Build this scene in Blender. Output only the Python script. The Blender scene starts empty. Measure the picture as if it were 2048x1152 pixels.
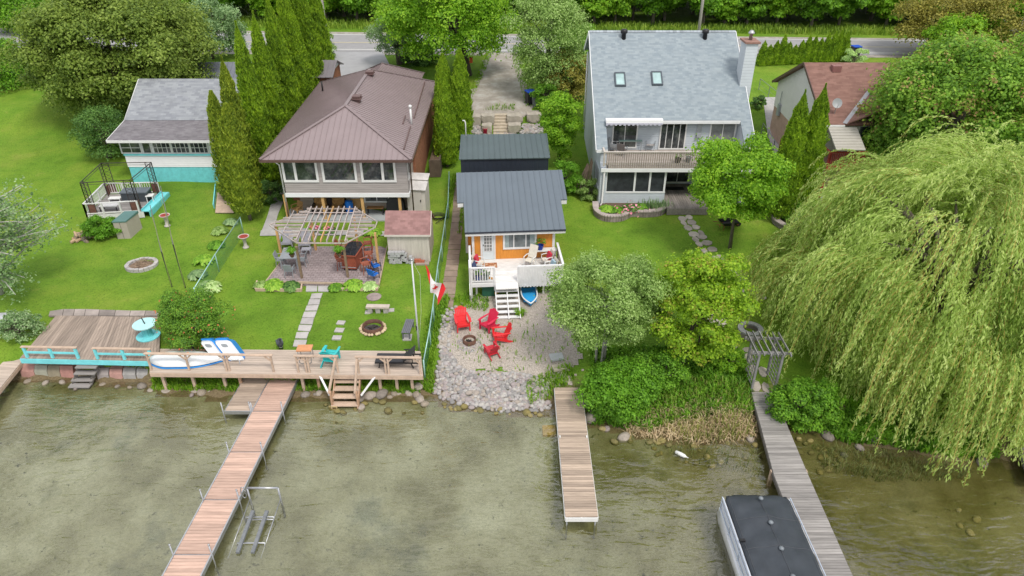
import bpy, bmesh, math, random
import numpy as np
from mathutils import Vector, Matrix
R = math.radians
SC = bpy.context.scene
COL = SC.collection
# ---------------------------------------------------------------- camera, sky, sun, exposure
CAMH, FPX, TILT = 22.0, 1400.0, R(31.5)
cam = bpy.data.objects.new('camera', bpy.data.cameras.new('camera'))
COL.objects.link(cam)
cam.location = (0, 0, CAMH)
cam.rotation_euler = (R(90) - TILT, 0, 0)
cam.data.sensor_width = 36.0
cam.data.lens = FPX / 2048 * 36.0
cam.data.clip_start = 0.5
cam.data.clip_end = 3000
SC.camera = cam
SUN_EL, SUN_AZ = 58, 150          # azimuth clockwise from +Y
w = bpy.data.worlds.new('World'); SC.world = w; w.use_nodes = True
nt = w.node_tree; nt.nodes.clear()
out = nt.nodes.new('ShaderNodeOutputWorld'); bg = nt.nodes.new('ShaderNodeBackground')
sky = nt.nodes.new('ShaderNodeTexSky'); sky.sky_type = 'NISHITA'; sky.sun_disc = False
sky.sun_elevation = R(SUN_EL); sky.sun_rotation = R(SUN_AZ); sky.dust_density = 3.0; sky.air_density = 1.2
tc = nt.nodes.new('ShaderNodeTexCoord'); nz = nt.nodes.new('ShaderNodeTexNoise')
nz.inputs['Scale'].default_value = 3.4; nz.inputs['Detail'].default_value = 5
cr = nt.nodes.new('ShaderNodeValToRGB')
cr.color_ramp.elements[0].position = 0.40; cr.color_ramp.elements[0].color = (0.30, 0.30, 0.30, 1)
cr.color_ramp.elements[1].position = 0.58; cr.color_ramp.elements[1].color = (1, 1, 1, 1)
mx = nt.nodes.new('ShaderNodeMixRGB'); mx.inputs['Color2'].default_value = (10.2, 10.2, 10.4, 1)
bg.inputs['Strength'].default_value = 0.105
nt.links.new(tc.outputs['Generated'], nz.inputs['Vector']); nt.links.new(nz.outputs['Fac'], cr.inputs['Fac'])
nt.links.new(cr.outputs['Color'], mx.inputs['Fac']); nt.links.new(sky.outputs['Color'], mx.inputs['Color1'])
nt.links.new(mx.outputs['Color'], bg.inputs['Color']); nt.links.new(bg.outputs['Background'], out.inputs['Surface'])
sl = bpy.data.lights.new('sun', 'SUN'); sl.energy = 2.0; sl.angle = R(14); sl.color = (1.0, 0.95, 0.87)
so = bpy.data.objects.new('sun', sl); COL.objects.link(so)
so.rotation_euler = (R(90 - SUN_EL), 0, R(180 - SUN_AZ))
so.location = (20, -20, 60)
SC.view_settings.view_transform = 'Standard'; SC.view_settings.look = 'None'
SC.view_settings.exposure = 0.4; SC.view_settings.gamma = 1.0
SC.render.engine = 'CYCLES'
SC.cycles.max_bounces = 8; SC.cycles.transparent_max_bounces = 16
SC.cycles.use_denoising = True

# ---------------------------------------------------------------- photo geometry: pixel (2048 wide) -> place on the land
ST, CT = math.sin(TILT), math.cos(TILT)
def ray(u, v):
    a = (u - 1024) / FPX; b = (v - 576) / FPX
    return a, CT - ST * b, -(ST + CT * b)
def P(u, v, z):
    d = ray(u, v); t = (z - CAMH) / d[2]
    return Vector((d[0] * t, d[1] * t, z))
def PY(u, v, y):
    d = ray(u, v); t = y / d[1]
    return Vector((d[0] * t, y, CAMH + d[2] * t))
SHORE = [(-900, 800), (-300, 775), (0, 768), (60, 757), (150, 756), (200, 762), (300, 770), (330, 786), (420, 792), (600, 798), (700, 800), (800, 792), (850, 796), (900, 808), (960, 818), (1030, 822), (1100, 826),
         (1180, 836), (1240, 866), (1400, 880), (1500, 878), (1560, 850), (1650, 868), (1760, 900), (1900, 925), (2048, 925), (2500, 930), (3200, 930)]
_sp = [P(u, v, 0) for u, v in SHORE]
_sx = np.array([p.x for p in _sp]); _sy = np.array([p.y for p in _sp])
_o = np.argsort(_sx); _sx = _sx[_o]; _sy = _sy[_o]
PROF = np.array([(20, .9), (27, 1.05), (29, 1.2), (34, 1.4), (42, 1.8), (48, 2.2), (55, 2.8), (58.5, 4.2), (68, 4.7), (78, 5), (90, 5.2), (3000, 5.2)])
BW = np.array([(-60, 1.0), (-17.8, 1.0), (-16.5, 2.2), (-4.4, 2.4), (-3.2, 3.2), (2.5, 3.2), (4.5, 4.5), (60, 4.5)])
def terrain(x, y):
    x = np.asarray(x, float); y = np.asarray(y, float)
    d = y - np.interp(x, _sx, _sy) + 0.12 * np.sin(x * 2.1) + 0.08 * np.sin(x * 5.3 + 1)
    zl = np.interp(y, PROF[:, 0], PROF[:, 1]) + ((np.abs(x) < 44) & (y < 70)) * (.03 * np.sin(x * .5 + y * .3) + .02 * np.sin(x * 1.3 - y * .9))
    W = np.interp(x, BW[:, 0], BW[:, 1])
    t = np.clip(d / W, 0, 1)
    bank = -0.02 + 1.02 * (t * .35 + .65 * t * t * (3 - 2 * t)) + .16 * np.maximum(d - W, 0)
    bed = np.maximum(.13 * d - 0.02, -1.25)
    return np.where(d < 0, bed, np.minimum(zl, bank))
def tz(x, y): return float(terrain(x, y))
def G(u, v, dz=0.0):
    z = 1.0
    for i in range(50):
        p = P(u, v, z); z = .5 * z + .5 * tz(p.x, p.y)
    p = P(u, v, z); p.z = z + dz
    return p

# ---------------------------------------------------------------- object helpers
def tag(o, label=None, cat=None, group=None, kind=None):
    if label: o['label'] = label
    if cat: o['category'] = cat
    if group: o['group'] = group
    if kind: o['kind'] = kind
    return o
def thing(name, label, cat, loc=(0, 0, 0), rz=0, group=None):
    o = bpy.data.objects.new(name, None); COL.objects.link(o)
    o.empty_display_size = .2
    o.location = loc; o.rotation_euler = (0, 0, rz)
    return tag(o, label, cat, group)
_kids = {}
def link(name, me, parent=None):
    o = bpy.data.objects.new(name, me); COL.objects.link(o)
    if parent is not None:
        o.parent = parent; _kids.setdefault(parent.name, []).append(o)
    return o
def dup(root, loc, rz=None, label=None, group=None, scale=None):
    def cp(o, par):
        c = o.copy(); COL.objects.link(c)
        if par is not None:
            c.parent = par; _kids.setdefault(par.name, []).append(c)
        for k in _kids.get(o.name, []): cp(k, c)
        return c
    r = cp(root, None); r.location = loc
    if rz is not None: r.rotation_euler = (r.rotation_euler[0], r.rotation_euler[1], rz)
    if scale is not None: r.scale = scale if hasattr(scale, '__len__') else (scale,) * 3
    if label: r['label'] = label
    if group: r['group'] = group
    return r
def np_mesh(name, V, F, mat=None, smooth=False, uv=True):
    me = bpy.data.meshes.new(name)
    V = np.asarray(V, np.float32)
    if isinstance(F, np.ndarray):
        n, k = F.shape
        me.vertices.add(len(V)); me.vertices.foreach_set('co', V.ravel())
        me.loops.add(n * k); me.loops.foreach_set('vertex_index', F.astype(np.int32).ravel())
        me.polygons.add(n)
        me.polygons.foreach_set('loop_start', np.arange(0, n * k, k, dtype=np.int32))
        me.polygons.foreach_set('loop_total', np.full(n, k, np.int32))
        me.update(calc_edges=True)
    else:
        me.from_pydata(V.tolist(), [], F); me.update()
    if mat is not None: me.materials.append(mat)
    if smooth: me.polygons.foreach_set('use_smooth', np.ones(len(me.polygons), bool))
    return me
def metre_uv(me):
    uvl = me.uv_layers.new(name='uv'); co = me.vertices
    Z = Vector((0, 0, 1))
    data = np.zeros((len(me.loops), 2), np.float32)
    for p in me.polygons:
        n = p.normal
        if abs(n.z) > .9995: a, b = Vector((1, 0, 0)), Vector((0, 1, 0))
        else:
            a = Z.cross(n); a.normalize(); b = n.cross(a)
        for li in p.loop_indices:
            c = co[me.loops[li].vertex_index].co
            data[li] = (c.dot(a), c.dot(b))
    uvl.data.foreach_set('uv', data.ravel())
class MB:
    """collects shapes; build() links them as ONE mesh object"""
    def __init__(s): s.v = []; s.f = []
    def add(s, vs, fs):
        o = len(s.v); s.v += [tuple(x) for x in vs]; s.f += [tuple(i + o for i in f) for f in fs]; return s
    def box(s, c, d, rz=0, rx=0, ry=0):
        m = Matrix.Rotation(rz, 3, 'Z') @ Matrix.Rotation(ry, 3, 'Y') @ Matrix.Rotation(rx, 3, 'X')
        c = Vector(c); vs = []
        for z in (-.5, .5):
            for y in (-.5, .5):
                for x in (-.5, .5): vs.append(c + m @ Vector((x * d[0], y * d[1], z * d[2])))
        return s.add(vs, [(0, 2, 3, 1), (4, 5, 7, 6), (0, 1, 5, 4), (2, 6, 7, 3), (0, 4, 6, 2), (1, 3, 7, 5)])
    def b2(s, a, b):     # box from corner to corner
        return s.box([(a[i] + b[i]) / 2 for i in range(3)], [abs(b[i] - a[i]) for i in range(3)])
    def bar(s, p, q, w, h=None, up=(0, 0, 1)):
        p, q = Vector(p), Vector(q); h = w if h is None else h
        t = (q - p).normalized(); up = Vector(up)
        if abs(t.dot(up)) > .98: up = Vector((0, 1, 0))
        a = t.cross(up).normalized(); b = a.cross(t)
        vs = []
        for e in (p, q):
            for x, y in ((-1, -1), (1, -1), (1, 1), (-1, 1)): vs.append(e + a * x * w / 2 + b * y * h / 2)
        return s.add(vs, [(3, 2, 1, 0), (4, 5, 6, 7), (0, 1, 5, 4), (1, 2, 6, 5), (2, 3, 7, 6), (3, 0, 4, 7)])
    def tube(s, pts, r, n=8, cap=True):
        pts = [Vector(p) for p in pts]; k = len(pts)
        rs = r if hasattr(r, '__len__') else [r] * k
        vs = []; fs = []; ref = None
        for i, p in enumerate(pts):
            t = (pts[min(i + 1, k - 1)] - pts[max(i - 1, 0)]).normalized()
            if ref is None: ref = Vector((1, 0, 0)) if abs(t.x) < .8 else Vector((0, 1, 0))
            a = (ref - t * ref.dot(t)).normalized(); b = t.cross(a); ref = a
            for j in range(n):
                an = 2 * math.pi * j / n; vs.append(p + (a * math.cos(an) + b * math.sin(an)) * rs[i])
        for i in range(k - 1):
            for j in range(n):
                j2 = (j + 1) % n; fs.append((i * n + j, i * n + j2, (i + 1) * n + j2, (i + 1) * n + j))
        if cap: fs.append(tuple(range(n))[::-1]); fs.append(tuple(range((k - 1) * n, k * n)))
        return s.add(vs, fs)
    def lathe(s, prof, n=20, c=(0, 0, 0), sx=1, sy=1):
        vs = []; fs = []
        for r, z in prof:
            for j in range(n):
                an = 2 * math.pi * j / n
                vs.append((c[0] + r * sx * math.cos(an), c[1] + r * sy * math.sin(an), c[2] + z))
        for i in range(len(prof) - 1):
            for j in range(n):
                j2 = (j + 1) % n; fs.append((i * n + j, i * n + j2, (i + 1) * n + j2, (i + 1) * n + j))
        fs.append(tuple(range(n))[::-1]); fs.append(tuple(range((len(prof) - 1) * n, len(prof) * n)))
        return s.add(vs, fs)
    def prism(s, poly, z0, z1):          # 2-D polygon (counter-clockwise) pulled up
        n = len(poly)
        vs = [(x, y, z0) for x, y in poly] + [(x, y, z1) for x, y in poly]
        return s.add(vs, [tuple(range(n))[::-1], tuple(range(n, 2 * n))] + [(i, (i + 1) % n, n + (i + 1) % n, n + i) for i in range(n)])
    def yz(s, poly, x0, x1):             # polygon in (y, z), counter-clockwise seen from +x, pulled along x
        n = len(poly)
        vs = [(x0, y, z) for y, z in poly] + [(x1, y, z) for y, z in poly]
        return s.add(vs, [tuple(range(n))[::-1], tuple(range(n, 2 * n))] + [(i, (i + 1) % n, n + (i + 1) % n, n + i) for i in range(n)])
    def slab(s, a, b, c, d, t):          # quad a b c d (ccw from above) with thickness t below it
        q = [Vector(x) for x in (a, b, c, d)]
        n = (q[1] - q[0]).cross(q[3] - q[0]).normalized()
        vs = q + [x - n * t for x in q]
        return s.add(vs, [(0, 1, 2, 3), (7, 6, 5, 4), (0, 4, 5, 1), (1, 5, 6, 2), (2, 6, 7, 3), (3, 7, 4, 0)])
    def tri(s, a, b, c, t):
        q = [Vector(x) for x in (a, b, c)]
        n = (q[1] - q[0]).cross(q[2] - q[0]).normalized()
        return s.add(q + [x - n * t for x in q], [(0, 1, 2), (5, 4, 3), (0, 3, 4, 1), (1, 4, 5, 2), (2, 5, 3, 0)])
    def poly(s, *p): return s.add(p, [tuple(range(len(p)))])
    def blob(s, c, r, seed=0, rough=.18, n=10, m=7, flat=0):
        rg = random.Random(seed); ph = [(rg.uniform(-2.2, 2.2), rg.uniform(-2.2, 2.2), rg.uniform(-2.2, 2.2), rg.uniform(0, 6)) for _ in range(5)]
        vs = []; fs = []
        for i in range(m + 1):
            th = math.pi * i / m
            for j in range(n):
                an = 2 * math.pi * j / n
                d = Vector((math.sin(th) * math.cos(an), math.sin(th) * math.sin(an), math.cos(th)))
                k = 1 + rough * sum(math.sin(a * d.x + b * d.y + e * d.z + f) for a, b, e, f in ph) / 2
                vs.append((c[0] + d.x * k * r[0], c[1] + d.y * k * r[1], c[2] + d.z * k * r[2]))
        for i in range(m):
            for j in range(n):
                j2 = (j + 1) % n; fs.append((i * n + j, (i + 1) * n + j, (i + 1) * n + j2, i * n + j2))
        return s.add(vs, fs)
    def plate(s, O, U, N, u0, u1, v0, v1, d0, d1):     # box on a wall: U along it, N out of it
        O, U, N = Vector(O), Vector(U), Vector(N); vs = []
        for d in (d0, d1):
            for v in (v0, v1):
                for u in (u0, u1): vs.append(O + U * u + Vector((0, 0, v)) + N * d)
        f = [(0, 2, 3, 1), (4, 5, 7, 6), (0, 1, 5, 4), (2, 6, 7, 3), (0, 4, 6, 2), (1, 3, 7, 5)]
        if U.cross(Vector((0, 0, 1))).dot(N) < 0: f = [x[::-1] for x in f]
        return s.add(vs, f)
    def ribbed(s, pts, spacing, rw=.03, rh=.035, t=.06):      # metal roof face: sheet with raised seams running up the slope
        q = [Vector(p) for p in pts]; n = Vector((0, 0, 0))
        for i in range(1, len(q) - 1): n += (q[i] - q[0]).cross(q[i + 1] - q[0])
        n.normalize()
        if n.z < 0: n = -n; q = q[::-1]
        m = len(q)
        s.add(q + [p - n * t for p in q], [tuple(range(m)), tuple(range(m, 2 * m))[::-1]] + [(i, m + i, m + (i + 1) % m, (i + 1) % m) for i in range(m)])
        a = Vector((0, 0, 1)).cross(n).normalized(); b = n.cross(a)
        c = [((p - q[0]).dot(a), (p - q[0]).dot(b)) for p in q]
        u0, u1 = min(x for x, _ in c), max(x for x, _ in c)
        u = u0 + spacing * .5
        while u < u1:
            hit = []
            for i in range(m):
                (x1, y1), (x2, y2) = c[i], c[(i + 1) % m]
                if (x1 - u) * (x2 - u) < 0: hit.append(y1 + (y2 - y1) * (u - x1) / (x2 - x1))
            if len(hit) >= 2 and max(hit) - min(hit) > .1:
                lo, hi = min(hit), max(hit)
                s.bar(q[0] + a * u + b * lo + n * rh * .4, q[0] + a * u + b * hi + n * rh * .4, rw, rh, up=n)
            u += spacing
        return s
    def build(s, name, mat, parent=None, smooth=False, uv=True, w=True):
        if parent is not None and w:         # shapes were given in world metres: bring them into the parent's frame
            inv = (Matrix.Translation(parent.location) @ Matrix.Rotation(parent.rotation_euler[2], 4, 'Z')).inverted()
            s.v = [tuple(inv @ Vector(p)) for p in s.v]
        me = np_mesh(name, s.v, s.f, mat, smooth)
        if uv: metre_uv(me)
        return link(name, me, parent)

# ---------------------------------------------------------------- materials
_mats = {}
def new_mat(name):
    m = bpy.data.materials.new(name); m.use_nodes = True
    t = m.node_tree; t.nodes.clear()
    return m, t, (lambda k: t.nodes.new('ShaderNode' + k)), t.links.new
def ramp(t, stops):
    n = t.nodes.new('ShaderNodeValToRGB'); e = n.color_ramp.elements
    while len(e) < len(stops): e.new(.5)
    for i, (p, c) in enumerate(stops):
        e[i].position = p; e[i].color = (c[0], c[1], c[2], 1)
    return n
def mul(c, k): return tuple(min(1, x * k) for x in c)
def mat(name, c, rough=.7, var=.18, scale=4.0, metal=0.0, bump=0.0, island=0.0, detail=4, stretch=None, c2=None, spec=.4, pattern=None, coord='Object', bscale=None):
    """noise-mottled Principled; island = per-piece lightness change; pattern = (kind, ...) on the metre UVs"""
    if name in _mats: return _mats[name]
    m, t, N, L = new_mat(name)
    o = N('OutputMaterial'); p = N('BsdfPrincipled'); L(p.outputs[0], o.inputs[0])
    p.inputs['Roughness'].default_value = rough; p.inputs['Metallic'].default_value = metal
    p.inputs['Specular IOR Level'].default_value = spec
    tcn = N('TexCoord'); src = tcn.outputs[coord]
    if stretch:
        mp = N('Mapping'); mp.inputs['Scale'].default_value = stretch; L(src, mp.inputs[0]); src = mp.outputs[0]
    nz = N('TexNoise'); nz.inputs['Scale'].default_value = scale; nz.inputs['Detail'].default_value = detail; nz.inputs['Roughness'].default_value = .65
    L(src, nz.inputs['Vector'])
    c2 = c2 or mul(c, 1 + var)
    rp = ramp(t, [(.3, mul(c, 1 - var)), (.5, c), (.7, c2)]); L(nz.outputs['Fac'], rp.inputs['Fac'])
    colr = rp.outputs['Color']; hgt = None
    if island:
        g = N('NewGeometry'); mr = N('MapRange'); mr.inputs['To Min'].default_value = 1 - island; mr.inputs['To Max'].default_value = 1 + island
        L(g.outputs['Random Per Island'], mr.inputs['Value'])
        mm = N('MixRGB'); mm.blend_type = 'MULTIPLY'; mm.inputs['Fac'].default_value = 1
        L(colr, mm.inputs[1]); L(mr.outputs[0], mm.inputs[2]); colr = mm.outputs[0]
    if pattern:
        uv = tcn.outputs['UV']; kind = pattern[0]
        if kind == 'brick':   # width, height, mortar, second colour, mortar colour
            _, bw, bh, ms, cB, cM = pattern
            bt = N('TexBrick'); bt.inputs['Scale'].default_value = 1
            bt.inputs['Brick Width'].default_value = bw; bt.inputs['Row Height'].default_value = bh; bt.inputs['Mortar Size'].default_value = ms
            bt.inputs['Mortar Smooth'].default_value = .2
            bt.inputs['Color1'].default_value = (1, 1, 1, 1); bt.inputs['Color2'].default_value = (*cB, 1); bt.inputs['Mortar'].default_value = (*cM, 1)
            L(uv, bt.inputs['Vector'])
            mm = N('MixRGB'); mm.blend_type = 'MULTIPLY'; mm.inputs['Fac'].default_value = 1
            L(colr, mm.inputs[1]); L(bt.outputs['Color'], mm.inputs[2]); colr = mm.outputs[0]
            inv = N('Math'); inv.operation = 'SUBTRACT'; inv.inputs[0].default_value = 1; L(bt.outputs['Fac'], inv.inputs[1]); hgt = (inv.outputs[0], .02)
        else:                 # 'lap' boards across v / 'rib' boards across u, spacing, depth
            sp = N('SeparateXYZ'); L(uv, sp.inputs[0])
            dv = N('Math'); dv.operation = 'DIVIDE'; dv.inputs[1].default_value = pattern[1]
            L(sp.outputs['Y' if kind == 'lap' else 'X'], dv.inputs[0])
            fr = N('Math'); fr.operation = 'FRACT'; L(dv.outputs[0], fr.inputs[0])
            if kind == 'lap':
                iv = N('Math'); iv.operation = 'SUBTRACT'; iv.inputs[0].default_value = 1; L(fr.outputs[0], iv.inputs[1]); hgt = (iv.outputs[0], pattern[2])
            else:
                gt = N('Math'); gt.operation = 'GREATER_THAN'; gt.inputs[1].default_value = .1; L(fr.outputs[0], gt.inputs[0]); hgt = (gt.outputs[0], pattern[2])
    L(colr, p.inputs['Base Color'])
    if hgt or bump:
        bp = N('Bump'); bp.inputs['Strength'].default_value = 1 if hgt else .6
        if hgt: bp.inputs['Distance'].default_value = hgt[1]; L(hgt[0], bp.inputs['Height'])
        else:
            bp.inputs['Distance'].default_value = bump
            if bscale:
                nb = N('TexNoise'); nb.inputs['Scale'].default_value = bscale; nb.inputs['Detail'].default_value = 3; L(tcn.outputs[coord], nb.inputs['Vector']); L(nb.outputs['Fac'], bp.inputs['Height'])
            else: L(nz.outputs['Fac'], bp.inputs['Height'])
        L(bp.outputs[0], p.inputs['Normal'])
    _mats[name] = m
    return m
def leaf_mat(name, dark, mid, light, trans=.35, nscale=.6, rough=.55, tip=None):
    if name in _mats: return _mats[name]
    dark, mid, light = mul(dark, 1.5), mul(mid, 1.5), mul(light, 1.45); trans += .1
    m, t, N, L = new_mat(name)
    o = N('OutputMaterial'); p = N('BsdfPrincipled'); tr = N('BsdfTranslucent'); ms = N('MixShader')
    g = N('NewGeometry'); tcn = N('TexCoord'); nz = N('TexNoise'); nz.inputs['Scale'].default_value = nscale; nz.inputs['Detail'].default_value = 3
    L(tcn.outputs['Object'], nz.inputs['Vector'])
    st = [(0, dark), (.5, mid), (1, light)]
    if tip: st = [(0, dark), (.45, mid), (.88, light), (1, tip)]
    rp = ramp(t, st)
    a = N('Math'); a.operation = 'MULTIPLY_ADD'; a.inputs[1].default_value = 1.6; a.inputs[2].default_value = -.8; L(nz.outputs['Fac'], a.inputs[0])
    b = N('Math'); b.operation = 'ADD'; L(a.outputs[0], b.inputs[0]); L(g.outputs['Random Per Island'], b.inputs[1]); b.use_clamp = True
    L(b.outputs[0], rp.inputs['Fac'])
    L(rp.outputs[0], p.inputs['Base Color']); p.inputs['Roughness'].default_value = rough; p.inputs['Specular IOR Level'].default_value = .3
    hs = N('HueSaturation'); hs.inputs['Value'].default_value = 1.3; hs.inputs['Hue'].default_value = .49; L(rp.outputs[0], hs.inputs['Color']); L(hs.outputs[0], tr.inputs['Color'])
    ms.inputs[0].default_value = trans; L(p.outputs[0], ms.inputs[1]); L(tr.outputs[0], ms.inputs[2]); L(ms.outputs[0], o.inputs[0])
    _mats[name] = m
    return m
# ================================================================ the setting
def axis(lo, hi, step, far):
    a = np.arange(lo, hi + 1e-6, step)
    return np.concatenate([far[0], a, far[1]])
def build_land():
    xs = axis(-46, 46, .36, (np.array([-900, -500, -300, -180, -120, -90, -70, -56]), np.array([56, 70, 90, 120, 180, 300, 500, 900])))
    ys = axis(4, 92, .36, (np.array([-600, -300, -150, -80, -40, -15]), np.array([98, 110, 130, 170, 250, 400, 700, 1200, 2400])))
    X, Y = np.meshgrid(xs, ys); Zt = terrain(X, Y)
    V = np.stack([X, Y, Zt], -1).reshape(-1, 3)
    nx, ny = len(xs), len(ys)
    i = (np.arange(ny - 1)[:, None] * nx + np.arange(nx - 1)[None, :]).ravel()
    F = np.stack([i, i + 1, i + 1 + nx, i + nx], 1)
    zc = Zt.ravel()[F].max(1)
    for name, sel, m in (('ground', zc > -.02, lawn_mat()), ('lake_bed', zc <= -.02, bed_mat())):
        f = F[sel]; used = np.unique(f); re = np.zeros(len(V), np.int64); re[used] = np.arange(len(used))
        o = link(name, np_mesh(name, V[used], re[f], m, True)); tag(o, kind='structure')
def lawn_mat():
    m, t, N, L = new_mat('lawn')
    o = N('OutputMaterial'); p = N('BsdfPrincipled'); L(p.outputs[0], o.inputs[0]); p.inputs['Roughness'].default_value = .8; p.inputs['Specular IOR Level'].default_value = .15
    tcn = N('TexCoord')
    def noise(s, d, st=(1, 1, 1)):
        mp = N('Mapping'); mp.inputs['Scale'].default_value = st; L(tcn.outputs['Object'], mp.inputs[0])
        n = N('TexNoise'); n.inputs['Scale'].default_value = s; n.inputs['Detail'].default_value = d; n.inputs['Roughness'].default_value = .7; L(mp.outputs[0], n.inputs['Vector']); return n
    big, mid, fine = noise(.16, 3), noise(1.1, 5), noise(11, 4)
    r1 = ramp(t, [(.32, (.092, .180, .014)), (.46, (.132, .248, .020)), (.60, (.170, .270, .026)), (.76, (.24, .285, .050))]); L(big.outputs[0], r1.inputs[0])
    r2 = ramp(t, [(.3, (.70, .76, .66)), (.5, (1, 1, 1)), (.60, (1.05, 1.0, 1.1)), (.70, (1.45, 1.08, 1.9))]); L(mid.outputs[0], r2.inputs[0])
    r3 = ramp(t, [(.3, (.30, .36, .3)), (.5, (.95, .95, .95)), (.75, (1.0, 1.0, 1.0))]); L(fine.outputs[0], r3.inputs[0])
    a = N('MixRGB'); a.blend_type = 'MULTIPLY'; a.inputs[0].default_value = .8; L(r1.outputs[0], a.inputs[1]); L(r2.outputs[0], a.inputs[2])
    b = N('MixRGB'); b.blend_type = 'MULTIPLY'; b.inputs[0].default_value = .75; L(a.outputs[0], b.inputs[1]); L(r3.outputs[0], b.inputs[2])
    # bare soil and dead stems low on the bank next to the water
    geo = N('NewGeometry'); sp = N('SeparateXYZ'); L(geo.outputs['Position'], sp.inputs[0])
    ad = N('Math'); ad.operation = 'MULTIPLY_ADD'; ad.inputs[1].default_value = 1.1; ad.inputs[2].default_value = 0; L(mid.outputs[0], ad.inputs[0])
    hh = N('Math'); hh.operation = 'ADD'; L(sp.outputs['Z'], hh.inputs[0]); L(ad.outputs[0], hh.inputs[1])
    r4 = ramp(t, [(.0, (0, 0, 0)), (1, (1, 1, 1))]); mr = N('MapRange'); mr.inputs['From Min'].default_value = .85; mr.inputs['From Max'].default_value = 1.15; L(hh.outputs[0], mr.inputs['Value'])
    soil = ramp(t, [(.3, (.10, .075, .04)), (.6, (.20, .155, .09)), (.8, (.10, .13, .03))]); L(fine.outputs[0], soil.inputs[0])
    c = N('MixRGB'); L(mr.outputs[0], c.inputs[0]); L(soil.outputs[0], c.inputs[1]); L(b.outputs[0], c.inputs[2]); L(c.outputs[0], p.inputs['Base Color'])
    bp = N('Bump'); bp.inputs['Strength'].default_value = .8; bp.inputs['Distance'].default_value = .08; L(fine.outputs[0], bp.inputs['Height']); L(bp.outputs[0], p.inputs['Normal'])
    return m
def bed_mat():
    m, t, N, L = new_mat('lake_bed_sand')
    o = N('OutputMaterial'); p = N('BsdfPrincipled'); L(p.outputs[0], o.inputs[0]); p.inputs['Roughness'].default_value = 1; p.inputs['Specular IOR Level'].default_value = 0
    tcn = N('TexCoord')
    def noise(s, d, rg=.6, off=0):
        mp = N('Mapping'); mp.inputs['Location'].default_value = (off, off * .7, 0); L(tcn.outputs['Object'], mp.inputs[0])
        n = N('TexNoise'); n.inputs['Scale'].default_value = s; n.inputs['Detail'].default_value = d; n.inputs['Roughness'].default_value = rg; L(mp.outputs[0], n.inputs['Vector']); return n
    base = ramp(t, [(.35, (.150, .144, .064)), (.5, (.240, .236, .142)), (.66, (.325, .325, .235))]); L(noise(.35, 4).outputs[0], base.inputs[0])
    weed = ramp(t, [(.54, (1, 1, 1)), (.66, (.60, .64, .62))]); L(noise(.22, 7, .72, 9).outputs[0], weed.inputs[0])
    sp = ramp(t, [(.29, (.30, .31, .22)), (.385, (1, 1, 1))]); L(noise(3.2, 4, .7, 3).outputs[0], sp.inputs[0])
    gr = ramp(t, [(.3, (.72, .72, .70)), (.6, (1, 1, 1))]); L(noise(14, 3).outputs[0], gr.inputs[0])
    c = base.outputs[0]
    for x in (weed, sp, gr):
        a = N('MixRGB'); a.blend_type = 'MULTIPLY'; a.inputs[0].default_value = 1; L(c, a.inputs[1]); L(x.outputs[0], a.inputs[2]); c = a.outputs[0]
    sx = N('SeparateXYZ'); L(tcn.outputs['Object'], sx.inputs[0]); nn = noise(.5, 3, .6, 5)
    k = N('Math'); k.operation = 'MULTIPLY_ADD'; k.inputs[1].default_value = 9; L(nn.outputs[0], k.inputs[0]); L(sx.outputs['X'], k.inputs[2])
    mr = N('MapRange'); mr.inputs['From Min'].default_value = 7; mr.inputs['From Max'].default_value = 14; L(k.outputs[0], mr.inputs['Value'])      # browner, weedier bottom on the right
    a = N('MixRGB'); a.blend_type = 'MULTIPLY'; a.inputs[2].default_value = (.60, .54, .38, 1); L(mr.outputs[0], a.inputs[0]); L(c, a.inputs[1]); c = a.outputs[0]
    L(c, p.inputs['Base Color'])
    return m
build_land()

def water_mat():
    m, t, N, L = new_mat('lake_water')
    o = N('OutputMaterial'); g = N('BsdfGlossy'); g.inputs['Roughness'].default_value = .03; tr = N('BsdfTransparent'); tr.inputs['Color'].default_value = (.87, .88, .78, 1)
    ms = N('MixShader')
    tcn = N('TexCoord')
    def noise(s, d, st, rot=0):
        mp = N('Mapping'); mp.inputs['Scale'].default_value = st; mp.inputs['Rotation'].default_value = (0, 0, rot); L(tcn.outputs['Object'], mp.inputs[0])
        n = N('TexNoise'); n.inputs['Scale'].default_value = s; n.inputs['Detail'].default_value = d; n.inputs['Roughness'].default_value = .5; n.inputs['Distortion'].default_value = .4; L(mp.outputs[0], n.inputs['Vector']); return n
    a, b = noise(1.1, 2, (.8, 1.9, 1), .35), noise(4.2, 2, (.8, 2.0, 1), -.25)
    ad = N('Math'); ad.operation = 'MULTIPLY_ADD'; ad.inputs[1].default_value = .22; L(b.outputs[0], ad.inputs[0]); L(a.outputs[0], ad.inputs[2])
    bp = N('Bump'); bp.inputs['Strength'].default_value = 1; bp.inputs['Distance'].default_value = .085; L(ad.outputs[0], bp.inputs['Height'])
    L(bp.outputs[0], g.inputs['Normal'])
    ge = N('NewGeometry'); dt = N('VectorMath'); dt.operation = 'DOT_PRODUCT'; L(ge.outputs['Incoming'], dt.inputs[0]); L(bp.outputs[0], dt.inputs[1])
    def math_(op, x, y):
        q = N('Math'); q.operation = op
        for i, z in enumerate((x, y)):
            if z is None: continue
            if isinstance(z, (int, float)): q.inputs[i].default_value = z
            else: L(z, q.inputs[i])
        return q.outputs[0]
    om = math_('MAXIMUM', math_('SUBTRACT', 1, math_('ABSOLUTE', dt.outputs['Value'], None)), 0)     # Schlick, the same from above and below
    fr = math_('ADD', .13, math_('MULTIPLY', .97, math_('POWER', om, 5)))
    L(fr, ms.inputs[0]); L(tr.outputs[0], ms.inputs[1]); L(g.outputs[0], ms.inputs[2]); L(ms.outputs[0], o.inputs[0])
    return m
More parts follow.
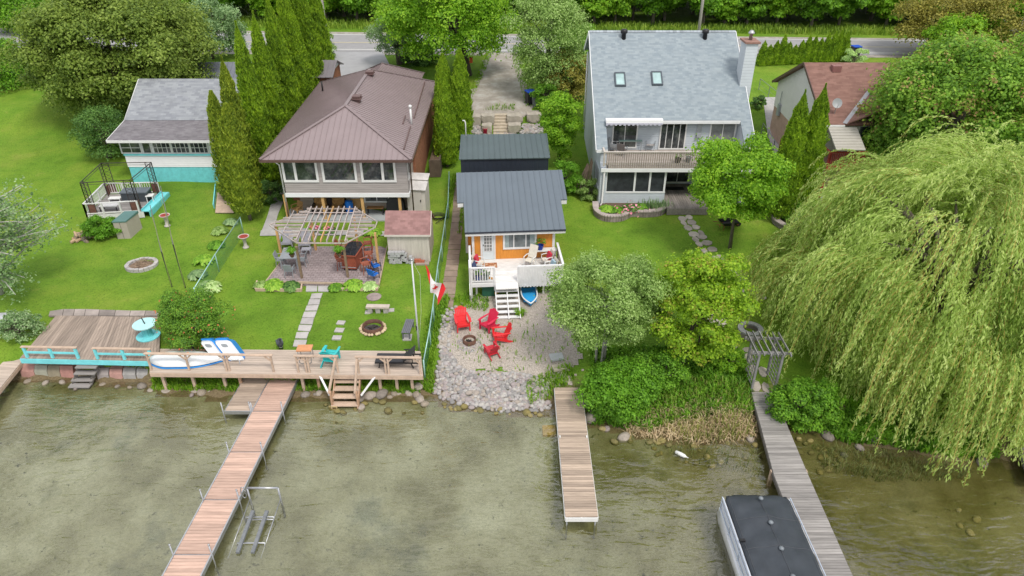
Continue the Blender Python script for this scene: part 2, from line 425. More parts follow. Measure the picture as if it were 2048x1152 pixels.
wtr = link('lake_water', np_mesh('lake_water', [(-900, -600, 0), (900, -600, 0), (900, 31, 0), (-900, 31, 0)], [(0, 1, 2, 3)], water_mat()))
tag(wtr, kind='structure')

def strip(name, A, B, m, dz, n=60, kind='structure'):      # sheet between two world polylines, laid on the land
    def rs(L):
        pts = [Vector((p[0], p[1], 0)) for p in L]
        d = [0]
        for i in range(1, len(pts)): d.append(d[-1] + (pts[i] - pts[i - 1]).length)
        r = []
        for k in range(n + 1):
            s = d[-1] * k / n; i = 1
            while i < len(d) - 1 and d[i] < s: i += 1
            f = (s - d[i - 1]) / max(1e-6, d[i] - d[i - 1]); r.append(pts[i - 1].lerp(pts[i], f))
        return r
    a, b = rs(A), rs(B); mw = max((p - q).length for p, q in zip(a, b)); c = max(1, int(mw / .5)) if mw < 12 else 14
    V = []; F = []
    for k in range(n + 1):
        for j in range(c + 1):
            q = a[k].lerp(b[k], j / c); V.append((q.x, q.y, tz(q.x, q.y) + dz))
    for k in range(n):
        for j in range(c):
            i = k * (c + 1) + j; F.append((i, i + 1, i + c + 2, i + c + 1))
    me = np_mesh(name, V, F, m, True)
    if me.polygons[0].normal.z < 0: me.flip_normals()
    metre_uv(me); o = link(name, me)
    return tag(o, kind=kind) if kind else o
def inside(px, py, poly):
    r = np.zeros(px.shape, bool); n = len(poly)
    for i in range(n):
        x1, y1 = poly[i]; x2, y2 = poly[(i + 1) % n]
        c = (y1 > py) != (y2 > py)
        with np.errstate(divide='ignore', invalid='ignore'):
            xi = (x2 - x1) * (py - y1) / (y2 - y1 + 1e-12) + x1
        r ^= c & (px < xi)
    return r
def ragged(name, pix, m, dz=.03, step=.14, jit=.22, kind='structure'):   # sheet with a worn, uneven edge
    poly = [G(u, v) for u, v in pix]; poly = [(p.x, p.y) for p in poly]
    ax = np.arange(min(p[0] for p in poly) - 1, max(p[0] for p in poly) + 1, step); ay = np.arange(min(p[1] for p in poly) - 1, max(p[1] for p in poly) + 1, step)
    X, Y = np.meshgrid(ax, ay)
    cx, cy = X[:-1, :-1] + step / 2, Y[:-1, :-1] + step / 2
    jx = jit * (np.sin(cx * 2.7 + cy * 1.9) + .7 * np.sin(cy * 6.1 - cx * 4.3) + .5 * np.sin(cx * 11 + cy * 9)) / 1.6
    jy = jit * (np.sin(cy * 2.9 - cx * 1.7) + .7 * np.sin(cx * 5.7 + cy * 4.9) + .5 * np.sin(cy * 12 - cx * 8)) / 1.6
    ok = inside(cx + jx, cy + jy, poly).ravel()
    nx, ny = len(ax), len(ay); i = (np.arange(ny - 1)[:, None] * nx + np.arange(nx - 1)[None, :]).ravel()
    F = np.stack([i, i + 1, i + 1 + nx, i + nx], 1)[ok]
    V = np.stack([X, Y, terrain(X, Y) + dz], -1).reshape(-1, 3)
    used = np.unique(F); re = np.zeros(len(V), np.int64); re[used] = np.arange(len(used))
    o = link(name, np_mesh(name, V[used], re[F], m, True))
    return tag(o, kind=kind), poly
asphalt = mat('asphalt', (.27, .265, .27), .9, .10, 1.2, detail=8)
asphalt2 = mat('driveway_asphalt', (.30, .30, .31), .9, .10, .8, detail=8)
gravel_m = mat('gravel', (.34, .30, .26), .95, .42, 16, detail=5, bump=.03)
gravel2_m = mat('gravel_drive', (.30, .27, .235), .95, .25, 1.1, detail=10, bump=.02, c2=(.41, .395, .37))
paint_w = mat('road_paint_white', (.62, .62, .6), .8, .1)
paint_y = mat('road_paint_yellow', (.50, .44, .26), .8, .1)
# the road: near and far edge as straight lines on the land
nl, nr = G(640, 103), G(1750, 110); fl, fr_ = G(640, 68), G(1750, 80)
def ext(a, b, s0, s1): return [(a.x + (b.x - a.x) * s0, a.y + (b.y - a.y) * s0), (a.x + (b.x - a.x) * s1, a.y + (b.y - a.y) * s1)]
def between(k): return G(640, 103 + (68 - 103) * k), G(1750, 110 + (80 - 110) * k)
strip('road_shoulder', ext(*between(-.18), -4, 5), ext(*between(1.12), -4, 5), gravel2_m, .02, 140)
strip('road', ext(*between(-.02), -4, 5), ext(*between(1.0), -4, 5), asphalt, .05, 140)
for k, mm, nm in ((.10, paint_w, 'edge_line'), (.50, paint_y, 'centre_line'), (.95, paint_w, 'edge_line')):
    a = between(k - .012); b = between(k + .012)
    strip('road_' + nm, ext(*a, -4, 5), ext(*b, -4, 5), mm, .06, 140)
def px(*q): return [(p.x, p.y) for p in (G(u, v) for u, v in q)]
strip('asphalt_driveway', px((664, 103), (680, 150), (660, 190), (600, 240)), px((765, 103), (790, 150), (800, 175), (770, 240)), asphalt2, .035, 30)
gd, _ = ragged('gravel_driveway', [(930, 232), (932, 205), (955, 165), (972, 120), (978, 104), (1036, 104), (1042, 140), (1056, 190), (1068, 210), (1078, 232)], gravel2_m, .03, .15, .3)
gb, beach_poly = ragged('gravel_beach', [(884, 650), (940, 596), (985, 588), (1120, 585), (1150, 620), (1160, 700), (1146, 770), (1100, 770), (1050, 752), (990, 748), (930, 742), (900, 715), (880, 690)], gravel_m, .03, .12, .3)
conc = mat('concrete', (.36, .35, .34), .9, .15, 2.5, detail=7)
stone_path = mat('brown_stone_slab', (.24, .185, .145), .9, .22, 2.0, island=.16, detail=7)
strip('concrete_walk', px((553, 375), (536, 430), (520, 472)), px((580, 375), (556, 430), (545, 472)), conc, .05, 24)
strip('paved_strip', px((522, 462), (640, 462), (770, 464)), px((520, 473), (640, 472), (770, 473)), conc, .05, 24)
strip('side_walk', px((1520, 195), (1545, 300), (1560, 345)), px((1568, 195), (1585, 300), (1600, 345)), conc, .04, 30)
strip('side_walk', px((1630, 370), (1640, 400), (1668, 440)), px((1655, 368), (1672, 400), (1690, 440)), conc, .04, 16)
def slab_row(name, c0, c1, n, w, gap, m, th=.06, skew=0, seed=1):
    rg = random.Random(seed); mb = MB()
    for k in range(n):
        f0, f1 = k / n, (k + 1) / n - gap
        a, b = c0.lerp(c1, f0), c0.lerp(c1, f1)
        t = (b - a).normalized(); s = Vector((-t.y, t.x, 0)) * w / 2; j = lambda: Vector((rg.uniform(-.03, .03), rg.uniform(-.03, .03), 0))
        q = [a - s + j(), a + s + j(), b + s + j(), b - s + j()]
        for p in q: p.z = tz(p.x, p.y) + th
        if (q[1] - q[0]).cross(q[3] - q[0]).z < 0: q = q[::-1]
        mb.slab(*q, .12)
    return mb.build(name, m)
tag(slab_row('slab_path', G(893, 615), G(912, 470), 13, .75, .004, stone_path, .035, seed=3), kind='structure')
tag(slab_row('slab_path', G(912, 470), G(921, 350), 11, .72, .004, stone_path, .035, seed=4), kind='structure')

# flagstone path from the small deck to the arbour
flag_m = mat('flagstone', (.37, .33, .29), .9, .2, 2.4, island=.22, detail=6)
def flagstones(line, width, seed):
    rg = random.Random(seed); mb = MB(); pts = [G(*p) for p in line]
    for a, b in zip(pts, pts[1:]):
        L_ = (b - a).length; n = max(1, int(L_ / .62)); t = (b - a).normalized(); s = Vector((-t.y, t.x, 0))
        for k in range(n):
            cut = rg.uniform(-.15, .15) * width
            for lo, hi in ((-width / 2, cut - .03), (cut + .03, width / 2)):
                off = rg.uniform(-.12, .12)
                c = a.lerp(b, (k + .5) / n) + t * off + s * (lo + hi) / 2
                poly = []
                for i in range(7):
                    an = 2 * math.pi * (i + rg.uniform(-.2, .2)) / 7
                    q = c + s * math.cos(an) * (hi - lo) * .57 * rg.uniform(.85, 1.1) + t * math.sin(an) * .33 * rg.uniform(.85, 1.12)
                    poly.append(q)
                vs = [(q.x, q.y, tz(q.x, q.y) + .05) for q in poly]
                if (Vector(vs[1]) - Vector(vs[0])).cross(Vector(vs[2]) - Vector(vs[0])).z < 0: vs = vs[::-1]
                m_ = len(vs); lo_v = [(x, y, z - .12) for x, y, z in vs]
                mb.add(vs + lo_v, [tuple(range(m_))] + [(i, m_ + i, m_ + (i + 1) % m_, (i + 1) % m_) for i in range(m_)])
    return mb.build('flagstone_path', flag_m)
tag(flagstones([(1368, 432), (1388, 462), (1412, 492), (1425, 510), (1448, 540), (1490, 575), (1520, 602)], 1.0, 5), kind='structure')
tag(flagstones([(1448, 612), (1430, 650), (1446, 690), (1480, 705), (1505, 712)], .95, 6), kind='structure')
tag(flagstones([(1515, 730), (1523, 790)], .9, 7), kind='structure')
# ================================================================ buildings
white = mat('white_paint', (.64, .64, .63), .5, .06, 3)
white2 = mat('white_vinyl', (.70, .71, .72), .45, .05, 2)
glass = mat('window_glass', (.035, .042, .046), .05, .7, 1.6, spec=.8, c2=(.15, .16, .15))  # lighter blotches in the pane colour stand in for reflections and room shapes
glass_l = mat('curtained_glass', (.20, .21, .21), .12, .35, 1.4, spec=.5)
screen = mat('screen_mesh', (.035, .04, .045), .5, .4, 2.2, spec=.2)
wood_new = mat('yellow_timber', (.52, .32, .13), .7, .18, 3, stretch=(6, 6, .8))
black = mat('black_plastic', (.015, .015, .017), .5, .2, 4)
def window(par, O, U, N, u0, u1, v0, v1, fw=.09, bars=(), hbars=(), fm=None, gm=None, thin=.05, name='window', d=.06):
    fm = fm or white; gm = gm or glass; mb = MB()
    mb.plate(O, U, N, u0, u1, v0, v0 + fw, -.02, d); mb.plate(O, U, N, u0, u1, v1 - fw, v1, -.02, d)
    mb.plate(O, U, N, u0, u0 + fw, v0 + fw, v1 - fw, -.02, d); mb.plate(O, U, N, u1 - fw, u1, v0 + fw, v1 - fw, -.02, d)
    for b in bars:
        c = u0 + (u1 - u0) * b; mb.plate(O, U, N, c - thin / 2, c + thin / 2, v0 + fw, v1 - fw, -.01, d - .012)
    for b in hbars:
        c = v0 + (v1 - v0) * b; mb.plate(O, U, N, u0 + fw, u1 - fw, c - thin / 2, c + thin / 2, -.01, d - .015)
    f = mb.build(name, fm, par)
    g = MB(); g.plate(O, U, N, u0 + fw * .9, u1 - fw * .9, v0 + fw * .9, v1 - fw * .9, -.015, .012); g.build('pane', gm, f, w=False) if False else _sub(g, 'pane', gm, par, f)
    return f
def _sub(mb, name, m, root, parent, smooth=False):      # sub-part given in world metres
    o = mb.build(name, m, root, smooth); _kids[root.name].remove(o); o.parent = parent; _kids.setdefault(parent.name, []).append(o)
    return o
XU, YU, FN = (1, 0, 0), (0, 1, 0), (0, -1, 0)
def frame_line(mb, pts, w_, h_):
    for a, b in zip(pts, pts[1:]): mb.bar(a, b, w_, h_)

# ---------------------------------------------------------------- blue-grey gabled house with the big shingle roof
def big_house():
    X0, X1 = 5.55, 16.05; zb = 1.95; sl_ = .66; yb, zbm = 43.9, 5.75
    rz = lambda y: zbm + sl_ * (y - yb)
    yr = 52.55; zr = rz(yr); yre = 55.3; zre = zr - sl_ * (yre - yr); yw = 46.3; zd = 4.85; ye = 45.9
    h = thing('gabled_house', 'pale blue-grey two-storey house with huge grey shingle roof, two skylights and a full-width balcony', 'house', (10.8, 49, zb))
    siding = mat('blue_grey_siding', (.42, .46, .50), .6, .06, 1.5, pattern=('lap', .16, .03))
    shing = mat('grey_shingles', (.255, .295, .315), .95, .06, 2.5, detail=6, pattern=('brick', .30, .15, .0, (.74, .77, .81), (.5, .5, .55)))
    b = MB()
    b.yz([(yw, zb - .3), (54.9, zb - .3), (54.9, zre + .1), (yr, zr - .14), (yw, rz(yw) - .14)], X0 + .3, X1 - .3)
    b.build('wall', siding, h)
    for xa, xb in ((X0 + .3, X0 + .72), (X1 - .72, X1 - .3)):          # side wings under the long roof edges
        w_ = MB(); w_.yz([(43.35, zb - .3), (yw - .002, zb - .3), (yw - .002, rz(yw) - .14), (yb + .05, zbm - .1), (43.95, zd), (43.35, zd - .25)], xa, xb)
        w_.build('side_wing', siding, h)
    r = MB(); t = .13
    r.slab((X0, ye, rz(ye)), (X1, ye, rz(ye)), (X1, yr, zr), (X0, yr, zr), t)
    r.slab((X0, yr, zr), (X1, yr, zr), (X1, yre, zre), (X0, yre, zre), t)
    r.slab((X0, yb, zbm), (X0 + .74, yb, zbm), (X0 + .74, ye, rz(ye)), (X0, ye, rz(ye)), t)
    r.slab((X1 - .74, yb, zbm), (X1, yb, zbm), (X1, ye, rz(ye)), (X1 - .74, ye, rz(ye)), t)
    roof = r.build('roof', shing, h)
    c = MB()
    n = 42
    for i in range(n):
        x = X0 + (X1 - X0) * (i + .5) / n; c.slab((x - .12, yr - .16, zr - .06), (x + .12, yr - .16, zr - .06), (x + .12, yr, zr + .05), (x - .12, yr, zr + .05), .03)
    _sub(c, 'ridge_cap', mat('ridge_shingles', (.27, .30, .33), .95, .1, 3, island=.25), h, roof)
    f = MB()
    f.bar((X0 - .03, yr, zr - .1), (X0 - .03, yre, zre - .1), .04, .26); f.bar((X0 - .03, yr, zr - .1), (X0 - .03, yb, zbm - .1), .04, .22)
    f.bar((X1 + .03, yr, zr - .1), (X1 + .03, yre, zre - .1), .04, .26); f.bar((X1 + .03, yr, zr - .1), (X1 + .03, yb, zbm - .1), .04, .22)
    f.b2((X0 + .74, ye - .1, rz(ye) - .22), (X1 - .74, ye + .0, rz(ye) - .03))
    f.b2((X0, yb - .06, zbm - .2), (X0 + .74, yb - .003, zbm - .01)); f.b2((X1 - .74, yb - .06, zbm - .2), (X1, yb - .003, zbm - .01))
    f.build('fascia', white2, h)
    nrm = Vector((0, -sl_, 1)).normalized()
    for u, v in ((1240, 160), (1313.5, 158)):
        m_ = ray(u, v); y = (CAMH - zbm + sl_ * yb) / (sl_ - m_[2] / m_[1]); x = m_[0] * y / m_[1]; p = Vector((x, y, rz(y)))
        s = Vector((0, 1, sl_)).normalized(); g = MB(); W_, H_ = .33, .55
        for a, d in ((-1, 0), (1, 0)): g.bar(p + Vector((a * W_, 0, 0)) - s * H_ + nrm * .06, p + Vector((a * W_, 0, 0)) + s * H_ + nrm * .06, .09, .14, up=nrm)
        for a in (-1, 1): g.bar(p - Vector((W_ + .04, 0, 0)) + s * H_ * a + nrm * .06, p + Vector((W_ + .04, 0, 0)) + s * H_ * a + nrm * .06, .09, .15, up=nrm)
        sk = g.build('skylight', mat('dark_flashing', (.06, .075, .09), .5, .1, 3), h)
        g = MB(); q = [p + Vector((a * W_, 0, 0)) + s * H_ * e + nrm * .09 for a, e in ((-1, -1), (1, -1), (1, 1), (-1, 1))]; g.slab(*q, .02)
        _sub(g, 'pane', mat('skylight_glass', (.30, .42, .42), .08, .25, .9, spec=.6), h, sk)
    for u, v in ((1248, 67), (1411, 65)):
        p = PY(u, v, 52.0); p.z = rz(52.0); g = MB(); g.lathe([(.17, -.1), (.15, .30), (.24, .34), (.25, .5), (.18, .60), (.02, .63)], 14, p); g.build('roof_vent', black, h, True)
    ch = MB(); cx0, cx1 = 15.65, 16.45; ch.b2((cx0, 48.3, 6.5), (cx1, 49.5, 11.5)); chm = ch.build('chimney', mat('chimney_siding', (.46, .50, .53), .6, .05, 2, pattern=('lap', .2, .03)), h)
    g = MB(); g.b2((cx0 - .1, 48.2, 11.5), (cx1 + .1, 49.6, 11.62)); _sub(g, 'cap', mat('brick_cap', (.25, .14, .11), .9, .2, 5), h, chm)
    g = MB(); pc = ((cx0 + cx1) / 2, 48.9, 11.62); g.lathe([(.12, 0), (.12, .4), (.22, .42), (.22, .47), (.1, .62), (.02, .64)], 12, pc); _sub(g, 'flue', mat('zinc', (.45, .45, .46), .35, .1, 3, metal=.8), h, chm, True)
    # upper wall openings
    O = (0, yw, 0)
    def ux(u, v): return PY(u, v, yw).x
    zt = rz(ye) - .3
    window(h, O, XU, FN, ux(1224, 270), ux(1275, 270), zd + .12, zt, .09, (.5,), (.27,))
    window(h, O, XU, FN, ux(1319, 270), ux(1372, 270), zd + .03, zt, .09, (.25, .5, .75), name='sliding_door')
    window(h, O, XU, FN, ux(1418, 270), ux(1470, 270), zd + .15, zt, .09, (.5,), (.27,), gm=glass_l)
    g = MB(); x = ux(1398, 260); g.plate(O, XU, FN, x - .17, x + .17, zd + .95, zd + 1.9, .0, .06); g.plate(O, XU, FN, x - .14, x + .14, zd + .95, zd + 1.2, .06, .2); g.build('wall_heater', mat('grey_box', (.32, .34, .36), .5, .1, 3), h)
    # balcony
    X2 = 15.9; yf = 43.2
    d = MB(); n = 24
    for i in range(n):
        y0 = yf + (yw - yf) * i / n; d.b2((X0 + .75, y0, zd - .14), (X1 - .75, y0 + (yw - yf) / n - .012, zd - .1 + .1))
    deck = d.build('balcony_floor', mat('grey_deck_wood', (.34, .30, .27), .85, .18, 3, island=.16, stretch=(.6, 6, 6)), h)
    d = MB(); d.b2((X0 + .3, yf - .05, zd - .38), (X1 - .3, yf + .03, zd - .142)); d.build('balcony_fascia', white2, h)
    rl = MB(); zt_ = zd + 1.0
    rl.b2((X0 + .4, yf - .02, zt_ - .04), (X1 - .4, yf + .12, zt_)); rl.b2((X0 + .5, yf + .03, zd + .12), (X1 - .5, yf + .07, zd + .2)); rl.b2((X0 + .5, yf + .02, zt_ - .15), (X1 - .5, yf + .08, zt_ - .08))
    for x in (X0 + .45, X1 - .45):
        rl.b2((x - .06, yf, zt_ - .04), (x + .06, yw - 2.2, zt_ + .003)); rl.b2((x - .05, yf, zd), (x + .05, yf + .1, zt_ - .05))
    rl.build('railing', mat('pale_rail_wood', (.44, .40, .36), .8, .15, 4), h)
    bl = MB(); k = 66
    for i in range(k):
        x = X0 + .55 + (X1 - X0 - 1.1) * (i + .5) / k; bl.b2((x - .022, yf - .015, zd - .1), (x + .022, yf + .022, zt_ - .05))
    bl.build('balusters', mat('brown_baluster', (.26, .22, .18), .8, .2, 5, island=.15), h)
    # ground floor: screened porch, patio door
    xs = PY(1328, 400, 43.4).x; xs0 = PY(1207, 400, 43.4).x
    zs = zb + .95
    p = MB(); p.b2((xs0, 43.42, zb - .2), (xs, 43.54, zs)); p.b2((xs - .12, 43.545, zb - .2), (xs, yw - .003, zs)); p.build('porch_wall', siding, h)
    p = MB(); zc = zd - .39
    for u in (1211, 1268, 1298, 1328):
        x = min(max(PY(u, 380, 43.4).x, xs0 + .06), xs - .06); p.b2((x - .06, 43.40, zs), (x + .06, 43.52, zc))
    p.b2((xs0, 43.395, zs - .02), (xs + .005, 43.525, zs + .07)); p.b2((xs0, 43.395, zc - .08), (xs, 43.525, zc + .003)); p.b2((xs - .1, 43.6, zc - .08), (xs, yw, zc)); p.build('porch_frame', white2, h)
    p = MB(); p.b2((xs0 + .1, 43.47, zs + .07), (xs - .1, 43.49, zc - .08)); p.build('porch_screen', screen, h)
    p = MB(); p.b2((xs - .06, 43.6, zs), (xs - .04, yw - .1, zc - .08)); p.build('porch_screen', screen, h)
    x = PY(1328, 372, yw).x; window(h, O, XU, FN, x + .02, x + 1.7, zb + .45, zb + 2.4, .09, (.5,), name='patio_door')
    window(h, O, XU, FN, x + 2.2, x + 3.6, zb + 1.1, zb + 2.3, .09, (.5,))
    p = MB(); p.tube([(xs0 - .02, 43.3, zc + .1), (xs0 - .1, 43.22, zc - .1), (xs0 - .12, 43.22, zb + .3), (xs0 - .3, 43.0, zb + .1)], .06, 8); p.build('downspout', white, h, True)
    p = MB(); p.tube([(X0 + .22, 54.85, zre - .15), (X0 + .22, 54.85, zb + 1.5)], .05, 8); p.build('downspout', white, h, True)
    p = MB(); p.b2((xs + .003, 42.2, zb - .1), (xs + 2.7, 42.26, zb + .34))
    n = 18
    for i in range(n):
        a = xs + .003 + (2.7) * i / n; p.b2((a, 42.27, zb + .25), (a + 2.7 / n - .012, yw - .01, zb + .37))
    p.build('low_deck', mat('grey_weathered_deck', (.24, .215, .195), .85, .25, 2.2, island=.2, stretch=(5, .5, 5)), h)
    window(h, (X0 + .3, 0, 0), YU, (-1, 0, 0), 43.6, 45.6, zs + .1, zc - .1, .08, (.33, .66), gm=screen, fm=siding)
    a = MB(); ax0, ax1 = PY(1212, 236, 45.6).x, PY(1326, 234, 45.6).x
    a.b2((ax0, 45.35, rz(ye) - .02), (ax1, 45.78, rz(ye) + .18))
    aw = a.build('awning_housing', mat('awning_white', (.80, .80, .80), .5, .03, 2), h)
    a = MB(); k = 26
    for i in range(k):
        q0 = ax0 + (ax1 - ax0) * i / k; q1 = ax0 + (ax1 - ax0) * (i + 1) / k; m_ = (q0 + q1) / 2; zz = rz(ye) - .02
        a.prism([(q0, 45.33), (q1, 45.33), (q1, 45.348), (q0, 45.348)], zz - .1, zz - .0) if i % 2 else a.prism([(q0, 45.33), (q1, 45.33), (q1, 45.348), (q0, 45.348)], zz - .17, zz)
    _sub(a, 'scalloped_valance', mat('striped_valance', (.45, .45, .52), .8, .5, 30), h, aw)
    return h, zd, yw, yf
HOUSE3, ZD3, YW3, YF3 = big_house()

# ---------------------------------------------------------------- brown metal hip-roofed house
metal_brown = mat('brown_metal_roof', (.215, .168, .170), .38, .06, .7, spec=.55)
def hip_house():
    zb = 1.8; yf = 41.4; X0, X1 = -14.46, -6.62; yl = 43.1
    h = thing('hip_roof_house', 'two-storey house with brown ribbed metal hip roof and glazed upper sunroom on posts', 'house', (-10.5, 49, zb))
    gsid = mat('taupe_lap_siding', (.30, .275, .26), .75, .16, 1.4, stretch=(.6, 1, 8), pattern=('lap', .13, .025))
    brick = mat('orange_brick', (.40, .17, .09), .9, .15, 3, pattern=('brick', .24, .08, .01, (.75, .7, .7), (.8, .8, .8)))
    low = mat('beige_lap_siding', (.37, .31, .26), .75, .14, 1.2, stretch=(.6, 1, 6), pattern=('lap', .16, .03))
    b = MB(); b.b2((X0, yf, 3.74), (X1, yl, 6.05)); b.build('sunroom_wall', gsid, h)
    b = MB(); b.b2((X0 + .25, yl + .003, zb - .3), (X1 - .02, yl + 1.2, 6.05)); b.build('lower_wall', low, h)
    b = MB(); b.b2((X0 - .6, yl + 1.2, zb - .3), (X1 + .15, 57.8, 6.07)); b.build('brick_wall', brick, h)
    b = MB(); b.b2((X0 - .06, yf - .07, 3.50), (X1 + .06, yf + .05, 3.76)); b.b2((X0 - .06, yf + .05, 3.5), (X0 + .05, yl - .003, 3.737)); b.b2((X1 - .05, yf + .05, 3.5), (X1 + .06, yl - .003, 3.737)); b.b2((X0 + .05, yf + .06, 3.6), (X1 - .05, yl, 3.737)); b.build('rim_board', white2, h)
    O = (0, yf, 0); ux = lambda u: PY(u, 341, yf).x
    z1, z0 = PY(600, 317, yf).z - .03, PY(600, 364, yf).z
    window(h, O, XU, FN, ux(564.5), ux(635.5), z0, z1, .14, (.36,), thin=.16, gm=glass)
    window(h, O, XU, FN, ux(643.5), ux(712.8), z0, z1, .14, gm=glass)
    window(h, O, XU, FN, ux(721), ux(791.7), z0, z1, .14, (.62,), thin=.16, gm=glass)
    window(h, (X1, 0, 0), YU, (1, 0, 0), yf + .25, yl - .3, z0, z1, .12)
    for u in (574, 649, 727, 801):
        x = PY(u, 420, yf + .12).x; b = MB(); b.b2((x - .085, yf + .03, zb), (x + .085, yf + .2, 3.6)); b.build('post', wood_new, h)
    b = MB(); b.b2((X0 - .5, yf - .1, zb - .4), (X1 + .35, yl + .0, zb + .08)); b.build('porch_slab', mat('grey_blue_concrete', (.33, .35, .36), .85, .12, 1.5, detail=7), h)
    O2 = (0, yl, 0); vx = lambda u: PY(u, 405, yl).x
    window(h, O2, XU, FN, vx(729), vx(780), zb + .55, zb + 1.75, .1, (.5,), fm=white2)
    window(h, O2, XU, FN, vx(703), vx(721), zb + .85, zb + 1.85, .06)
    window(h, O2, XU, FN, vx(622), vx(668), zb + 1.25, zb + 1.9, .08, (.5,))
    b = MB(); b.plate(O2, XU, FN, vx(703), vx(722), zb + .1, zb + .82, 0, .05); b.build('panel', wood_new, h)
    b = MB(); b.tube([(X0 - .25, 41.0, 6.05), (X0 - .1, yf - .05, 5.7), (X0 - .1, yf - .05, 3.2)], .045, 8); b.build('downspout', white, h, True)
    b = MB(); b.tube([(X0 - .1, yf - .05, 3.2), (X0 - .1, yf - .05, zb)], .05, 8); b.tube([(X1 + .45, 41.2, 6.1), (X1 + .22, yf + .1, 5.7), (X1 + .22, yf + .1, 2.0)], .045, 8); b.build('downspout', mat('brown_downspout', (.10, .06, .045), .5, .1, 3), h, True)
    E0, E1, E2, E3 = (-15.55, 40.9, 6.2), (-6.2, 40.9, 6.2), (-6.2, 58.5, 6.2), (-15.95, 58.5, 6.2)
    A, B = (-10.93, 45.4, 8.2), (-10.93, 54.7, 8.2)
    r = MB(); r.ribbed([E0, E1, A], .36); r.ribbed([E1, E2, B, A], .33); r.ribbed([E2, E3, B], .36); r.ribbed([E3, E0, A, B], .33)
    ex0, ex1 = (-13.2, 61.4, 6.2), (-7.6, 61.4, 6.2); C = (-10.6, 58.4, 7.75)
    r.ribbed([ex0, ex1, C], .36); r.ribbed([ex1, (-7.6, 57.6, 6.21), (-10.6, 56.0, 7.75), C], .36); r.ribbed([(-13.2, 57.6, 6.21), ex0, C, (-10.6, 56.0, 7.75)], .36)
    roof = r.build('roof', metal_brown, h)
    c = MB()
    for p, q in ((E0, A), (E1, A), (E2, B), (E3, B), (A, B), (ex0, C), (ex1, C)): c.bar(Vector(p) + Vector((0, 0, .04)), Vector(q) + Vector((0, 0, .04)), .22, .05)
    _sub(c, 'hip_cap', mat('brown_metal_cap', (.20, .155, .155), .4, .05, 1), h, roof)
    g = MB()
    for p, q in ((E0, E1), (E1, E2), (E2, E3), (E3, E0)): g.bar(Vector(p) - Vector((0, 0, .1)), Vector(q) - Vector((0, 0, .1)), .12, .14)
    _sub(g, 'gutter', mat('brown_gutter', (.10, .06, .05), .4, .1, 2), h, roof)
    for u, v, y in ((740, 150, 53.4), (713.5, 194, 47.0)):
        p = PY(u, v, y); p.z = 8.08; g = MB(); g.b2((p.x - .2, p.y - .2, 7.85), (p.x + .2, p.y + .2, 8.2)); g.b2((p.x - .32, p.y - .32, 8.2), (p.x + .32, p.y + .32, 8.3)); g.b2((p.x - .28, p.y - .28, 8.34), (p.x + .28, p.y + .28, 8.42)); g.build('roof_vent', mat('vent_brown', (.12, .07, .065), .5, .1, 3), h)
    def onroof(u, v):      # on the right-hand slope (falls to +x)
        d = ray(u, v); k = 2.0 / 4.73; t = (8.2 + k * (-10.93) * -1 * -1 - CAMH) / 1; # plane z = 8.2 - k (x + 10.93)
        s = (8.2 - k * 10.93 - CAMH) / (d[2] + k * d[0]); return Vector((d[0] * s, d[1] * s, CAMH + d[2] * s))
    p = onroof(823, 249); g = MB(); g.tube([p - Vector((0, 0, .1)), p + Vector((0, 0, 1.15))], .07, 10); g.lathe([(.1, 1.15), (.12, 1.3), (.05, 1.36)], 10, p); g.build('vent_pipe', white, h, True)
    for a, b_ in (((850, 165), (828, 238)), ((811, 233), (806, 249)), ((821, 255), (808, 300))):
        g = MB(); g.bar(onroof(*a) + Vector((0, 0, .06)), onroof(*b_) + Vector((0, 0, .06)), .06, .1); g.build('snow_guard', mat('vent_brown', (.12, .07, .065)), h)
    p = Vector((-14.6, 54.0, 6.75)); g = MB(); g.tube([p, p + Vector((0, 0, .7))], .06, 8); g.build('vent_stack', black, h, True)
    return h
HOUSE2 = hip_house()

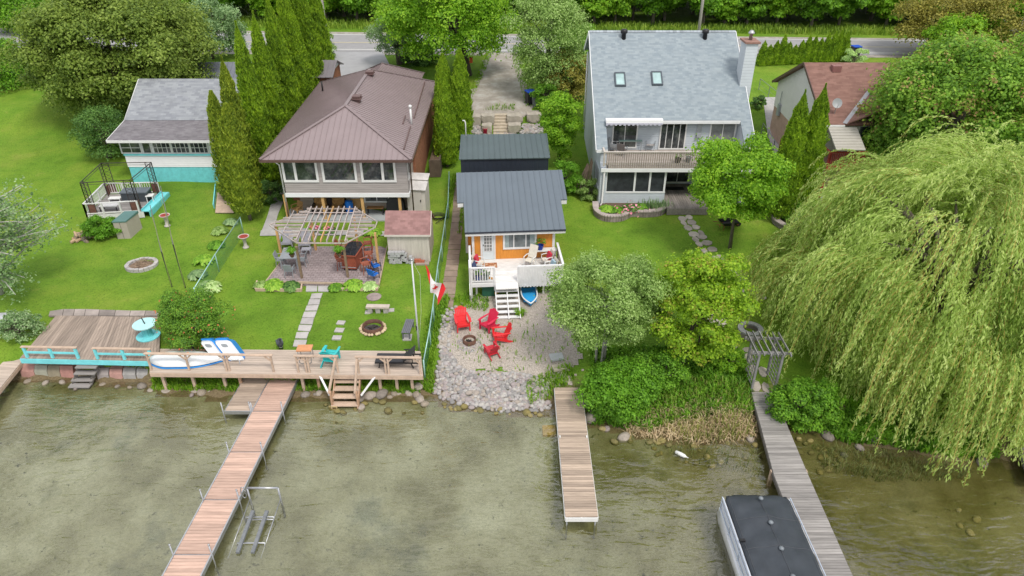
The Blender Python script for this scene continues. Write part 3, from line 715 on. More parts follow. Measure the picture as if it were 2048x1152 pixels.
# ---------------------------------------------------------------- turquoise cottage
turq = mat('turquoise_paint', (.16, .56, .60), .6, .14, 3, pattern=('rib', .18, .012))
turq_f = mat('turquoise_paint_flat', (.17, .58, .62), .6, .12, 3)
def turquoise_cottage():
    zb = 2.15; yf = 47.0; X0 = PY(252, 320, yf).x; X1 = PY(437, 320, yf).x + .9
    h = thing('porch_cottage', 'small white cottage with turquoise skirting, banded porch windows and a grey shingle roof', 'house', ((X0 + X1) / 2, 50, zb))
    z1 = PY(300, 334, yf).z; z2 = PY(300, 310, yf).z; z3 = PY(300, 283, yf).z
    sid = mat('white_lap_siding', (.68, .68, .69), .5, .05, 2, pattern=('lap', .14, .03))
    b = MB(); b.b2((X0 + .04, yf + .04, zb - .4), (X1 - .04, 56, z1)); b.build('skirting', turq, h)
    b = MB(); b.b2((X0, yf, z1), (X1, 56, z2 + .002)); b.build('wall', sid, h)
    b = MB(); b.b2((X0 + .06, yf + .06, z2 + .003), (X1 - .06, 56, 5.42)); b.yz([(49.4, 5.42), (56, 5.6), (56, 6.4), (52.8, 7.85), (49.4, 6.0)], X0 + .1, X1 - .1); b.build('upper_wall', white2, h)
    b = MB(); b.b2((X0 - .02, yf - .08, z2 - .02), (X1 + .02, yf + .05, z2 + .07)); b.build('sill_band', turq_f, h)
    O = (0, yf + .06, 0); ux = lambda u: PY(u, 296, yf).x
    for a, c, bars in ((240, 282, (.5,)), (305, 342, (.25, .5, .75)), (342.5, 379, (.25, .5, .75)), (379.5, 416, (.25, .5, .75))):
        window(h, O, XU, FN, ux(a), ux(c), z2 + .1, z3 - .05, .07, bars, (.5,), thin=.035)
    window(h, O, XU, FN, ux(284), ux(302), z2 + .1, z3 - .05, .06)
    r = MB(); ov = .35; xa, xb = -27.9, X1 + ov
    e = (46.35, 5.50); k = (49.3, 5.97); d = (52.8, 8.0)
    g = mat('worn_dark_shingles', (.185, .175, .185), .95, .16, 1.1, detail=7, pattern=('brick', .32, .16, .0, (.72, .70, .72), (.5, .5, .5)))
    r.slab((xa, e[0], e[1]), (xb, e[0], e[1]), (xb, k[0], k[1]), (xa, k[0], k[1]), .1); r.build('porch_roof', g, h)
    r = MB(); g2 = mat('light_grey_shingles', (.265, .28, .295), .95, .12, 1.1, detail=7, pattern=('brick', .4, .17, .0, (.70, .70, .74), (.55, .55, .58)))
    r.slab((xa, k[0] - .06, k[1] + .02), (xb, k[0] - .06, k[1] + .02), (xb, d[0], d[1]), (xa, d[0], d[1]), .1); r.slab((xa, d[0], d[1]), (xb, d[0], d[1]), (xb, 56.4, 6.0), (xa, 56.4, 6.0), .1); r.build('roof', g2, h)
    f = MB(); f.b2((xa, e[0] - .05, e[1] - .17), (xb, e[0] - .003, e[1] - .0)); f.bar((xa - .02, e[0], e[1] - .08), (xa - .02, k[0], k[1] - .08), .05, .16); f.bar((xa - .02, k[0], k[1] - .08), (xa - .02, d[0], d[1] - .08), .05, .16); f.build('fascia', white, h)
turquoise_cottage()

# ---------------------------------------------------------------- red-brown roofed bungalow
def red_bungalow():
    X0, X1 = 21.1, 29.6; yf, yk, ym = 46.0, 55.8, 50.9; ze = 7.15; zr = 9.65; zb = 2.6
    h = thing('red_roof_bungalow', 'bungalow with red-brown shingle roof, white siding gable and pink block foundation', 'house', (27, 50.9, zb))
    sid = mat('cream_siding', (.60, .59, .56), .6, .05, 2, pattern=('lap', .2, .035))
    b = MB(); zf = 4.75
    b.yz([(yf, zf), (yk, zf + .35), (yk, ze - .16), (ym, zr - .2), (yf, ze - .16)], X0, X1); b.build('wall', sid, h)
    b = MB(); b.b2((X0 + .03, yf + .03, 1.8), (X1, yk - .03, zf + .3)); b.build('foundation', mat('pink_block', (.50, .33, .28), .85, .1, 2, pattern=('brick', .4, .2, .008, (.92, .9, .9), (.85, .85, .85))), h)
    sh = mat('red_brown_shingles', (.225, .125, .10), .95, .14, 1.2, detail=6, pattern=('brick', .4, .15, .0, (.72, .68, .68), (.6, .6, .6)))
    r = MB(); xa, xb = X0 - .3, X1 + .3; k = (zr - ze) / (ym - yf)
    ey, ez = yf - .5, ze - k * .5; by, bz = yk + .5, ze - k * .5
    r.slab((xa, ey, ez), (xb, ey, ez), (xb, ym, zr), (xa, ym, zr), .12); r.slab((xa, ym, zr), (xb, ym, zr), (xb, by, bz), (xa, by, bz), .12)
    roof = r.build('roof', sh, h)
    g = MB(); cx, hw = 24.6, 2.4; py = 48.2; pz = ez + k * (py - ey)
    g.slab((cx - hw, ey + .02, ez + .03), (cx, ey - .6, pz + .02), (cx, py, pz + .03), (cx - hw + .02, ey + .05, ez + .04), .08)
    g.slab((cx, ey - .6, pz + .02), (cx + hw, ey + .02, ez + .03), (cx + hw - .02, ey + .05, ez + .04), (cx, py, pz + .03), .08)
    _sub(g, 'cross_gable', sh, h, roof)
    g = MB(); g.bar((cx - hw, ey + .04, ez + .07), (cx, py, pz + .07), .28, .03); _sub(g, 'valley_flashing', mat('grey_flashing', (.30, .30, .32), .5, .1, 3), h, roof)
    f = MB(); dk = mat('dark_brown_trim', (.10, .055, .05), .5, .1, 3)
    f.bar((xa - .02, ey, ez - .06), (xa - .02, ym, zr - .06), .05, .18); f.bar((xa - .02, by, bz - .06), (xa - .02, ym, zr - .06), .05, .18); f.build('barge_board', dk, h)
    f = MB(); f.b2((xa, ey - .1, ez - .14), (cx - hw, ey - .003, ez - .02)); f.build('gutter', white, h); f = MB(); f.b2((cx + hw, ey - .1, ez - .14), (xb, ey - .003, ez - .02)); f.build('gutter', white, h)
    p = PY(1673, 132, 50.2); f = MB(); f.b2((p.x - .3, 49.95, 9.2), (p.x + .3, 50.45, 9.62)); f.build('roof_vent', mat('vent_red', (.22, .10, .09), .6, .1, 3), h)
    rd = mat('red_stained_wood', (.30, .035, .03), .6, .2, 3)
    dx0, dx1, dy = 20.9, 24.2, 43.9; f = MB(); f.b2((dx0, dy, 4.45), (dx1, yf - .003, 4.62)); f.build('deck_floor', mat('brown_deck', (.22, .13, .10), .8, .2, 3), h)
    f = MB(); f.b2((dx0, dy, 5.5), (dx1, dy + .1, 5.6)); f.b2((dx0, dy - .06, 4.3), (dx1, dy - .003, 4.66)); f.b2((dx0, dy + .1, 5.5), (dx0 + .1, yf, 5.6))
    for i in range(26): x = dx0 + .06 + (dx1 - dx0 - .12) * i / 25; f.b2((x - .03, dy + .02, 4.62), (x + .03, dy + .06, 5.5))
    for i in range(3): x = dx0 + .1 + 1.5 * i; f.b2((x - .06, dy + .07, 2.0), (x + .06, dy + .19, 5.5))
    f.build('deck_railing', rd, h)
    f = MB(); q = [(21.0, 43.3, 5.95), (22.9, 43.3, 5.95), (23.0, 45.42, 6.75), (21.1, 45.42, 6.75)]; f.slab(*q, .08)
    for i in range(1, 8):
        a = Vector(q[0]).lerp(Vector(q[3]), i / 8); c = Vector(q[1]).lerp(Vector(q[2]), i / 8); f.bar(a, c, .05, .04)
    f.build('patio_roof', mat('cream_panel', (.36, .34, .30), .5, .06, 2), h)
    window(h, (0, yf, 0), XU, FN, 23.4, 25.2, 4.8, 6.7, .1, (.5,), name='patio_door')
    p = Vector((21.75, 46.4, 7.5)); f = MB(); f.tube([p + Vector((0, 0, -.15)), p + Vector((-.05, -.1, .5))], .03, 6)
    f.build('dish_mast', mat('zinc', (.45, .45, .46)), h)
    f = MB(); n = 18; vs = []; fs = []; nrm = Vector((-.15, -.85, .42)).normalized(); a = nrm.cross(Vector((0, 0, 1))).normalized(); b_ = a.cross(nrm); c = p + Vector((-.05, -.15, .62))
    for k_, (rr, dd) in enumerate(((0, -.08), (.16, -.06), (.30, 0))):
        for j in range(n): an = 2 * math.pi * j / n; vs.append(c + a * rr * math.cos(an) * 1.05 + b_ * rr * math.sin(an) * 1.1 + nrm * dd)
    for i in range(2):
        for j in range(n): fs.append((i * n + j, i * n + (j + 1) % n, (i + 1) * n + (j + 1) % n, (i + 1) * n + j))
    f.add(vs, fs); f.tube([c - b_ * .35, c + nrm * .4 - b_ * .12], .015, 5); f.build('satellite_dish', mat('dish_grey', (.30, .31, .32), .5, .05, 3), h, True)
    f = MB(); p = PY(1553, 250, 55.0); f.b2((X0 - .16, 54.2, 4.7), (X0 - .003, 54.6, 5.6)); f.tube([(X0 - .08, 54.4, 5.6), (X0 - .08, 54.4, 6.6)], .03, 6); f.build('electric_meter', mat('grey_box', (.3, .3, .3)), h)
    # red board fence beside the gable wall
    fn = thing('red_fence', 'red stained board fence panel beside the pink foundation of the bungalow', 'fence', (20.4, 49.5, 2.6))
    f = MB()
    pts = [(20.1, 47.0), (20.15, 50.6), (20.9, 51.4)]
    for (x0, y0), (x1, y1) in zip(pts, pts[1:]):
        n = max(2, int(math.hypot(x1 - x0, y1 - y0) / .15))
        for i in range(n):
            x = x0 + (x1 - x0) * (i + .5) / n; y = y0 + (y1 - y0) * (i + .5) / n; z = tz(x, y); f.box((x, y, z + .85), (.03, .14, 1.7), math.atan2(y1 - y0, x1 - x0) - math.pi / 2)
    f.build('boards', rd, fn)
red_bungalow()

# ---------------------------------------------------------------- the small cottage in the middle, turned a little
YAW = R(4.2)
Q0 = P(940.8, 535, 3.38); 
cot = thing('lake_cottage', 'small cottage with charcoal standing-seam roof, orange board front and white railed deck', 'cottage', (Q0.x, Q0.y, 1.35), YAW)
def cottage():
    h = cot; b0 = 1.35
    Mw = Matrix.Translation(h.location) @ Matrix.Rotation(YAW, 4, 'Z')
    inv = Mw.inverted()
    def loc(u, v, y=None, z=None):          # local point on a local y-plane or z-plane
        d = (inv.to_3x3() @ Vector(ray(u, v))); o = inv @ Vector((0, 0, CAMH))
        t = (y - o.y) / d.y if y is not None else (z - o.z) / d.z
        return o + d * t
    W_ = loc(1126.6, 529.5, y=0).x                    # deck width
    zd = 1.05; zr = zd + .96                          # deck floor, rail top (above ground)
    yw = loc(990, 518, z=zd).y                        # house front wall
    ye = yw - .35; ze = loc(1030, 462, y=ye).z
    cot['dims'] = 0; del cot['dims']
    org = mat('orange_stained_boards', (.62, .24, .035), .5, .14, 2.4, island=0, stretch=(5, 5, .6), pattern=('rib', .16, .02))
    wt = mat('white_painted_wood', (.63, .63, .63), .55, .07, 4)
    worn = mat('worn_white_deck', (.66, .65, .63), .7, .2, 3.2, island=.07, stretch=(.8, 6, 6), detail=7)
    def build(mb, name, m, smooth=False): return mb.build(name, m, h, smooth, w=False)
    x0, x1 = .22, W_ - .22; yb = yw + 5.6
    b = MB(); b.b2((x0, yw, 0), (x1, yw + 2.4, ze + .05)); build(b, 'front_wall', org)
    b = MB(); b.b2((x0 - .35, yw + 2.4, -.2), (x1 + .35, yb, ze + .1)); build(b, 'rear_wall', org)
    b = MB()
    for x in (x0 - .01, x1 + .01): b.b2((x - .07, yw - .03, 0), (x + .07, yw + .05, ze))
    for x in (x0 - .36, x1 + .36): b.b2((x - .07, yw + 2.37, 0), (x + .07, yw + 2.45, ze + .7))
    b.b2((x0 - .1, yw - .035, ze - .12), (x1 + .1, yw + .02, ze + .05)); build(b, 'corner_trim', wt)
    # roof
    k = .31; yr = loc(1020, 342.5, y=yw + 5.3).y
    dr = loc(1020, 342.5, y=0); oo = inv @ Vector((0, 0, CAMH)); dd = inv.to_3x3() @ Vector(ray(1020, 342.5))
    t = (ze + k * (oo.y - ye) - oo.z) / (dd.z - k * dd.y); yr = oo.y + t * dd.y; zr_ = ze + k * (yr - ye)
    rx0, rx1 = loc(929.5, 463, y=ye).x, loc(1132, 457, y=ye).x
    m_ = mat('charcoal_metal_roof', (.10, .125, .15), .42, .06, .8, spec=.55)
    rf = lambda y: ze + k * (y - ye)
    yn = loc(1030, 401, y=yw + 2.2).y
    dd = inv.to_3x3() @ Vector(ray(1030, 402)); t = (ze + k * (oo.y - ye) - oo.z) / (dd.z - k * dd.y); yn = oo.y + t * dd.y
    r = MB(); wx0, wx1 = rx0 - .38, rx1 + .38
    r.ribbed([(rx0, ye, rf(ye)), (rx1, ye, rf(ye)), (rx1, yr, rf(yr)), (rx0, yr, rf(yr))], .345)
    r.ribbed([(wx0, yn, rf(yn)), (rx0 - .003, yn, rf(yn)), (rx0 - .003, yr, rf(yr)), (wx0, yr, rf(yr))], .36)
    r.ribbed([(rx1 + .003, yn, rf(yn)), (wx1, yn, rf(yn)), (wx1, yr, rf(yr)), (rx1 + .003, yr, rf(yr))], .36)
    r.slab((wx0, yr, rf(yr)), (wx1, yr, rf(yr)), (wx1, yr + 1.2, rf(yr) - .5), (wx0, yr + 1.2, rf(yr) - .5), .06)
    roof = build(r, 'roof', m_)
    f = MB(); f.b2((rx0 + .02, ye + .02, rf(ye) - .25), (rx1 - .02, ye + .08, rf(ye) - .07))
    f.b2((wx0 + .02, yn + .02, rf(yn) - .3), (rx0 - .02, yn + .08, rf(yn) - .07)); f.b2((rx1 + .02, yn + .02, rf(yn) - .3), (wx1 - .02, yn + .08, rf(yn) - .07))
    f.bar((rx0 + .05, ye + .1, rf(ye) - .17), (rx0 + .05, yn, rf(yn) - .17), .06, .2); f.bar((rx1 - .05, ye + .1, rf(ye) - .17), (rx1 - .05, yn, rf(yn) - .17), .06, .2)
    f.bar((wx0 + .05, yn + .1, rf(yn) - .17), (wx0 + .05, yr, rf(yr) - .17), .06, .2); f.bar((wx1 - .05, yn + .1, rf(yn) - .17), (wx1 - .05, yr, rf(yr) - .17), .06, .2)
    build(f, 'fascia', wt)
    f = MB(); f.b2((rx0, ye - .03, rf(ye) - .09), (rx1, ye + .0, rf(ye) + .012)); build(f, 'drip_edge', mat('dark_edge', (.03, .035, .05), .4, .1, 2))
    # door and window
    def pane(par, O, u0, u1, v0, v1, fw, bars, hbars, fm, gm, name, thin=.03):
        mb = MB(); N_ = FN; U = XU; d = .05
        mb.plate(O, U, N_, u0, u1, v0, v0 + fw, -.02, d); mb.plate(O, U, N_, u0, u1, v1 - fw, v1, -.02, d); mb.plate(O, U, N_, u0, u0 + fw, v0 + fw, v1 - fw, -.02, d); mb.plate(O, U, N_, u1 - fw, u1, v0 + fw, v1 - fw, -.02, d)
        for q in bars: c = u0 + (u1 - u0) * q; mb.plate(O, U, N_, c - thin / 2, c + thin / 2, v0 + fw, v1 - fw, -.01, d - .01)
        for q in hbars: c = v0 + (v1 - v0) * q; mb.plate(O, U, N_, u0 + fw, u1 - fw, c - thin / 2, c + thin / 2, -.01, d - .013)
        fr = build(mb, name, fm); g = MB(); g.plate(O, U, N_, u0 + fw * .9, u1 - fw * .9, v0 + fw * .9, v1 - fw * .9, -.015, .012)
        p = g.build('pane', gm, None); p.parent = fr; return fr
    O = (0, yw, 0); lx = lambda u: loc(u, 492, y=yw).x; top = ze - .14
    d0, d1 = lx(961), lx(991)
    b = MB(); b.plate(O, XU, FN, d0, d0 + .09, zd, top, 0, .05); b.plate(O, XU, FN, d1 - .09, d1, zd, top, 0, .05); b.plate(O, XU, FN, d0 + .09, d1 - .09, top - .09, top, 0, .05); build(b, 'door_frame', wt)
    b = MB(); dm = mat('pale_blue_door', (.60, .66, .69), .4, .05, 2); b.plate(O, XU, FN, d0 + .1, d1 - .1, zd + .02, top - .1, 0, .03); dr_ = build(b, 'door', dm)
    c0, c1, e0, e1 = d0 + .2, d1 - .2, zd + .55, top - .16
    b = MB(); b.plate(O, XU, FN, c0, c1, e0, e1, .03, .038); p = b.build('pane', glass_l, None); p.parent = dr_
    b = MB()
    for i in range(4): x = c0 + (c1 - c0) * i / 3; b.plate(O, XU, FN, x - .014, x + .014, e0, e1, .036, .052)
    for i in range(6): z = e0 + (e1 - e0) * i / 5; b.plate(O, XU, FN, c0, c1, z - .014, z + .014, .037, .05)
    p = b.build('muntins', wt, None); p.parent = dr_
    b = MB(); b.tube([(d0 + .16, yw - .03, zd + .95), (d0 + .16, yw - .09, zd + .95)], .03, 8); p = b.build('handle', mat('dark_metal', (.05, .05, .05), .4, .1, 3, metal=.6), None); p.parent = dr_
    w0, w1 = lx(1006), lx(1073)
    pane(h, O, w0, w1, zd + .62, top - .02, .11, (.32, .68), (), wt, mat('cottage_glass', (.13, .15, .155), .08, .5, 1.6, spec=.6), 'window', .06)
    for xx in (w0 + .2, w1 - .24):
        b = MB(); n = 9
        for i in range(n): b.plate(O, XU, FN, xx - .14 + .28 * i / n, xx - .14 + .28 * (i + .6) / n, zd + .75, top - .15, .012, .022)
        build(b, 'curtain', mat('teal_curtain', (.36, .45, .45), .8, .2, 6))
    # deck
    b = MB(); n = 15
    for i in range(n): y0 = yw * i / n; b.b2((.02, y0, zd - .05), (W_ - .02, y0 + yw / n - .012, zd))
    build(b, 'deck_floor', worn)
    sx0, sx1 = loc(989, 535, y=0).x, loc(1036, 535, y=0).x
    b = MB()
    for a, c in ((0, sx0), (sx1, W_)): b.b2((a, -.06, zr - .05), (c, .06, zr)); b.b2((a, -.03, zd + .06), (c, .03, zd + .13))
    for x in (0, W_): b.b2((x - .06, .06, zr - .05), (x + .06, yw - .05, zr + .003))
    for x in (.02, sx0, sx1, W_ - .02): b.b2((x - .045, -.045, 0 if x in (.02, W_ - .02) else zd - .5), (x + .045, .045, zr - .05))
    b.b2((0, -.04, zd - .25), (sx0 - .05, .02, zd - .052)); b.b2((sx1 + .05, -.04, zd - .25), (W_, .02, zd - .052))
    for x in (.3, W_ * .8): b.b2((x - .05, .3, -.1), (x + .05, .4, zd - .06))
    build(b, 'railing', wt)
    b = MB()
    for i in range(9): x = .08 + (sx0 - .16) * i / 8; b.b2((x - .025, -.025, zd + .1), (x + .025, .02, zr - .05))
    build(b, 'pickets', wt); b = MB(); n = 27
    for i in range(n): x = sx1 + .07 + (W_ - sx1 - .12) * i / (n - 1); b.b2((x - .040, -.07, zd - .3 - .04 * (i % 2)), (x + .040, -.042, zr - .05))
    build(b, 'picket_panel', wt)
    for x in (-.03, W_ + .03):
        n = 14; b = MB()
        for i in range(n): y = .1 + (yw - .2) * i / (n - 1); b.b2((x - .012, y - .085, zd - .1), (x + .012, y + .085, zr - .05))
        build(b, 'side_boards', mat('tan_and_white_boards', (.60, .55, .49), .6, .1, 3))
    b = MB(); b.yz([(-.1, -.1), (.45, -.1), (.9, zr), (0, zr), (-.02, zd), (-.45, .55)], -.09, -.045); build(b, 'skirt_panel', wt)
    # stairs in front
    b = MB(); n = 7; yl = -2.05; g0 = tz(*(Mw @ Vector((sx0, yl, 0))).xy) - b0
    for i in range(n):
        f_ = (i + 1) / (n + .3); y = .05 + (yl - .05) * f_; z = zd + (g0 - zd) * f_; b.b2((sx0 + .03, y - .02, z), (sx1 - .0, y + .2, z + .045))
    st = build(b, 'stairs', wt)
    b = MB()
    for x in (sx0 + .02, (sx0 + sx1) / 2, sx1 - .02): b.bar((x, .05, zd - .12), (x, yl, g0 + .02), .05, .2)
    p = b.build('stringer', wt, None); p.parent = st
    b = MB(); b.b2((sx0 + .04, -.7, zd - .05), (sx1 - .04, -.02, zd)); p = b.build('landing', worn, None); p.parent = st
    return Mw, loc, zd, yw, W_, sx0, sx1
COTM, cloc, CZD, CYW, CW, CSX0, CSX1 = cottage()
# dark shed-roofed outbuilding behind it
def rear_building():
    a, c = PY(918, 323, 43.0), PY(1100, 317, 43.4)
    h = thing('dark_outbuilding', 'dark green-grey steel outbuilding with single-slope roof close behind the cottage', 'outbuilding', ((a.x + c.x) / 2, 45, 2.2))
    z = 5.42; f0, f1 = Vector((a.x, 43.0, z)), Vector((c.x, 43.3, z)); s = Vector((-.02, 1, .12)); e0, e1 = f0 + s * 3.55, f1 + s * 3.5
    b = MB(); q = [f0 + Vector((.1, .1, 0)), f1 + Vector((-.1, .1, 0)), e1 + Vector((-.1, -.1, 0)), e0 + Vector((.1, -.1, 0))]
    lo = [Vector((p.x, p.y, 1.8)) for p in q]; hi = [p - Vector((0, 0, .07)) for p in q]
    b.add(lo + hi, [(3, 2, 1, 0), (4, 5, 6, 7), (0, 1, 5, 4), (1, 2, 6, 5), (2, 3, 7, 6), (3, 0, 4, 7)]); b.build('wall', mat('black_steel_cladding', (.022, .030, .045), .45, .1, 1, pattern=('rib', .3, .04)), h)
    r = MB(); r.ribbed([f0, f1, e1, e0], .36); r.build('roof', mat('green_black_metal_roof', (.060, .085, .090), .45, .08, .9, spec=.5), h)
    p = MB(); q = e0 + Vector((.35, -.2, 0)); p.tube([q - Vector((0, 0, .3)), q + Vector((0, 0, .9)), q + Vector((-.06, 0, 1.05)), q + Vector((-.2, 0, 1.05))], .04, 8); p.build('vent_pipe', white, h, True)
rear_building()
# garages by the road
def garage(name, label, x0, x1, y0, y1, z, ridge, wallm, roofm, ridge_x=True):
    h = thing(name, label, 'garage', ((x0 + x1) / 2, (y0 + y1) / 2, z)); ym, xm = (y0 + y1) / 2, (x0 + x1) / 2; e = z + 2.25
    b = MB(); b.b2((x0, y0, z - .4), (x1, y1, e)); b.build('wall', wallm, h)
    r = MB(); r.ribbed([(x0 - .3, y0 - .4, e - .1), (x1 + .3, y0 - .4, e - .1), (x1 + .3, ym, ridge), (x0 - .3, ym, ridge)], .4); r.ribbed([(x0 - .3, ym, ridge), (x1 + .3, ym, ridge), (x1 + .3, y1 + .4, e - .1), (x0 - .3, y1 + .4, e - .1)], .4); r.build('roof', roofm, h)
    g = MB(); g.yz([(y0, e), (y1, e), (ym, ridge - .1)], x0 + .02, x1 - .02); g.build('gable', white2, h)
pr = PY(672, 120, 61.5)
garage('garage', 'detached garage with grey-purple ribbed roof and white gable beside the asphalt driveway', pr.x - 6, pr.x - .2, 59.6, 63.4, 4.25, pr.z, mat('orange_brick', (.4, .17, .09)), mat('lavender_metal_roof', (.17, .155, .165), .45, .06, 1))
pr = PY(440, 124, 60.5)
garage('garage', 'dark grey garage mostly hidden behind the tall cedar hedge', pr.x - 2.4, pr.x + 3.0, 58.7, 62.3, 4.1, pr.z, mat('dark_brown_cladding', (.06, .05, .05), .7, .1, 2), mat('blue_grey_metal_roof', (.15, .16, .19), .45, .06, 1))
# ================================================================ lakeside: docks, platform, boats, furniture
deck_tan = mat('tan_deck_boards', (.42, .345, .285), .8, .16, 2.5, island=.13, stretch=(.5, 5, 5), detail=6)
deck_pink = mat('pinkish_dock_boards', (.46, .315, .25), .8, .22, 2.2, island=.16, stretch=(.5, 6, 6), detail=6)
deck_mix = mat('mixed_dock_boards', (.35, .275, .215), .8, .24, 2.0, island=.24, stretch=(.5, 6, 6), detail=6)
deck_grey = mat('silver_dock_boards', (.25, .235, .225), .85, .26, 2.0, island=.22, stretch=(.5, 6, 6), detail=7)
deck_brown = mat('old_brown_deck_boards', (.27, .215, .175), .85, .26, 1.6, island=.20, stretch=(6, .5, 6), detail=7)
lumber = mat('pale_lumber', (.44, .33, .25), .75, .16, 4, island=.12)
lumber_r = mat('reddish_post_lumber', (.40, .25, .16), .75, .18, 4, island=.12)
galv = mat('galvanised_steel', (.42, .43, .45), .38, .12, 5, metal=.75)
conc2 = mat('footing_concrete', (.30, .26, .22), .9, .2, 5)
def planks(mb, a, b, c, d, n, t=.05, gap=.012, rg=None):   # boards from edge a-b to edge d-c, each lying along a->b
    a, b, c, d = map(Vector, (a, b, c, d)); rg = rg or random.Random(1)
    for i in range(n):
        f0, f1 = i / n, (i + 1) / n - gap / max(.01, (d - a).length) ; e = rg.uniform(-.004, .004); z = Vector((0, 0, rg.uniform(-.004, .004)))
        q = [a.lerp(d, f0) + z, b.lerp(c, f0) + z, b.lerp(c, f1) + z, a.lerp(d, f1) + z]
        x = (q[1] - q[0]).normalized() * e; q = [q[0] + x, q[1] - x, q[2] - x, q[3] + x]
        if (q[1] - q[0]).cross(q[3] - q[0]).z < 0: q = q[::-1]
        mb.slab(*q, t)
    return mb
def mid(*p): return sum((Vector(x) for x in p), Vector()) / len(p)

# ---- long platform deck on posts
ZP = 1.3
pa, pb, pc, pd = P(300, 745, ZP), P(845, 751, ZP), P(840, 702, ZP), P(301, 697, ZP)
def platform():
    h = thing('lakeside_deck', 'long tan wooden deck on posts along the water with rails and stairs', 'deck', mid(pa, pb, pc, pd) - Vector((0, 0, ZP)))
    m = MB(); planks(m, pa, pb, pc, pd, 13); m.build('boards', deck_tan, h)
    f = MB(); dn = Vector((0, 0, .14)); f.bar(pa - dn, pb - dn, .06, .2); f.bar(pb - dn, pc - dn, .06, .2); f.bar(pd - dn, pa - dn, .06, .2)
    for k in (.33, .66): f.bar(pa.lerp(pd, k) - dn, pb.lerp(pc, k) - dn, .06, .17)
    f.build('joists', lumber, h)
    for u, v in ((320, 747), (380, 747), (443, 748), (475, 748), (601, 750), (633, 750), (757, 751), (791, 751), (822, 752)):
        t = P(u, v, ZP - .2); t.y += .12; z0 = -.15; p = MB(); p.bar((t.x, t.y, z0), (t.x, t.y, ZP - .2), .13)
        po = p.build('post', lumber_r if u in (475, 633) else lumber, h)
        q = MB(); q.lathe([(.25, -.2), (.26, .02), (.22, .06), (.02, .07)], 14, (t.x, t.y, 0)); _sub(q, 'footing', conc2, h, po)
    def rail(us, name='railing'):
        top = []
        mb = MB(); d = Vector((0, 0, .95))
        for u, v, dbl in us:
            b = P(u, v, ZP); b.y += .06
            for k in ((-.07, .07) if dbl else (0,)): mb.bar(b + Vector((k, 0, 0)), b + d + Vector((k, 0, 0)), .08)
            top.append(b + d)
        mb.bar(top[0] - Vector((.1, 0, -.02)), top[-1] + Vector((.1, 0, .02)), .15, .04)
        for i, t in enumerate(top):
            for s in (-1, 1):
                if (i == 0 and s < 0) or (i == len(top) - 1 and s > 0): continue
                mb.bar(t - Vector((0, .03, .3)), t + Vector((s * .28, -.03, -.02)), .04, .07)
        mb.build(name, lumber, h); return top
    r1 = rail([(302, 741, 0), (378, 742, 0), (456, 743, 1), (547, 745, 0)])
    r2 = rail([(597, 746, 0), (616, 746, 1), (676, 747, 0)])
    r3 = rail([(718, 748, 0), (775, 749, 1), (841, 750, 0)])
    # stairs down to the water
    st = MB(); z0 = .12
    L0, L1 = P(671, 752, ZP - .25), P(721, 752, ZP - .25); M0, M1 = P(664, 808, z0), P(716, 808, z0)
    for i in range(4):
        k = (i + .55) / 3.6; a, b = L0.lerp(M0, k), L1.lerp(M1, k); st.slab(a + Vector((-.02, -.16, 0)), b + Vector((.02, -.16, 0)), b + Vector((.02, .16, 0)), a + Vector((-.02, .16, 0)), .05)
    s = st.build('stairs', deck_grey if False else lumber, h)
    for A_, B_ in ((L0, M0), (L1, M1)):
        q = MB(); q.bar(A_, B_ - Vector((0, .1, .2)), .05, .22); _sub(q, 'stringer', lumber_r, h, s)
        q = MB(); q.bar(B_ + Vector((.03, -.05, -.3)), B_ + Vector((.03, -.05, .78)), .09); _sub(q, 'newel_post', lumber_r, h, s)
    for t, m_ in ((r2[-1], M0), (r3[0], M1)):
        q = MB(); q.bar(t, m_ + Vector((-.1, .1, .55)), .10, .07); _sub(q, 'handrail', lumber, h, s)
    for t, m_ in ((P(640, 752, ZP - .1), M0 + Vector((-.1, .2, .35))), (P(750, 753, ZP - .1), M1 + Vector((.15, .2, .35)))):
        q = MB(); q.bar(t, m_, .09, .05); _sub(q, 'brace', white2, h, s)
platform()
t = thing('cinder_block', 'pale cinder block standing on the lake bed under the deck stairs', 'block', P(669, 815, 0))
b = MB(); c = t.location
for x in (-.12, .1): b.b2((c.x + x, c.y - .1, -.25), (c.x + x + .04, c.y + .1, .12))
for z in (-.25, -.08, .09): b.b2((c.x - .077, c.y - .1, z), (c.x + .097, c.y + .1, z + .035))
b.build('shell', mat('yellow_block', (.42, .32, .17), .9, .2, 4), t)

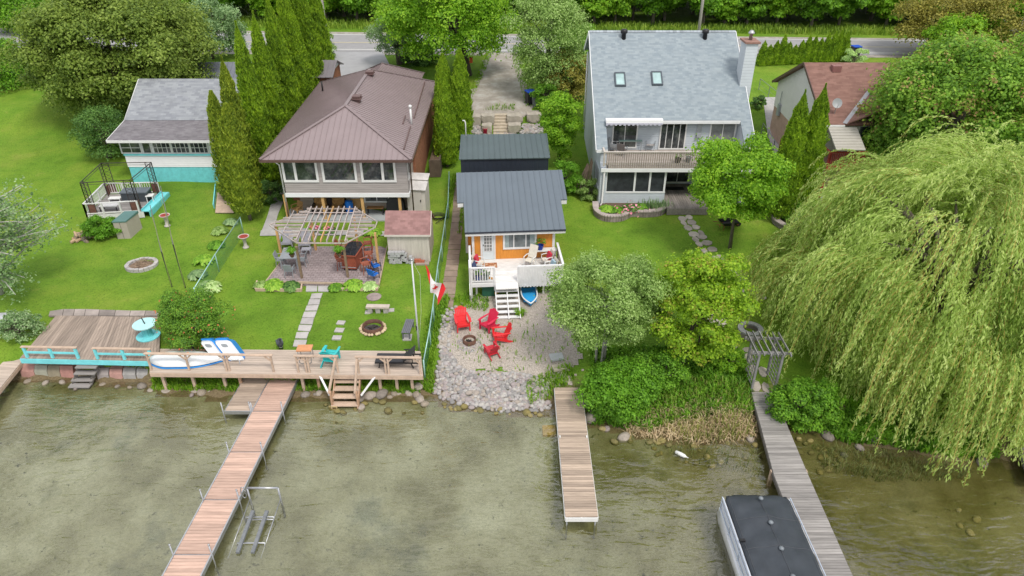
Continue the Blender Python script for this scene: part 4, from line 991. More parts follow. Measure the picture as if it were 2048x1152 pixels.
# ---- docks
def pole(mb, x, y, z0, z1, r=.028): mb.tube([(x, y, z0), (x, y, z1)], r, 7)
def long_dock():
    z = .5; h = thing('sectional_dock', 'long pinkish sectional dock with steel side channels reaching into the lake from the tan deck', 'dock', P(520, 880, 0))
    vs = [753, 822.5, 903.6, 999, 1109, 1190]
    le = lambda v: 542.5 + (326 - 542.5) * (v - 753) / (1152 - 753); re = lambda v: 597 + (399.5 - 597) * (v - 753) / (1152 - 753)
    rg = random.Random(4)
    for v0, v1 in zip(vs, vs[1:]):
        a, b, c, d = P(le(v0), v0, z), P(re(v0), v0, z), P(re(v1), v1, z), P(le(v1), v1, z)
        k = Vector((0, .03, 0)); mb = MB(); planks(mb, a - k, b - k, c + k, d + k, max(8, int((a - d).length / .145)), rg=rg); s = mb.build('deck_section', deck_pink, h)
        q = MB(); dn = Vector((0, 0, .09))
        for e, f, o in ((a, d, -.03), (b, c, .03)): q.bar(e + Vector((o, 0, 0)) - dn, f + Vector((o, 0, 0)) - dn, .05, .2)
        q.bar(d - dn + Vector((0, .02, -.02)), c - dn + Vector((0, .02, -.02)), .05, .15); _sub(q, 'frame', galv, h, s)
    for v in vs[1:-1]:
        for e, hh in ((le(v) - 3, .5), (re(v) + 3, .5)):
            p = P(e, v, z); mb = MB(); pole(mb, p.x, p.y, -1.1, z + hh); mb.lathe([(.04, 0), (.04, .05), (.01, .06)], 8, (p.x, p.y, z + hh)); mb.build('leg_pole', galv, h, True)
    a, b, c, d = P(490, 753, z), P(541, 753, z), P(503, 822, z), P(449, 822, z)
    mb = MB(); planks(mb, a, b, c, d, 22, rg=rg); s = mb.build('side_platform', deck_mix, h)
    q = MB(); dn = Vector((0, 0, .09)); q.bar(a - dn, d - dn, .05, .18); q.bar(d - dn, c - dn, .05, .18); q.bar(a - dn, b - dn, .05, .18); _sub(q, 'frame', galv, h, s)
    for u in (446, 505):
        p = P(u, 822, z); mb = MB(); pole(mb, p.x, p.y, -.9, z + .5); mb.build('leg_pole', galv, h, True)
    p = P(486, 762, z); mb = MB(); pole(mb, P(488, 752, z).x, p.y + .3, -.5, 1.5, .022); mb.build('tie_pole', galv, h, True)
long_dock()
def plain_dock(name, label, corners, z, n, m, fasc=None, legs=()):
    a, b, c, d = [P(u, v, z) for u, v in corners]
    h = thing(name, label, 'dock', mid(a, b, c, d) - Vector((0, 0, z)))
    mb = MB(); planks(mb, a, b, c, d, n, rg=random.Random(n)); mb.build('boards', m, h)
    q = MB(); dn = Vector((0, 0, .14)); q.bar(a - dn, d - dn, .05, .17); q.bar(b - dn, c - dn, .05, .17); q.bar(a.lerp(b, .5) - dn, d.lerp(c, .5) - dn, .05, .17); q.build('beams', fasc or deck_grey, h)
    q = MB(); q.bar(d - dn - Vector((0, .03, 0)), c - dn - Vector((0, .03, 0)), .04, .2); q.build('end_board', fasc or deck_grey, h)
    for k in legs:
        for e, f in ((a, d), (b, c)):
            p = e.lerp(f, k); mb = MB(); pole(mb, p.x, p.y, -1.2, z - .06, .04); mb.build('leg', fasc or galv, h, True)
    return h, (a, b, c, d)
dk2, cc = plain_dock('straight_dock', 'straight weathered dock of mixed tan boards with white end board beside the stone beach', [(1109, 775), (1163, 775), (1196, 1033), (1131, 1033)], .55, 62, deck_mix, white, ())
for k in (0, 1):
    p = cc[3].lerp(cc[2], .06 + .88 * k); mb = MB(); pole(mb, p.x, p.y + .08, -1.2, .5, .03); mb.build('leg', galv, dk2, True)
mb = MB()
for k in (.04, .96): p = cc[0].lerp(cc[3], .44).lerp(cc[1].lerp(cc[2], .44), k); mb.b2((p.x - .025, p.y - .06, .55), (p.x + .025, p.y + .06, .62))
mb.build('cleats', white, dk2)
def grey_dock():
    z = .55; L_ = [P(1503, 784, z), P(1548, 949, z)]; R_ = [P(1546, 784, z), P(1616, 949, z)]
    h = thing('weathered_dock', 'silver-grey weathered plank dock running from the arbour past the covered boat', 'dock', mid(*L_, *R_) - Vector((0, 0, z)))
    mb = MB(); planks(mb, L_[0], R_[0], R_[1], L_[1], 34, rg=random.Random(8)); mb.build('boards', deck_grey, h)
    dr = (P(1718, 1180, z) - R_[1]); e0, e1 = L_[1] + dr, R_[1] + dr; k = Vector((0, .012, 0))
    mb = MB(); planks(mb, L_[1] - k, R_[1] - k, e1, e0, 44, rg=random.Random(9)); mb.build('boards', deck_grey, h)
    q = MB(); dn = Vector((0, 0, .14))
    for a, b in ((L_[0], L_[1]), (R_[0], R_[1]), (L_[1], e0), (R_[1], e1)): q.bar(a - dn, b - dn, .06, .18)
    q.build('beams', mat('dark_beam', (.12, .11, .10), .9, .2, 3), h)
    for t in (.05, .95):
        for a, b in (L_, R_):
            p = a.lerp(b, t); q = MB(); q.bar((p.x, p.y, -1), (p.x, p.y, z - .06), .14); q.build('post', lumber, h)
    for p in (e0, e1): q = MB(); q.bar((p.x, p.y + .3, -1.4), (p.x, p.y + .3, z - .06), .14); q.build('post', lumber, h)
grey_dock()
plain_dock('grey_dock', 'grey plank dock at the right edge beyond the willow', [(2022, 848), (2095, 838), (2200, 960), (2062, 954)], .6, 26, deck_grey)
plain_dock('shore_ramp', 'grey plank dock at the far left slanting down beside the stone blocks', [(18, 713), (50, 715), (-75, 868), (-150, 868)], .75, 26, deck_tan, lumber)

# ---- lower deck on the left, with its flagstone strip, rails, seawall and steps
def low_deck():
    z = 1.4; a, b, c, d = P(112, 631, z), P(322, 634, z), P(318, 722, z), P(40, 716, z)
    h = thing('low_deck', 'old brown plank deck on the left shore edged with turquoise rails', 'deck', mid(a, b, c, d) - Vector((0, 0, z)))
    n = 44; mb = MB(); rg = random.Random(2)
    for i in range(n):
        f0, f1 = i / n, (i + .93) / n; mb.slab(d.lerp(c, f0), d.lerp(c, f1), a.lerp(b, f1), a.lerp(b, f0), .05)
    mb.build('boards', deck_brown, h)
    q = MB(); dn = Vector((0, .02, .16)); q.bar(d - dn, c - dn, .05, .26); q.build('front_board', turq_f, h)
    def lowrail(u0, u1, vb, name='railing'):
        q = MB(); p, r = P(u0, vb, z), P(u1, vb + 2, z); p.y += .05; r.y += .05; t = Vector((0, 0, .62))
        for k in (0, .5, 1):
            s = p.lerp(r, k); q.bar(s, s + t, .12, .09); q.bar(s + Vector((0, .02, 0)), s + t * .9 + Vector((0, .0, 0)), .14, .04)
        q.bar(p + t * .5, r + t * .5, .05, .1); q.build(name, turq_f, h)
        q = MB(); q.bar(p + t + Vector((-.1, 0, .02)), r + t + Vector((.1, 0, .02)), .14, .04); q.build('rail_cap', lumber, h)
    lowrail(54, 156, 716); lowrail(195, 303, 719)
    mb = MB(); pts = [(100, 622), (128, 618), (150, 618), (172, 618), (200, 619), (232, 620), (262, 621), (292, 621), (325, 622)]
    for k, (p, q_) in enumerate(zip(pts, pts[1:])):
        A, B = P(p[0], p[1], z), P(q_[0] - 1, q_[1], z); C, D = P(q_[0] - 1 - 3, 631, z), P(p[0] - 3, 631, z); mb.slab(D, C, B, A, .1)
    tag(mb.build('flagstone_strip', mat('grey_violet_flagstone', (.25, .215, .195), .9, .25, 1.6, island=.3, detail=6)), kind='structure')
low_deck()
blk = [((42, 70), (.36, .20, .17)), ((70, 96), (.30, .30, .24)), ((96, 121), (.24, .21, .15)), ((121, 148), (.38, .20, .17)), ((195, 219), (.28, .25, .24)), ((220, 246), (.38, .22, .19)), ((247, 273), (.29, .28, .27)), ((274, 298), (.33, .32, .31))]
nm = ['pink granite', 'pale greenish stone', 'olive-brown stone', 'rose granite', 'mauve-grey stone', 'salmon granite', 'mid grey stone', 'light grey stone']
wh = ['at the left end of the left row', 'second in the left row', 'third in the left row', 'beside the lake steps', 'right of the lake steps', 'second right of the lake steps', 'third right of the lake steps', 'next to the tan deck']
for i, ((u0, u1), c) in enumerate(blk):
    v = 752 + (u0 > 190) * 6; a, b = P(u0, v, .1), P(u1, v, .1); L_ = (b - a).length
    t = thing('seawall_block', f'{nm[i]} seawall block {wh[i]}', 'stone block', a.lerp(b, .5) - Vector((0, 0, .1)), group='seawall blocks')
    mb = MB(); rg = random.Random(i); pr = [(-.42, -.5), (-.46, -.1), (-.40, .35), (-.22, .56), (.1, .62), (.5, .6), (.5, -.5)]
    pr = [(y + rg.uniform(-.03, .03), z + rg.uniform(-.03, .03)) for y, z in pr]
    mb.yz([(y, z) for y, z in pr], -L_ / 2 + .015, L_ / 2 - .015); o = mb.build('stone', mat('block_%d' % i, c, .95, .2, 2.5, bump=.03, detail=7), t, w=False); t.location.y += .45
st = thing('lake_steps', 'four weathered plank steps leading from the low deck into the water', 'steps', P(168, 750, 0))
for i, (u, v, z) in enumerate(((174, 731, 1.05), (171, 744, .7), (166, 757, .32), (160, 770, .1))):
    a, b = P(u - 21, v, z), P(u + 21, v, z); mb = MB(); y = Vector((0, .17, 0)); mb.slab(a - y, b - y, b + y, a + y, .06); mb.build('tread', deck_grey, st)
mb = MB(); a, b = P(174, 729, 1.0), P(160, 772, .0)
for x in (-.42, .42): mb = MB(); mb.bar(a + Vector((x, 0, -.1)), b + Vector((x, 0, -.15)), .06, .16); mb.build('stringer', mat('dark_beam', (.12, .11, .10)), st)

def spool():
    p = P(297, 672, 1.4); t = thing('cable_spool_table', 'turquoise wooden cable spool table with a black rod on the low deck', 'table', p)
    mb = MB(); mb.lathe([(.56, 0), (.57, .05), (.02, .052)], 28, (0, 0, 0)); mb.build('base', turq_f, t, w=False)
    mb = MB(); mb.lathe([(.27, .05), (.24, .12), (.24, .62), (.27, .70)], 18); mb.build('drum', mat('turquoise_staves', (.13, .50, .52), .6, .25, 8, stretch=(3, 3, .3)), t, w=False)
    mb = MB(); mb.lathe([(.02, .70), (.56, .70), (.57, .755), (.02, .76)], 28); mb.build('tabletop', mat('pale_turquoise', (.38, .62, .63), .5, .1, 3), t, w=False)
    mb = MB(); mb.tube([(.02, 0, .75), (-.06, 0, 1.12)], .028, 8); mb.build('rod', black, t, True, w=False)
spool()

# ---- boats
blue = mat('blue_hull', (.02, .22, .60), .35, .06, 2)
hullw = mat('white_hull', (.66, .68, .69), .35, .06, 1.2)
def hull_mesh(L_, W_, H_, nose=.0, tail=.35, n=18, m=10, up=True):      # overturned or upright shell; section half-ellipse
    V = []; F = []
    for i in range(n + 1):
        s = i / n
        w_ = W_ / 2 * (1 - max(0, (s - .45) / .55) ** 2.2) * (1 - (1 - tail) * max(0, (.25 - s) / .25) ** 1.6) + .01
        hh = H_ * (1 - .35 * abs(2 * s - 1) ** 2.5)
        for j in range(m + 1):
            a = math.pi * j / m; V.append((L_ * (s - .5), -w_ * math.cos(a), hh * (max(0, math.sin(a)) ** .75) * (1 if up else -1)))
    for i in range(n):
        for j in range(m): F.append((i * (m + 1) + j, i * (m + 1) + j + 1, (i + 1) * (m + 1) + j + 1, (i + 1) * (m + 1) + j) if not up else (i * (m + 1) + j, (i + 1) * (m + 1) + j, (i + 1) * (m + 1) + j + 1, i * (m + 1) + j + 1))
    F.append(tuple(range(m + 1))); F.append(tuple(range(n * (m + 1), (n + 1) * (m + 1))))
    return V, F
kp = P(370, 733, ZP); kp.y += .35
ky = thing('overturned_sailboat', 'white sailboat hull lying upside down on the tan deck behind the rail', 'boat', kp, R(1))
mb = MB(); V, F = hull_mesh(3.35, 1.05, .36); mb.add([(x, y, z + .12) for x, y, z in V], F); mb.build('hull', hullw, ky, True, w=False)
mb = MB(); V, F = hull_mesh(3.42, 1.12, .10); mb.add([(x, y, z * .6 + .03) for x, y, z in V], F); mb.build('deck_edge', blue, ky, True, w=False)
mb = MB(); mb.b2((-1.0, -.3, 0), (-.2, .3, .05)); mb.build('cockpit', blue, ky, w=False)
def pedal_boat():
    a, b = P(430, 724, ZP), P(491, 723, ZP); a.y += .06; b.y += .06
    t = thing('pedal_boat', 'white and blue pedal boat tipped up on its side with its underside facing the lake', 'pedal boat', a.lerp(b, .5))
    U = (b - a); Vv = PY(399, 681, a.y + .45) - a; Nn = U.cross(Vv).normalized(); 
    if Nn.y > 0: Nn = -Nn
    def pt(u, v, d): return a + U * u + Vv * v + Nn * d
    def shell(out, d0, d1, k=1.0):
        mb = MB(); n = len(out); c = (sum(x for x, _ in out) / n, sum(y for _, y in out) / n)
        lo = [pt(x, y, d0) for x, y in out]; hi = [pt(c[0] + (x - c[0]) * k, c[1] + (y - c[1]) * k, d1) for x, y in out]
        mb.add(lo + hi, [tuple(range(n)), tuple(range(n, 2 * n))[::-1]] + [(i, n + i, n + (i + 1) % n, (i + 1) % n) for i in range(n)]); return mb
    def rounded(x0, y0, x1, y1, r=.1):
        o = []
        for cx, cy, s in ((x1 - r, y1 - r, 0), (x0 + r, y1 - r, 1), (x0 + r, y0 + r, 2), (x1 - r, y0 + r, 3)):
            for k in range(5): an = math.pi / 2 * (s + k / 4); o.append((cx + r * math.cos(an), cy + r * math.sin(an)))
        return o
    shell(rounded(0, 0, 1, 1, .16), .0, -.55, .95).build('deck', blue, t)
    for x0, x1 in ((0.0, .40), (.46, .99)):
        hl = shell(rounded(x0, .0, x1, .99, .12), .002, .12, .9).build('float_hull', hullw, t)
        cx = (x0 + x1) / 2
        g = shell(rounded(cx - .10, .68, cx + .10, .84, .05), .121, .126); _sub(g, 'drive_recess', mat('grey_recess', (.22, .24, .26), .6, .3, 6), t, hl)
        g = shell(rounded(cx - .14, .05, cx + .14, .36, .1), .12, .17, .85); _sub(g, 'keel_bulge', hullw, t, hl)
    g = shell(rounded(.40, .02, .46, .98, .02), .01, .03); g.build('centre_seam', blue, t)
    for x0, x1 in ((.05, .42), (.52, .9)): g = shell(rounded(x0, .96, x1, 1.08, .05), -.05, -.38, .9); g.build('seat_back', blue, t)
pedal_boat()
bp_ = G(6, 656); rb = thing('rowboat', 'pale grey aluminium rowboat pulled up under the poplar at the left edge', 'boat', (bp_.x - .7, bp_.y, bp_.z + .42), R(20))
mb = MB(); V, F = hull_mesh(3.6, 1.45, .45, up=False); mb.add(V, F[:-2]); mb.build('hull', mat('pale_aluminium', (.50, .51, .53), .45, .12, 2, metal=.3), rb, True, w=False)
mb = MB()
for x in (-1.1, -.1, .8): mb.b2((x - .13, -.56, -.1), (x + .13, .56, -.06))
mb.build('bench', mat('boat_bench', (.45, .46, .48), .5, .1, 3), rb, w=False)

def pontoon():
    z = 1.45; A, B = P(1450, 981, z), P(1577, 983, z); D = P(1511, 1152, z); d = (D - A).normalized(); d.z = 0
    s = (B - A).normalized(); W_ = (B - A).length; L_ = 6.2
    t = thing('pontoon_boat', 'pontoon boat under a fitted charcoal cover moored along the grey dock', 'boat', A + s * W_ / 2 + d * L_ / 2 - Vector((0, 0, z)))
    f = lambda u, v, zz: A + s * (u * W_) + d * v + Vector((0, 0, zz - z))
    nu, nv = 22, 44; V = []; F = []; rg = random.Random(3)
    for j in range(nv + 1):
        for i in range(nu + 1):
            u, v = i / nu, j / nv; e = min(u, 1 - u); ev = min(v, 1 - v) * L_ / W_
            q = min(e, ev); rise = (1 - math.exp(-q * 5.5)) * .22; ten = .10 * math.exp(-((u - .5) / .13) ** 2) * (.6 + .4 * math.cos(v * 2 * math.pi * 5.0)) * (1 - math.exp(-ev * 6))
            fold = .022 * math.sin(u * 17 + v * 29 + 3 * math.sin(v * 9)) * math.sin(v * 23 - u * 9) + .014 * math.sin(v * 44 + u * 11 + 2 * math.sin(u * 7)) + .03 * abs(math.sin(v * 5 * math.pi)) * abs(u - .5)
            cu, cv = u, v
            r_ = .10
            if e < r_ and ev < r_:       # rounded corners
                cu = u + (r_ - e) * .28 * (1 if u < .5 else -1); cv = v + (r_ - ev) * .28 * (1 if v < .5 else -1) * W_ / L_
            V.append(f(cu, cv * L_, z - .22 + rise + ten + fold))
    for j in range(nv):
        for i in range(nu): k = j * (nu + 1) + i; F.append((k, k + nu + 1, k + nu + 2, k + 1))
    ring = [i for i in range(nu + 1)] + [(j + 1) * (nu + 1) + nu for j in range(nv)] + [nv * (nu + 1) + i for i in range(nu - 1, -1, -1)] + [j * (nu + 1) for j in range(nv - 1, 0, -1)]
    o = len(V)
    for k in ring: V.append(Vector(V[k]) - Vector((0, 0, .34)) )
    n = len(ring)
    for i in range(n): F.append((ring[i], ring[(i + 1) % n], o + (i + 1) % n, o + i))
    mb = MB(); mb.add(V, F); cv = mb.build('cover', mat('charcoal_canvas', (.035, .042, .052), .62, .18, 1.6, detail=6, bump=.01), t, True)
    for k in range(5):
        c = f(.5, .45 + 1.12 * k, z + .10); q = MB(); q.lathe([(.085, -.02), (.09, .03), (.05, .07), (.01, .08)], 12, c); _sub(q, 'vent', mat('grey_vent', (.16, .18, .20), .4, .1, 3), t, cv, True)
    for us in ([.5] * 30, [.06] * 30, [.94] * 30):
        q = MB(); q.tube([V[min(nv, int(nv * j / 29)) * (nu + 1) + int(round(nu * u))] + Vector((0, 0, .006)) for j, u in enumerate(us)], .014, 5); _sub(q, 'seam', mat('cover_piping', (.06, .065, .075), .7, .1, 4), t, cv, True)
    for j in (9, 18, 27, 36):
        q = MB(); q.tube([V[j * (nu + 1) + i] + Vector((0, 0, .005)) for i in range(nu + 1)] + [V[j * (nu + 1) + nu] - Vector((0, 0, .4))], .012, 5); _sub(q, 'strap', mat('cover_piping', (.06, .065, .075)), t, cv, True)
    for u in (.06, .94):
        q = MB(); q.tube([f(u, -.35, .1), f(u, -.1, .12), f(u, .3, .12), f(u, L_, .12)], [.05, .22, .30, .30], 14); q.build('pontoon', mat('brushed_aluminium', (.55, .56, .58), .3, .1, 2, metal=.6), t, True)
    q = MB(); q.add([f(-.03, -.02, .50), f(1.03, -.02, .50), f(1.03, L_, .50), f(-.03, L_, .50), f(-.03, -.02, .42), f(1.03, -.02, .42), f(1.03, L_, .42), f(-.03, L_, .42)], [(0, 3, 2, 1), (4, 5, 6, 7), (0, 1, 5, 4), (1, 2, 6, 5), (2, 3, 7, 6), (3, 0, 4, 7)]); q.build('deck', white2, t)
    for u in (-.015, 1.015):
        q = MB(); q.bar(f(u, .1, .85), f(u, L_, .85), .03, .62); q.build('side_panel', mat('pale_panel', (.60, .62, .66), .35, .05, 2), t)
        q = MB()
        for zz in (.6, .95, 1.2): q.tube([f(u * 1.0 + (-.02 if u < 0 else .02), .1, zz), f(u + (-.02 if u < 0 else .02), L_, zz)], .022, 6)
        for k in range(6): q.tube([f(u + (-.02 if u < 0 else .02), .12 + k * 1.15, .5), f(u + (-.02 if u < 0 else .02), .12 + k * 1.15, 1.22)], .022, 6)
        q.build('side_rail', mat('pale_blue_rail', (.50, .56, .66), .35, .1, 3, metal=.3), t)
    q = MB(); q.b2((-.08, -.05, 0), (.08, .05, .09)); c = f(.01, 2.25, 1.35); q.v = [tuple(Vector(p) + c) for p in q.v]; q.build('cleat', black, t)
    q = MB(); c = [f(-.05, 4.2, .75)]; q.tube([f(-.06, 3.9, 1.1), f(-.06, 3.9, .6)], [.09, .09], 10); q.build('fender', white, t, True)
pontoon()
def lift():
    o = P(510, 1040, 0); t = thing('boat_lift', 'empty aluminium boat lift with two grey bunks standing in the shallows', 'boat lift', o)
    def at(u, v, z): return P(u, v, z)
    q = MB(); a, b = at(494, 976, .95), at(556, 976, .95); q.tube([a, b], .045, 8)
    b2 = at(551, 1053, -.2); a2 = at(487, 1055, -.2)
    q.tube([b, Vector((b.x, b.y, .25)), Vector((b.x, b.y, -.7))], .04, 8); q.tube([a, Vector((a.x, a.y, -.7))], .04, 8)
    c1 = Vector((a.x - .15, a.y - 2.4, -.15)); c2 = Vector((b.x - .15, b.y - 2.4, -.15)); q.tube([Vector((b.x, b.y, .35)), c2], .02, 6); q.tube([Vector((a.x, a.y, .35)), c1], .02, 6)
    q.build('frame', galv, t, True)
    q = MB()
    for v, z in ((1034, .12), (1039, .02), (1086, .05)):
        x0, x1 = at(493 - (v > 1050) * 18, v, z), at(548 - (v > 1050) * 18, v, z); q.tube([x0 + Vector((0, -.1, -.08)), x0, x1, x1 + Vector((0, -.1, -.08))], .03, 7)
    q.build('cross_beam', galv, t, True)
    for u0, u1 in ((506, 475), (534, 505)):
        q = MB(); q.bar(at(u0, 1022, .25), at(u1, 1106, .05), .13, .10); q.build('bunk', mat('grey_bunk', (.16, .17, .18), .9, .2, 5), t)
    q = MB(); c = at(487, 985, .8); pts = [c + Vector((math.cos(k * math.pi / 8) * .10, 0, math.sin(k * math.pi / 8) * .3)) for k in range(17)]; q.tube(pts, .02, 6, cap=False); q.build('winch_wheel', galv, t, True)
lift()

# ---- chairs and tables
def adirondack(label, loc, rz, m, group, name='adirondack_chair', sc=1.0, cat='chair'):
    t = thing(name, label, cat, loc, rz, group); S = lambda mb, n: mb.build(n, m, t, w=False)
    mb = MB()
    for i in range(5):
        y = -.38 + i * .13; z = .39 - i * .035; mb.slab((-.27, y, z), (.27, y, z), (.27, y + .115, z - .03), (-.27, y + .115, z - .03), .03)
    mb.bar((0, -.39, .345), (0, -.375, .40), .56, .05, up=(0, -1, 0)) if False else mb.b2((-.28, -.405, .29), (.28, -.382, .40))
    S(mb, 'seat')
    mb = MB(); n = 7; hs = [.62, .70, .755, .77, .755, .70, .62]
    dv = Vector((0, .40, .92)).normalized()
    for i in range(n):
        x = -.27 + .54 * (i + .5) / n; b = Vector((x * .9, .17, .22)); e = b + dv * hs[i] * 1.05 + Vector((x * .18, 0, 0)); mb.bar(b, e, .072, .025, up=(0, -.92, .40))
    mb.bar((-.27, .30, .50), (.27, .30, .50), .05, .03); mb.bar((-.29, .45, .82), (.29, .45, .82), .05, .03); S(mb, 'backrest')
    for s in (-1, 1):
        mb = MB(); mb.prism([(s * .27 - .07 * 0 - (.02), -.44), (s * .27 + .10 * s * 1 + (.0), -.46), (s * .27 + .13 * s, -.2), (s * .27 + .06 * s, .40), (s * .27, .40)], .57, .60); S(mb, 'armrest')
        mb = MB(); mb.b2((s * .30 - .025, -.40, 0), (s * .30 + .025, -.30, .57)); S(mb, 'leg')
        mb = MB(); mb.bar((s * .28, -.36, .34), (s * .28, .52, .03), .04, .11); S(mb, 'leg')
    if sc != 1.0: t.scale = (sc,) * 3
    return t
red = mat('bright_red_plastic', (.62, .018, .022), .42, .07, 1.5, spec=.5)
crim = mat('crimson_plastic', (.52, .015, .055), .45, .07, 1.5)
dred = mat('deep_red_plastic', (.45, .02, .035), .5, .1, 2)
gF = 'red chairs around the beach fire pit'
adirondack('bright red adirondack chair at the left of the beach fire pit, facing the lake', G(925, 655), R(14), red, gF, sc=1.07)
adirondack('crimson pink-red adirondack chair at the foot of the white stairs', G(978, 656), R(-38), crim, gF, sc=1.0)
adirondack('bright red adirondack chair turned sideways to the right of the fire pit', G(1003, 681), R(-78), red, gF, sc=1.03)
adirondack('dark red low slatted chair seen from behind, nearest the stone slope', G(984, 710), R(208), dred, gF, sc=.86)
tqp = mat('teal_plastic', (.03, .42, .42), .4, .08, 2)
adirondack('teal plastic chair on the tan deck with its back to the lake', P(662, 724, ZP), R(172), tqp, None, sc=1.05)
def bar_table():
    p = P(614, 722, ZP); t = thing('folding_table', 'small folding table with orange top behind the deck rail', 'table', p, R(2))
    mb = MB(); mb.b2((-.36, -.24, .74), (.36, .26, .79)); mb.build('tabletop', mat('orange_tabletop', (.52, .24, .11), .5, .15, 3), t, w=False)
    for s in (-1, 1):
        mb = MB(); mb.tube([(s * .3, -.2, .74), (s * .28, -.22, .1), (s * .2, -.22, .02), (-s * .0, -.22, .02)], .018, 7); mb.tube([(s * .3, .2, .74), (s * .28, .22, .0)], .018, 7); mb.build('leg_frame', mat('grey_tube', (.2, .2, .2), .4, .1, 4), t, True, w=False)
bar_table()
def chaise():
    p = P(795, 727, ZP); t = thing('chaise_lounge', 'black sun lounger with raised backrest on the right end of the tan deck', 'lounger', p, R(-1))
    bk = mat('black_wicker', (.025, .026, .030), .55, .25, 8)
    mb = MB(); mb.slab((-1.0, -.33, .34), (.32, -.33, .36), (.32, .33, .36), (-1.0, .33, .34), .06); mb.build('seat', bk, t, w=False)
    mb = MB(); mb.slab((.32, -.33, .36), (.85, -.33, .86), (.85, .33, .86), (.32, .33, .36), .05); mb.build('backrest', bk, t, w=False)
    mb = MB()
    for y in (-.35, .35): mb.bar((-1.0, y, .30), (1.1, y, .30), .05, .06)
    mb.bar((1.08, -.35, .3), (1.08, .35, .3), .05, .06); mb.build('frame', black, t, w=False)
    for x, y in ((-.75, -.35), (-.75, .35), (.72, -.35), (.72, .35)):
        mb = MB(); mb.bar((x, y, .3), (x + (-.08 if x < 0 else .1), y, 0), .05, .05); mb.build('leg', black, t, w=False)
    for y in (-.38, .38):
        mb = MB(); mb.bar((.3, y, .56), (.85, y, .56), .05, .03); mb.bar((.4, y, .3), (.4, y, .56), .04); mb.bar((.8, y, .3), (.8, y, .56), .04); mb.build('armrest', black, t, w=False)
chaise()
def goose():
    p = G(562, 697); t = thing('goose', 'dark goose with pale belly and upright black neck standing on the grass behind the deck', 'goose', p, R(-62))
    mb = MB(); pts = [(-.42, 0, .34), (-.30, 0, .33), (-.12, 0, .32), (.08, 0, .33), (.22, 0, .38), (.28, 0, .48), (.29, 0, .62), (.30, 0, .74), (.33, 0, .80), (.38, 0, .80)]
    mb.tube(pts, [.02, .09, .15, .165, .12, .06, .042, .045, .05, .035], 12); mb.build('body', mat('dark_goose_feathers', (.05, .055, .065), .7, .4, 6), t, True, w=False)
    mb = MB(); mb.blob((.04, 0, .26), (.24, .12, .10), 3, .05); mb.build('belly', mat('pale_goose_feathers', (.45, .44, .42), .7, .15, 6), t, True, w=False)
    mb = MB(); mb.tube([(.37, 0, .80), (.46, 0, .785)], [.028, .012], 8); mb.build('bill', black, t, True, w=False)
    for s in (-.06, .06):
        mb = MB(); mb.tube([(0, s, .22), (.01, s, .02)], .014, 6); mb.tube([(-.01, s, .012), (.09, s, .010)], [.02, .035], 6); mb.build('leg', black, t, True, w=False)
    for s in (-1, 1):
        mb = MB(); mb.blob((-.10, s * .125, .35), (.27, .045, .10), 5, .05); mb.build('wing', mat('grey_goose_wing', (.075, .085, .10), .7, .3, 8), t, True, w=False)
goose()
# ================================================================ trees, hedges, shrubs, grasses
def leaf_quads(p, n, L_, W_, rng, jit=.6, up=.0):
    N_ = len(p); r = rng.normal(size=(N_, 3)); n = n + jit * r + np.array([0, 0, up]); n /= np.linalg.norm(n, axis=1, keepdims=True) + 1e-9
    t = np.cross(n, rng.normal(size=(N_, 3))); t /= np.linalg.norm(t, axis=1, keepdims=True) + 1e-9; b = np.cross(n, t)
    s = (rng.uniform(.65, 1.25, (N_, 1))); l, w_ = L_ * s / 2, W_ * s / 2
    V = np.stack([p - t * l, p + b * w_ - t * l * .1, p + t * l, p - b * w_ - t * l * .1], 1).reshape(-1, 3)
    return V, np.arange(N_ * 4).reshape(-1, 4)
def lobe_crown(rx, ry, rz, cz, nl, nleaf, L_, rng, lobe=(.30, .46), flat=.8, W_=None, fill=.16, bot=-.75, core=True, edge=.62):
    """leaf-sized faces gathered in clumps (lobes) over an uneven ellipsoid; crown centre at height cz"""
    i = np.arange(nl) + .5; ph = np.arccos(1 - 2 * i / nl * (1 - (bot + 1) / 2 * 1.0)); th = math.pi * (1 + 5 ** .5) * i
    d = np.stack([np.cos(th) * np.sin(ph), np.sin(th) * np.sin(ph), np.cos(ph)], 1); d += rng.normal(0, .12, d.shape)
    rad = rng.uniform(edge, edge + .22, (nl, 1)); C = d * rad * np.array([rx, ry, rz]); R_ = rng.uniform(*lobe, nl) * (rx * ry * rz) ** (1 / 3)
    k = rng.integers(0, nl, nleaf); q = rng.normal(size=(nleaf, 3)); q /= np.linalg.norm(q, axis=1, keepdims=True)
    q[:, 2] = np.where(q[:, 2] < -.35, -q[:, 2] * .6, q[:, 2])
    r = np.abs(1 - np.abs(rng.normal(0, fill, (nleaf, 1)))); wob = 1 + .22 * np.sin(q[:, :1] * 5 + k[:, None]) * np.sin(q[:, 1:2] * 6 + k[:, None] * 2.3)
    p = C[k] + q * r * wob * R_[k][:, None] * np.array([1, 1, flat]); n = q.copy()
    e = (p / np.array([rx, ry, rz])); keep = (np.linalg.norm(e, axis=1) > .22)
    p, n = p[keep], n[keep]
    out = rng.random(len(p)) < .05; p[out] *= rng.uniform(1.03, 1.16, (out.sum(), 1))
    V, F = leaf_quads(p, n, L_, W_ or L_ * .72, rng, .55, .5)
    V[:, 2] += cz
    return V, F, C + np.array([0, 0, cz])
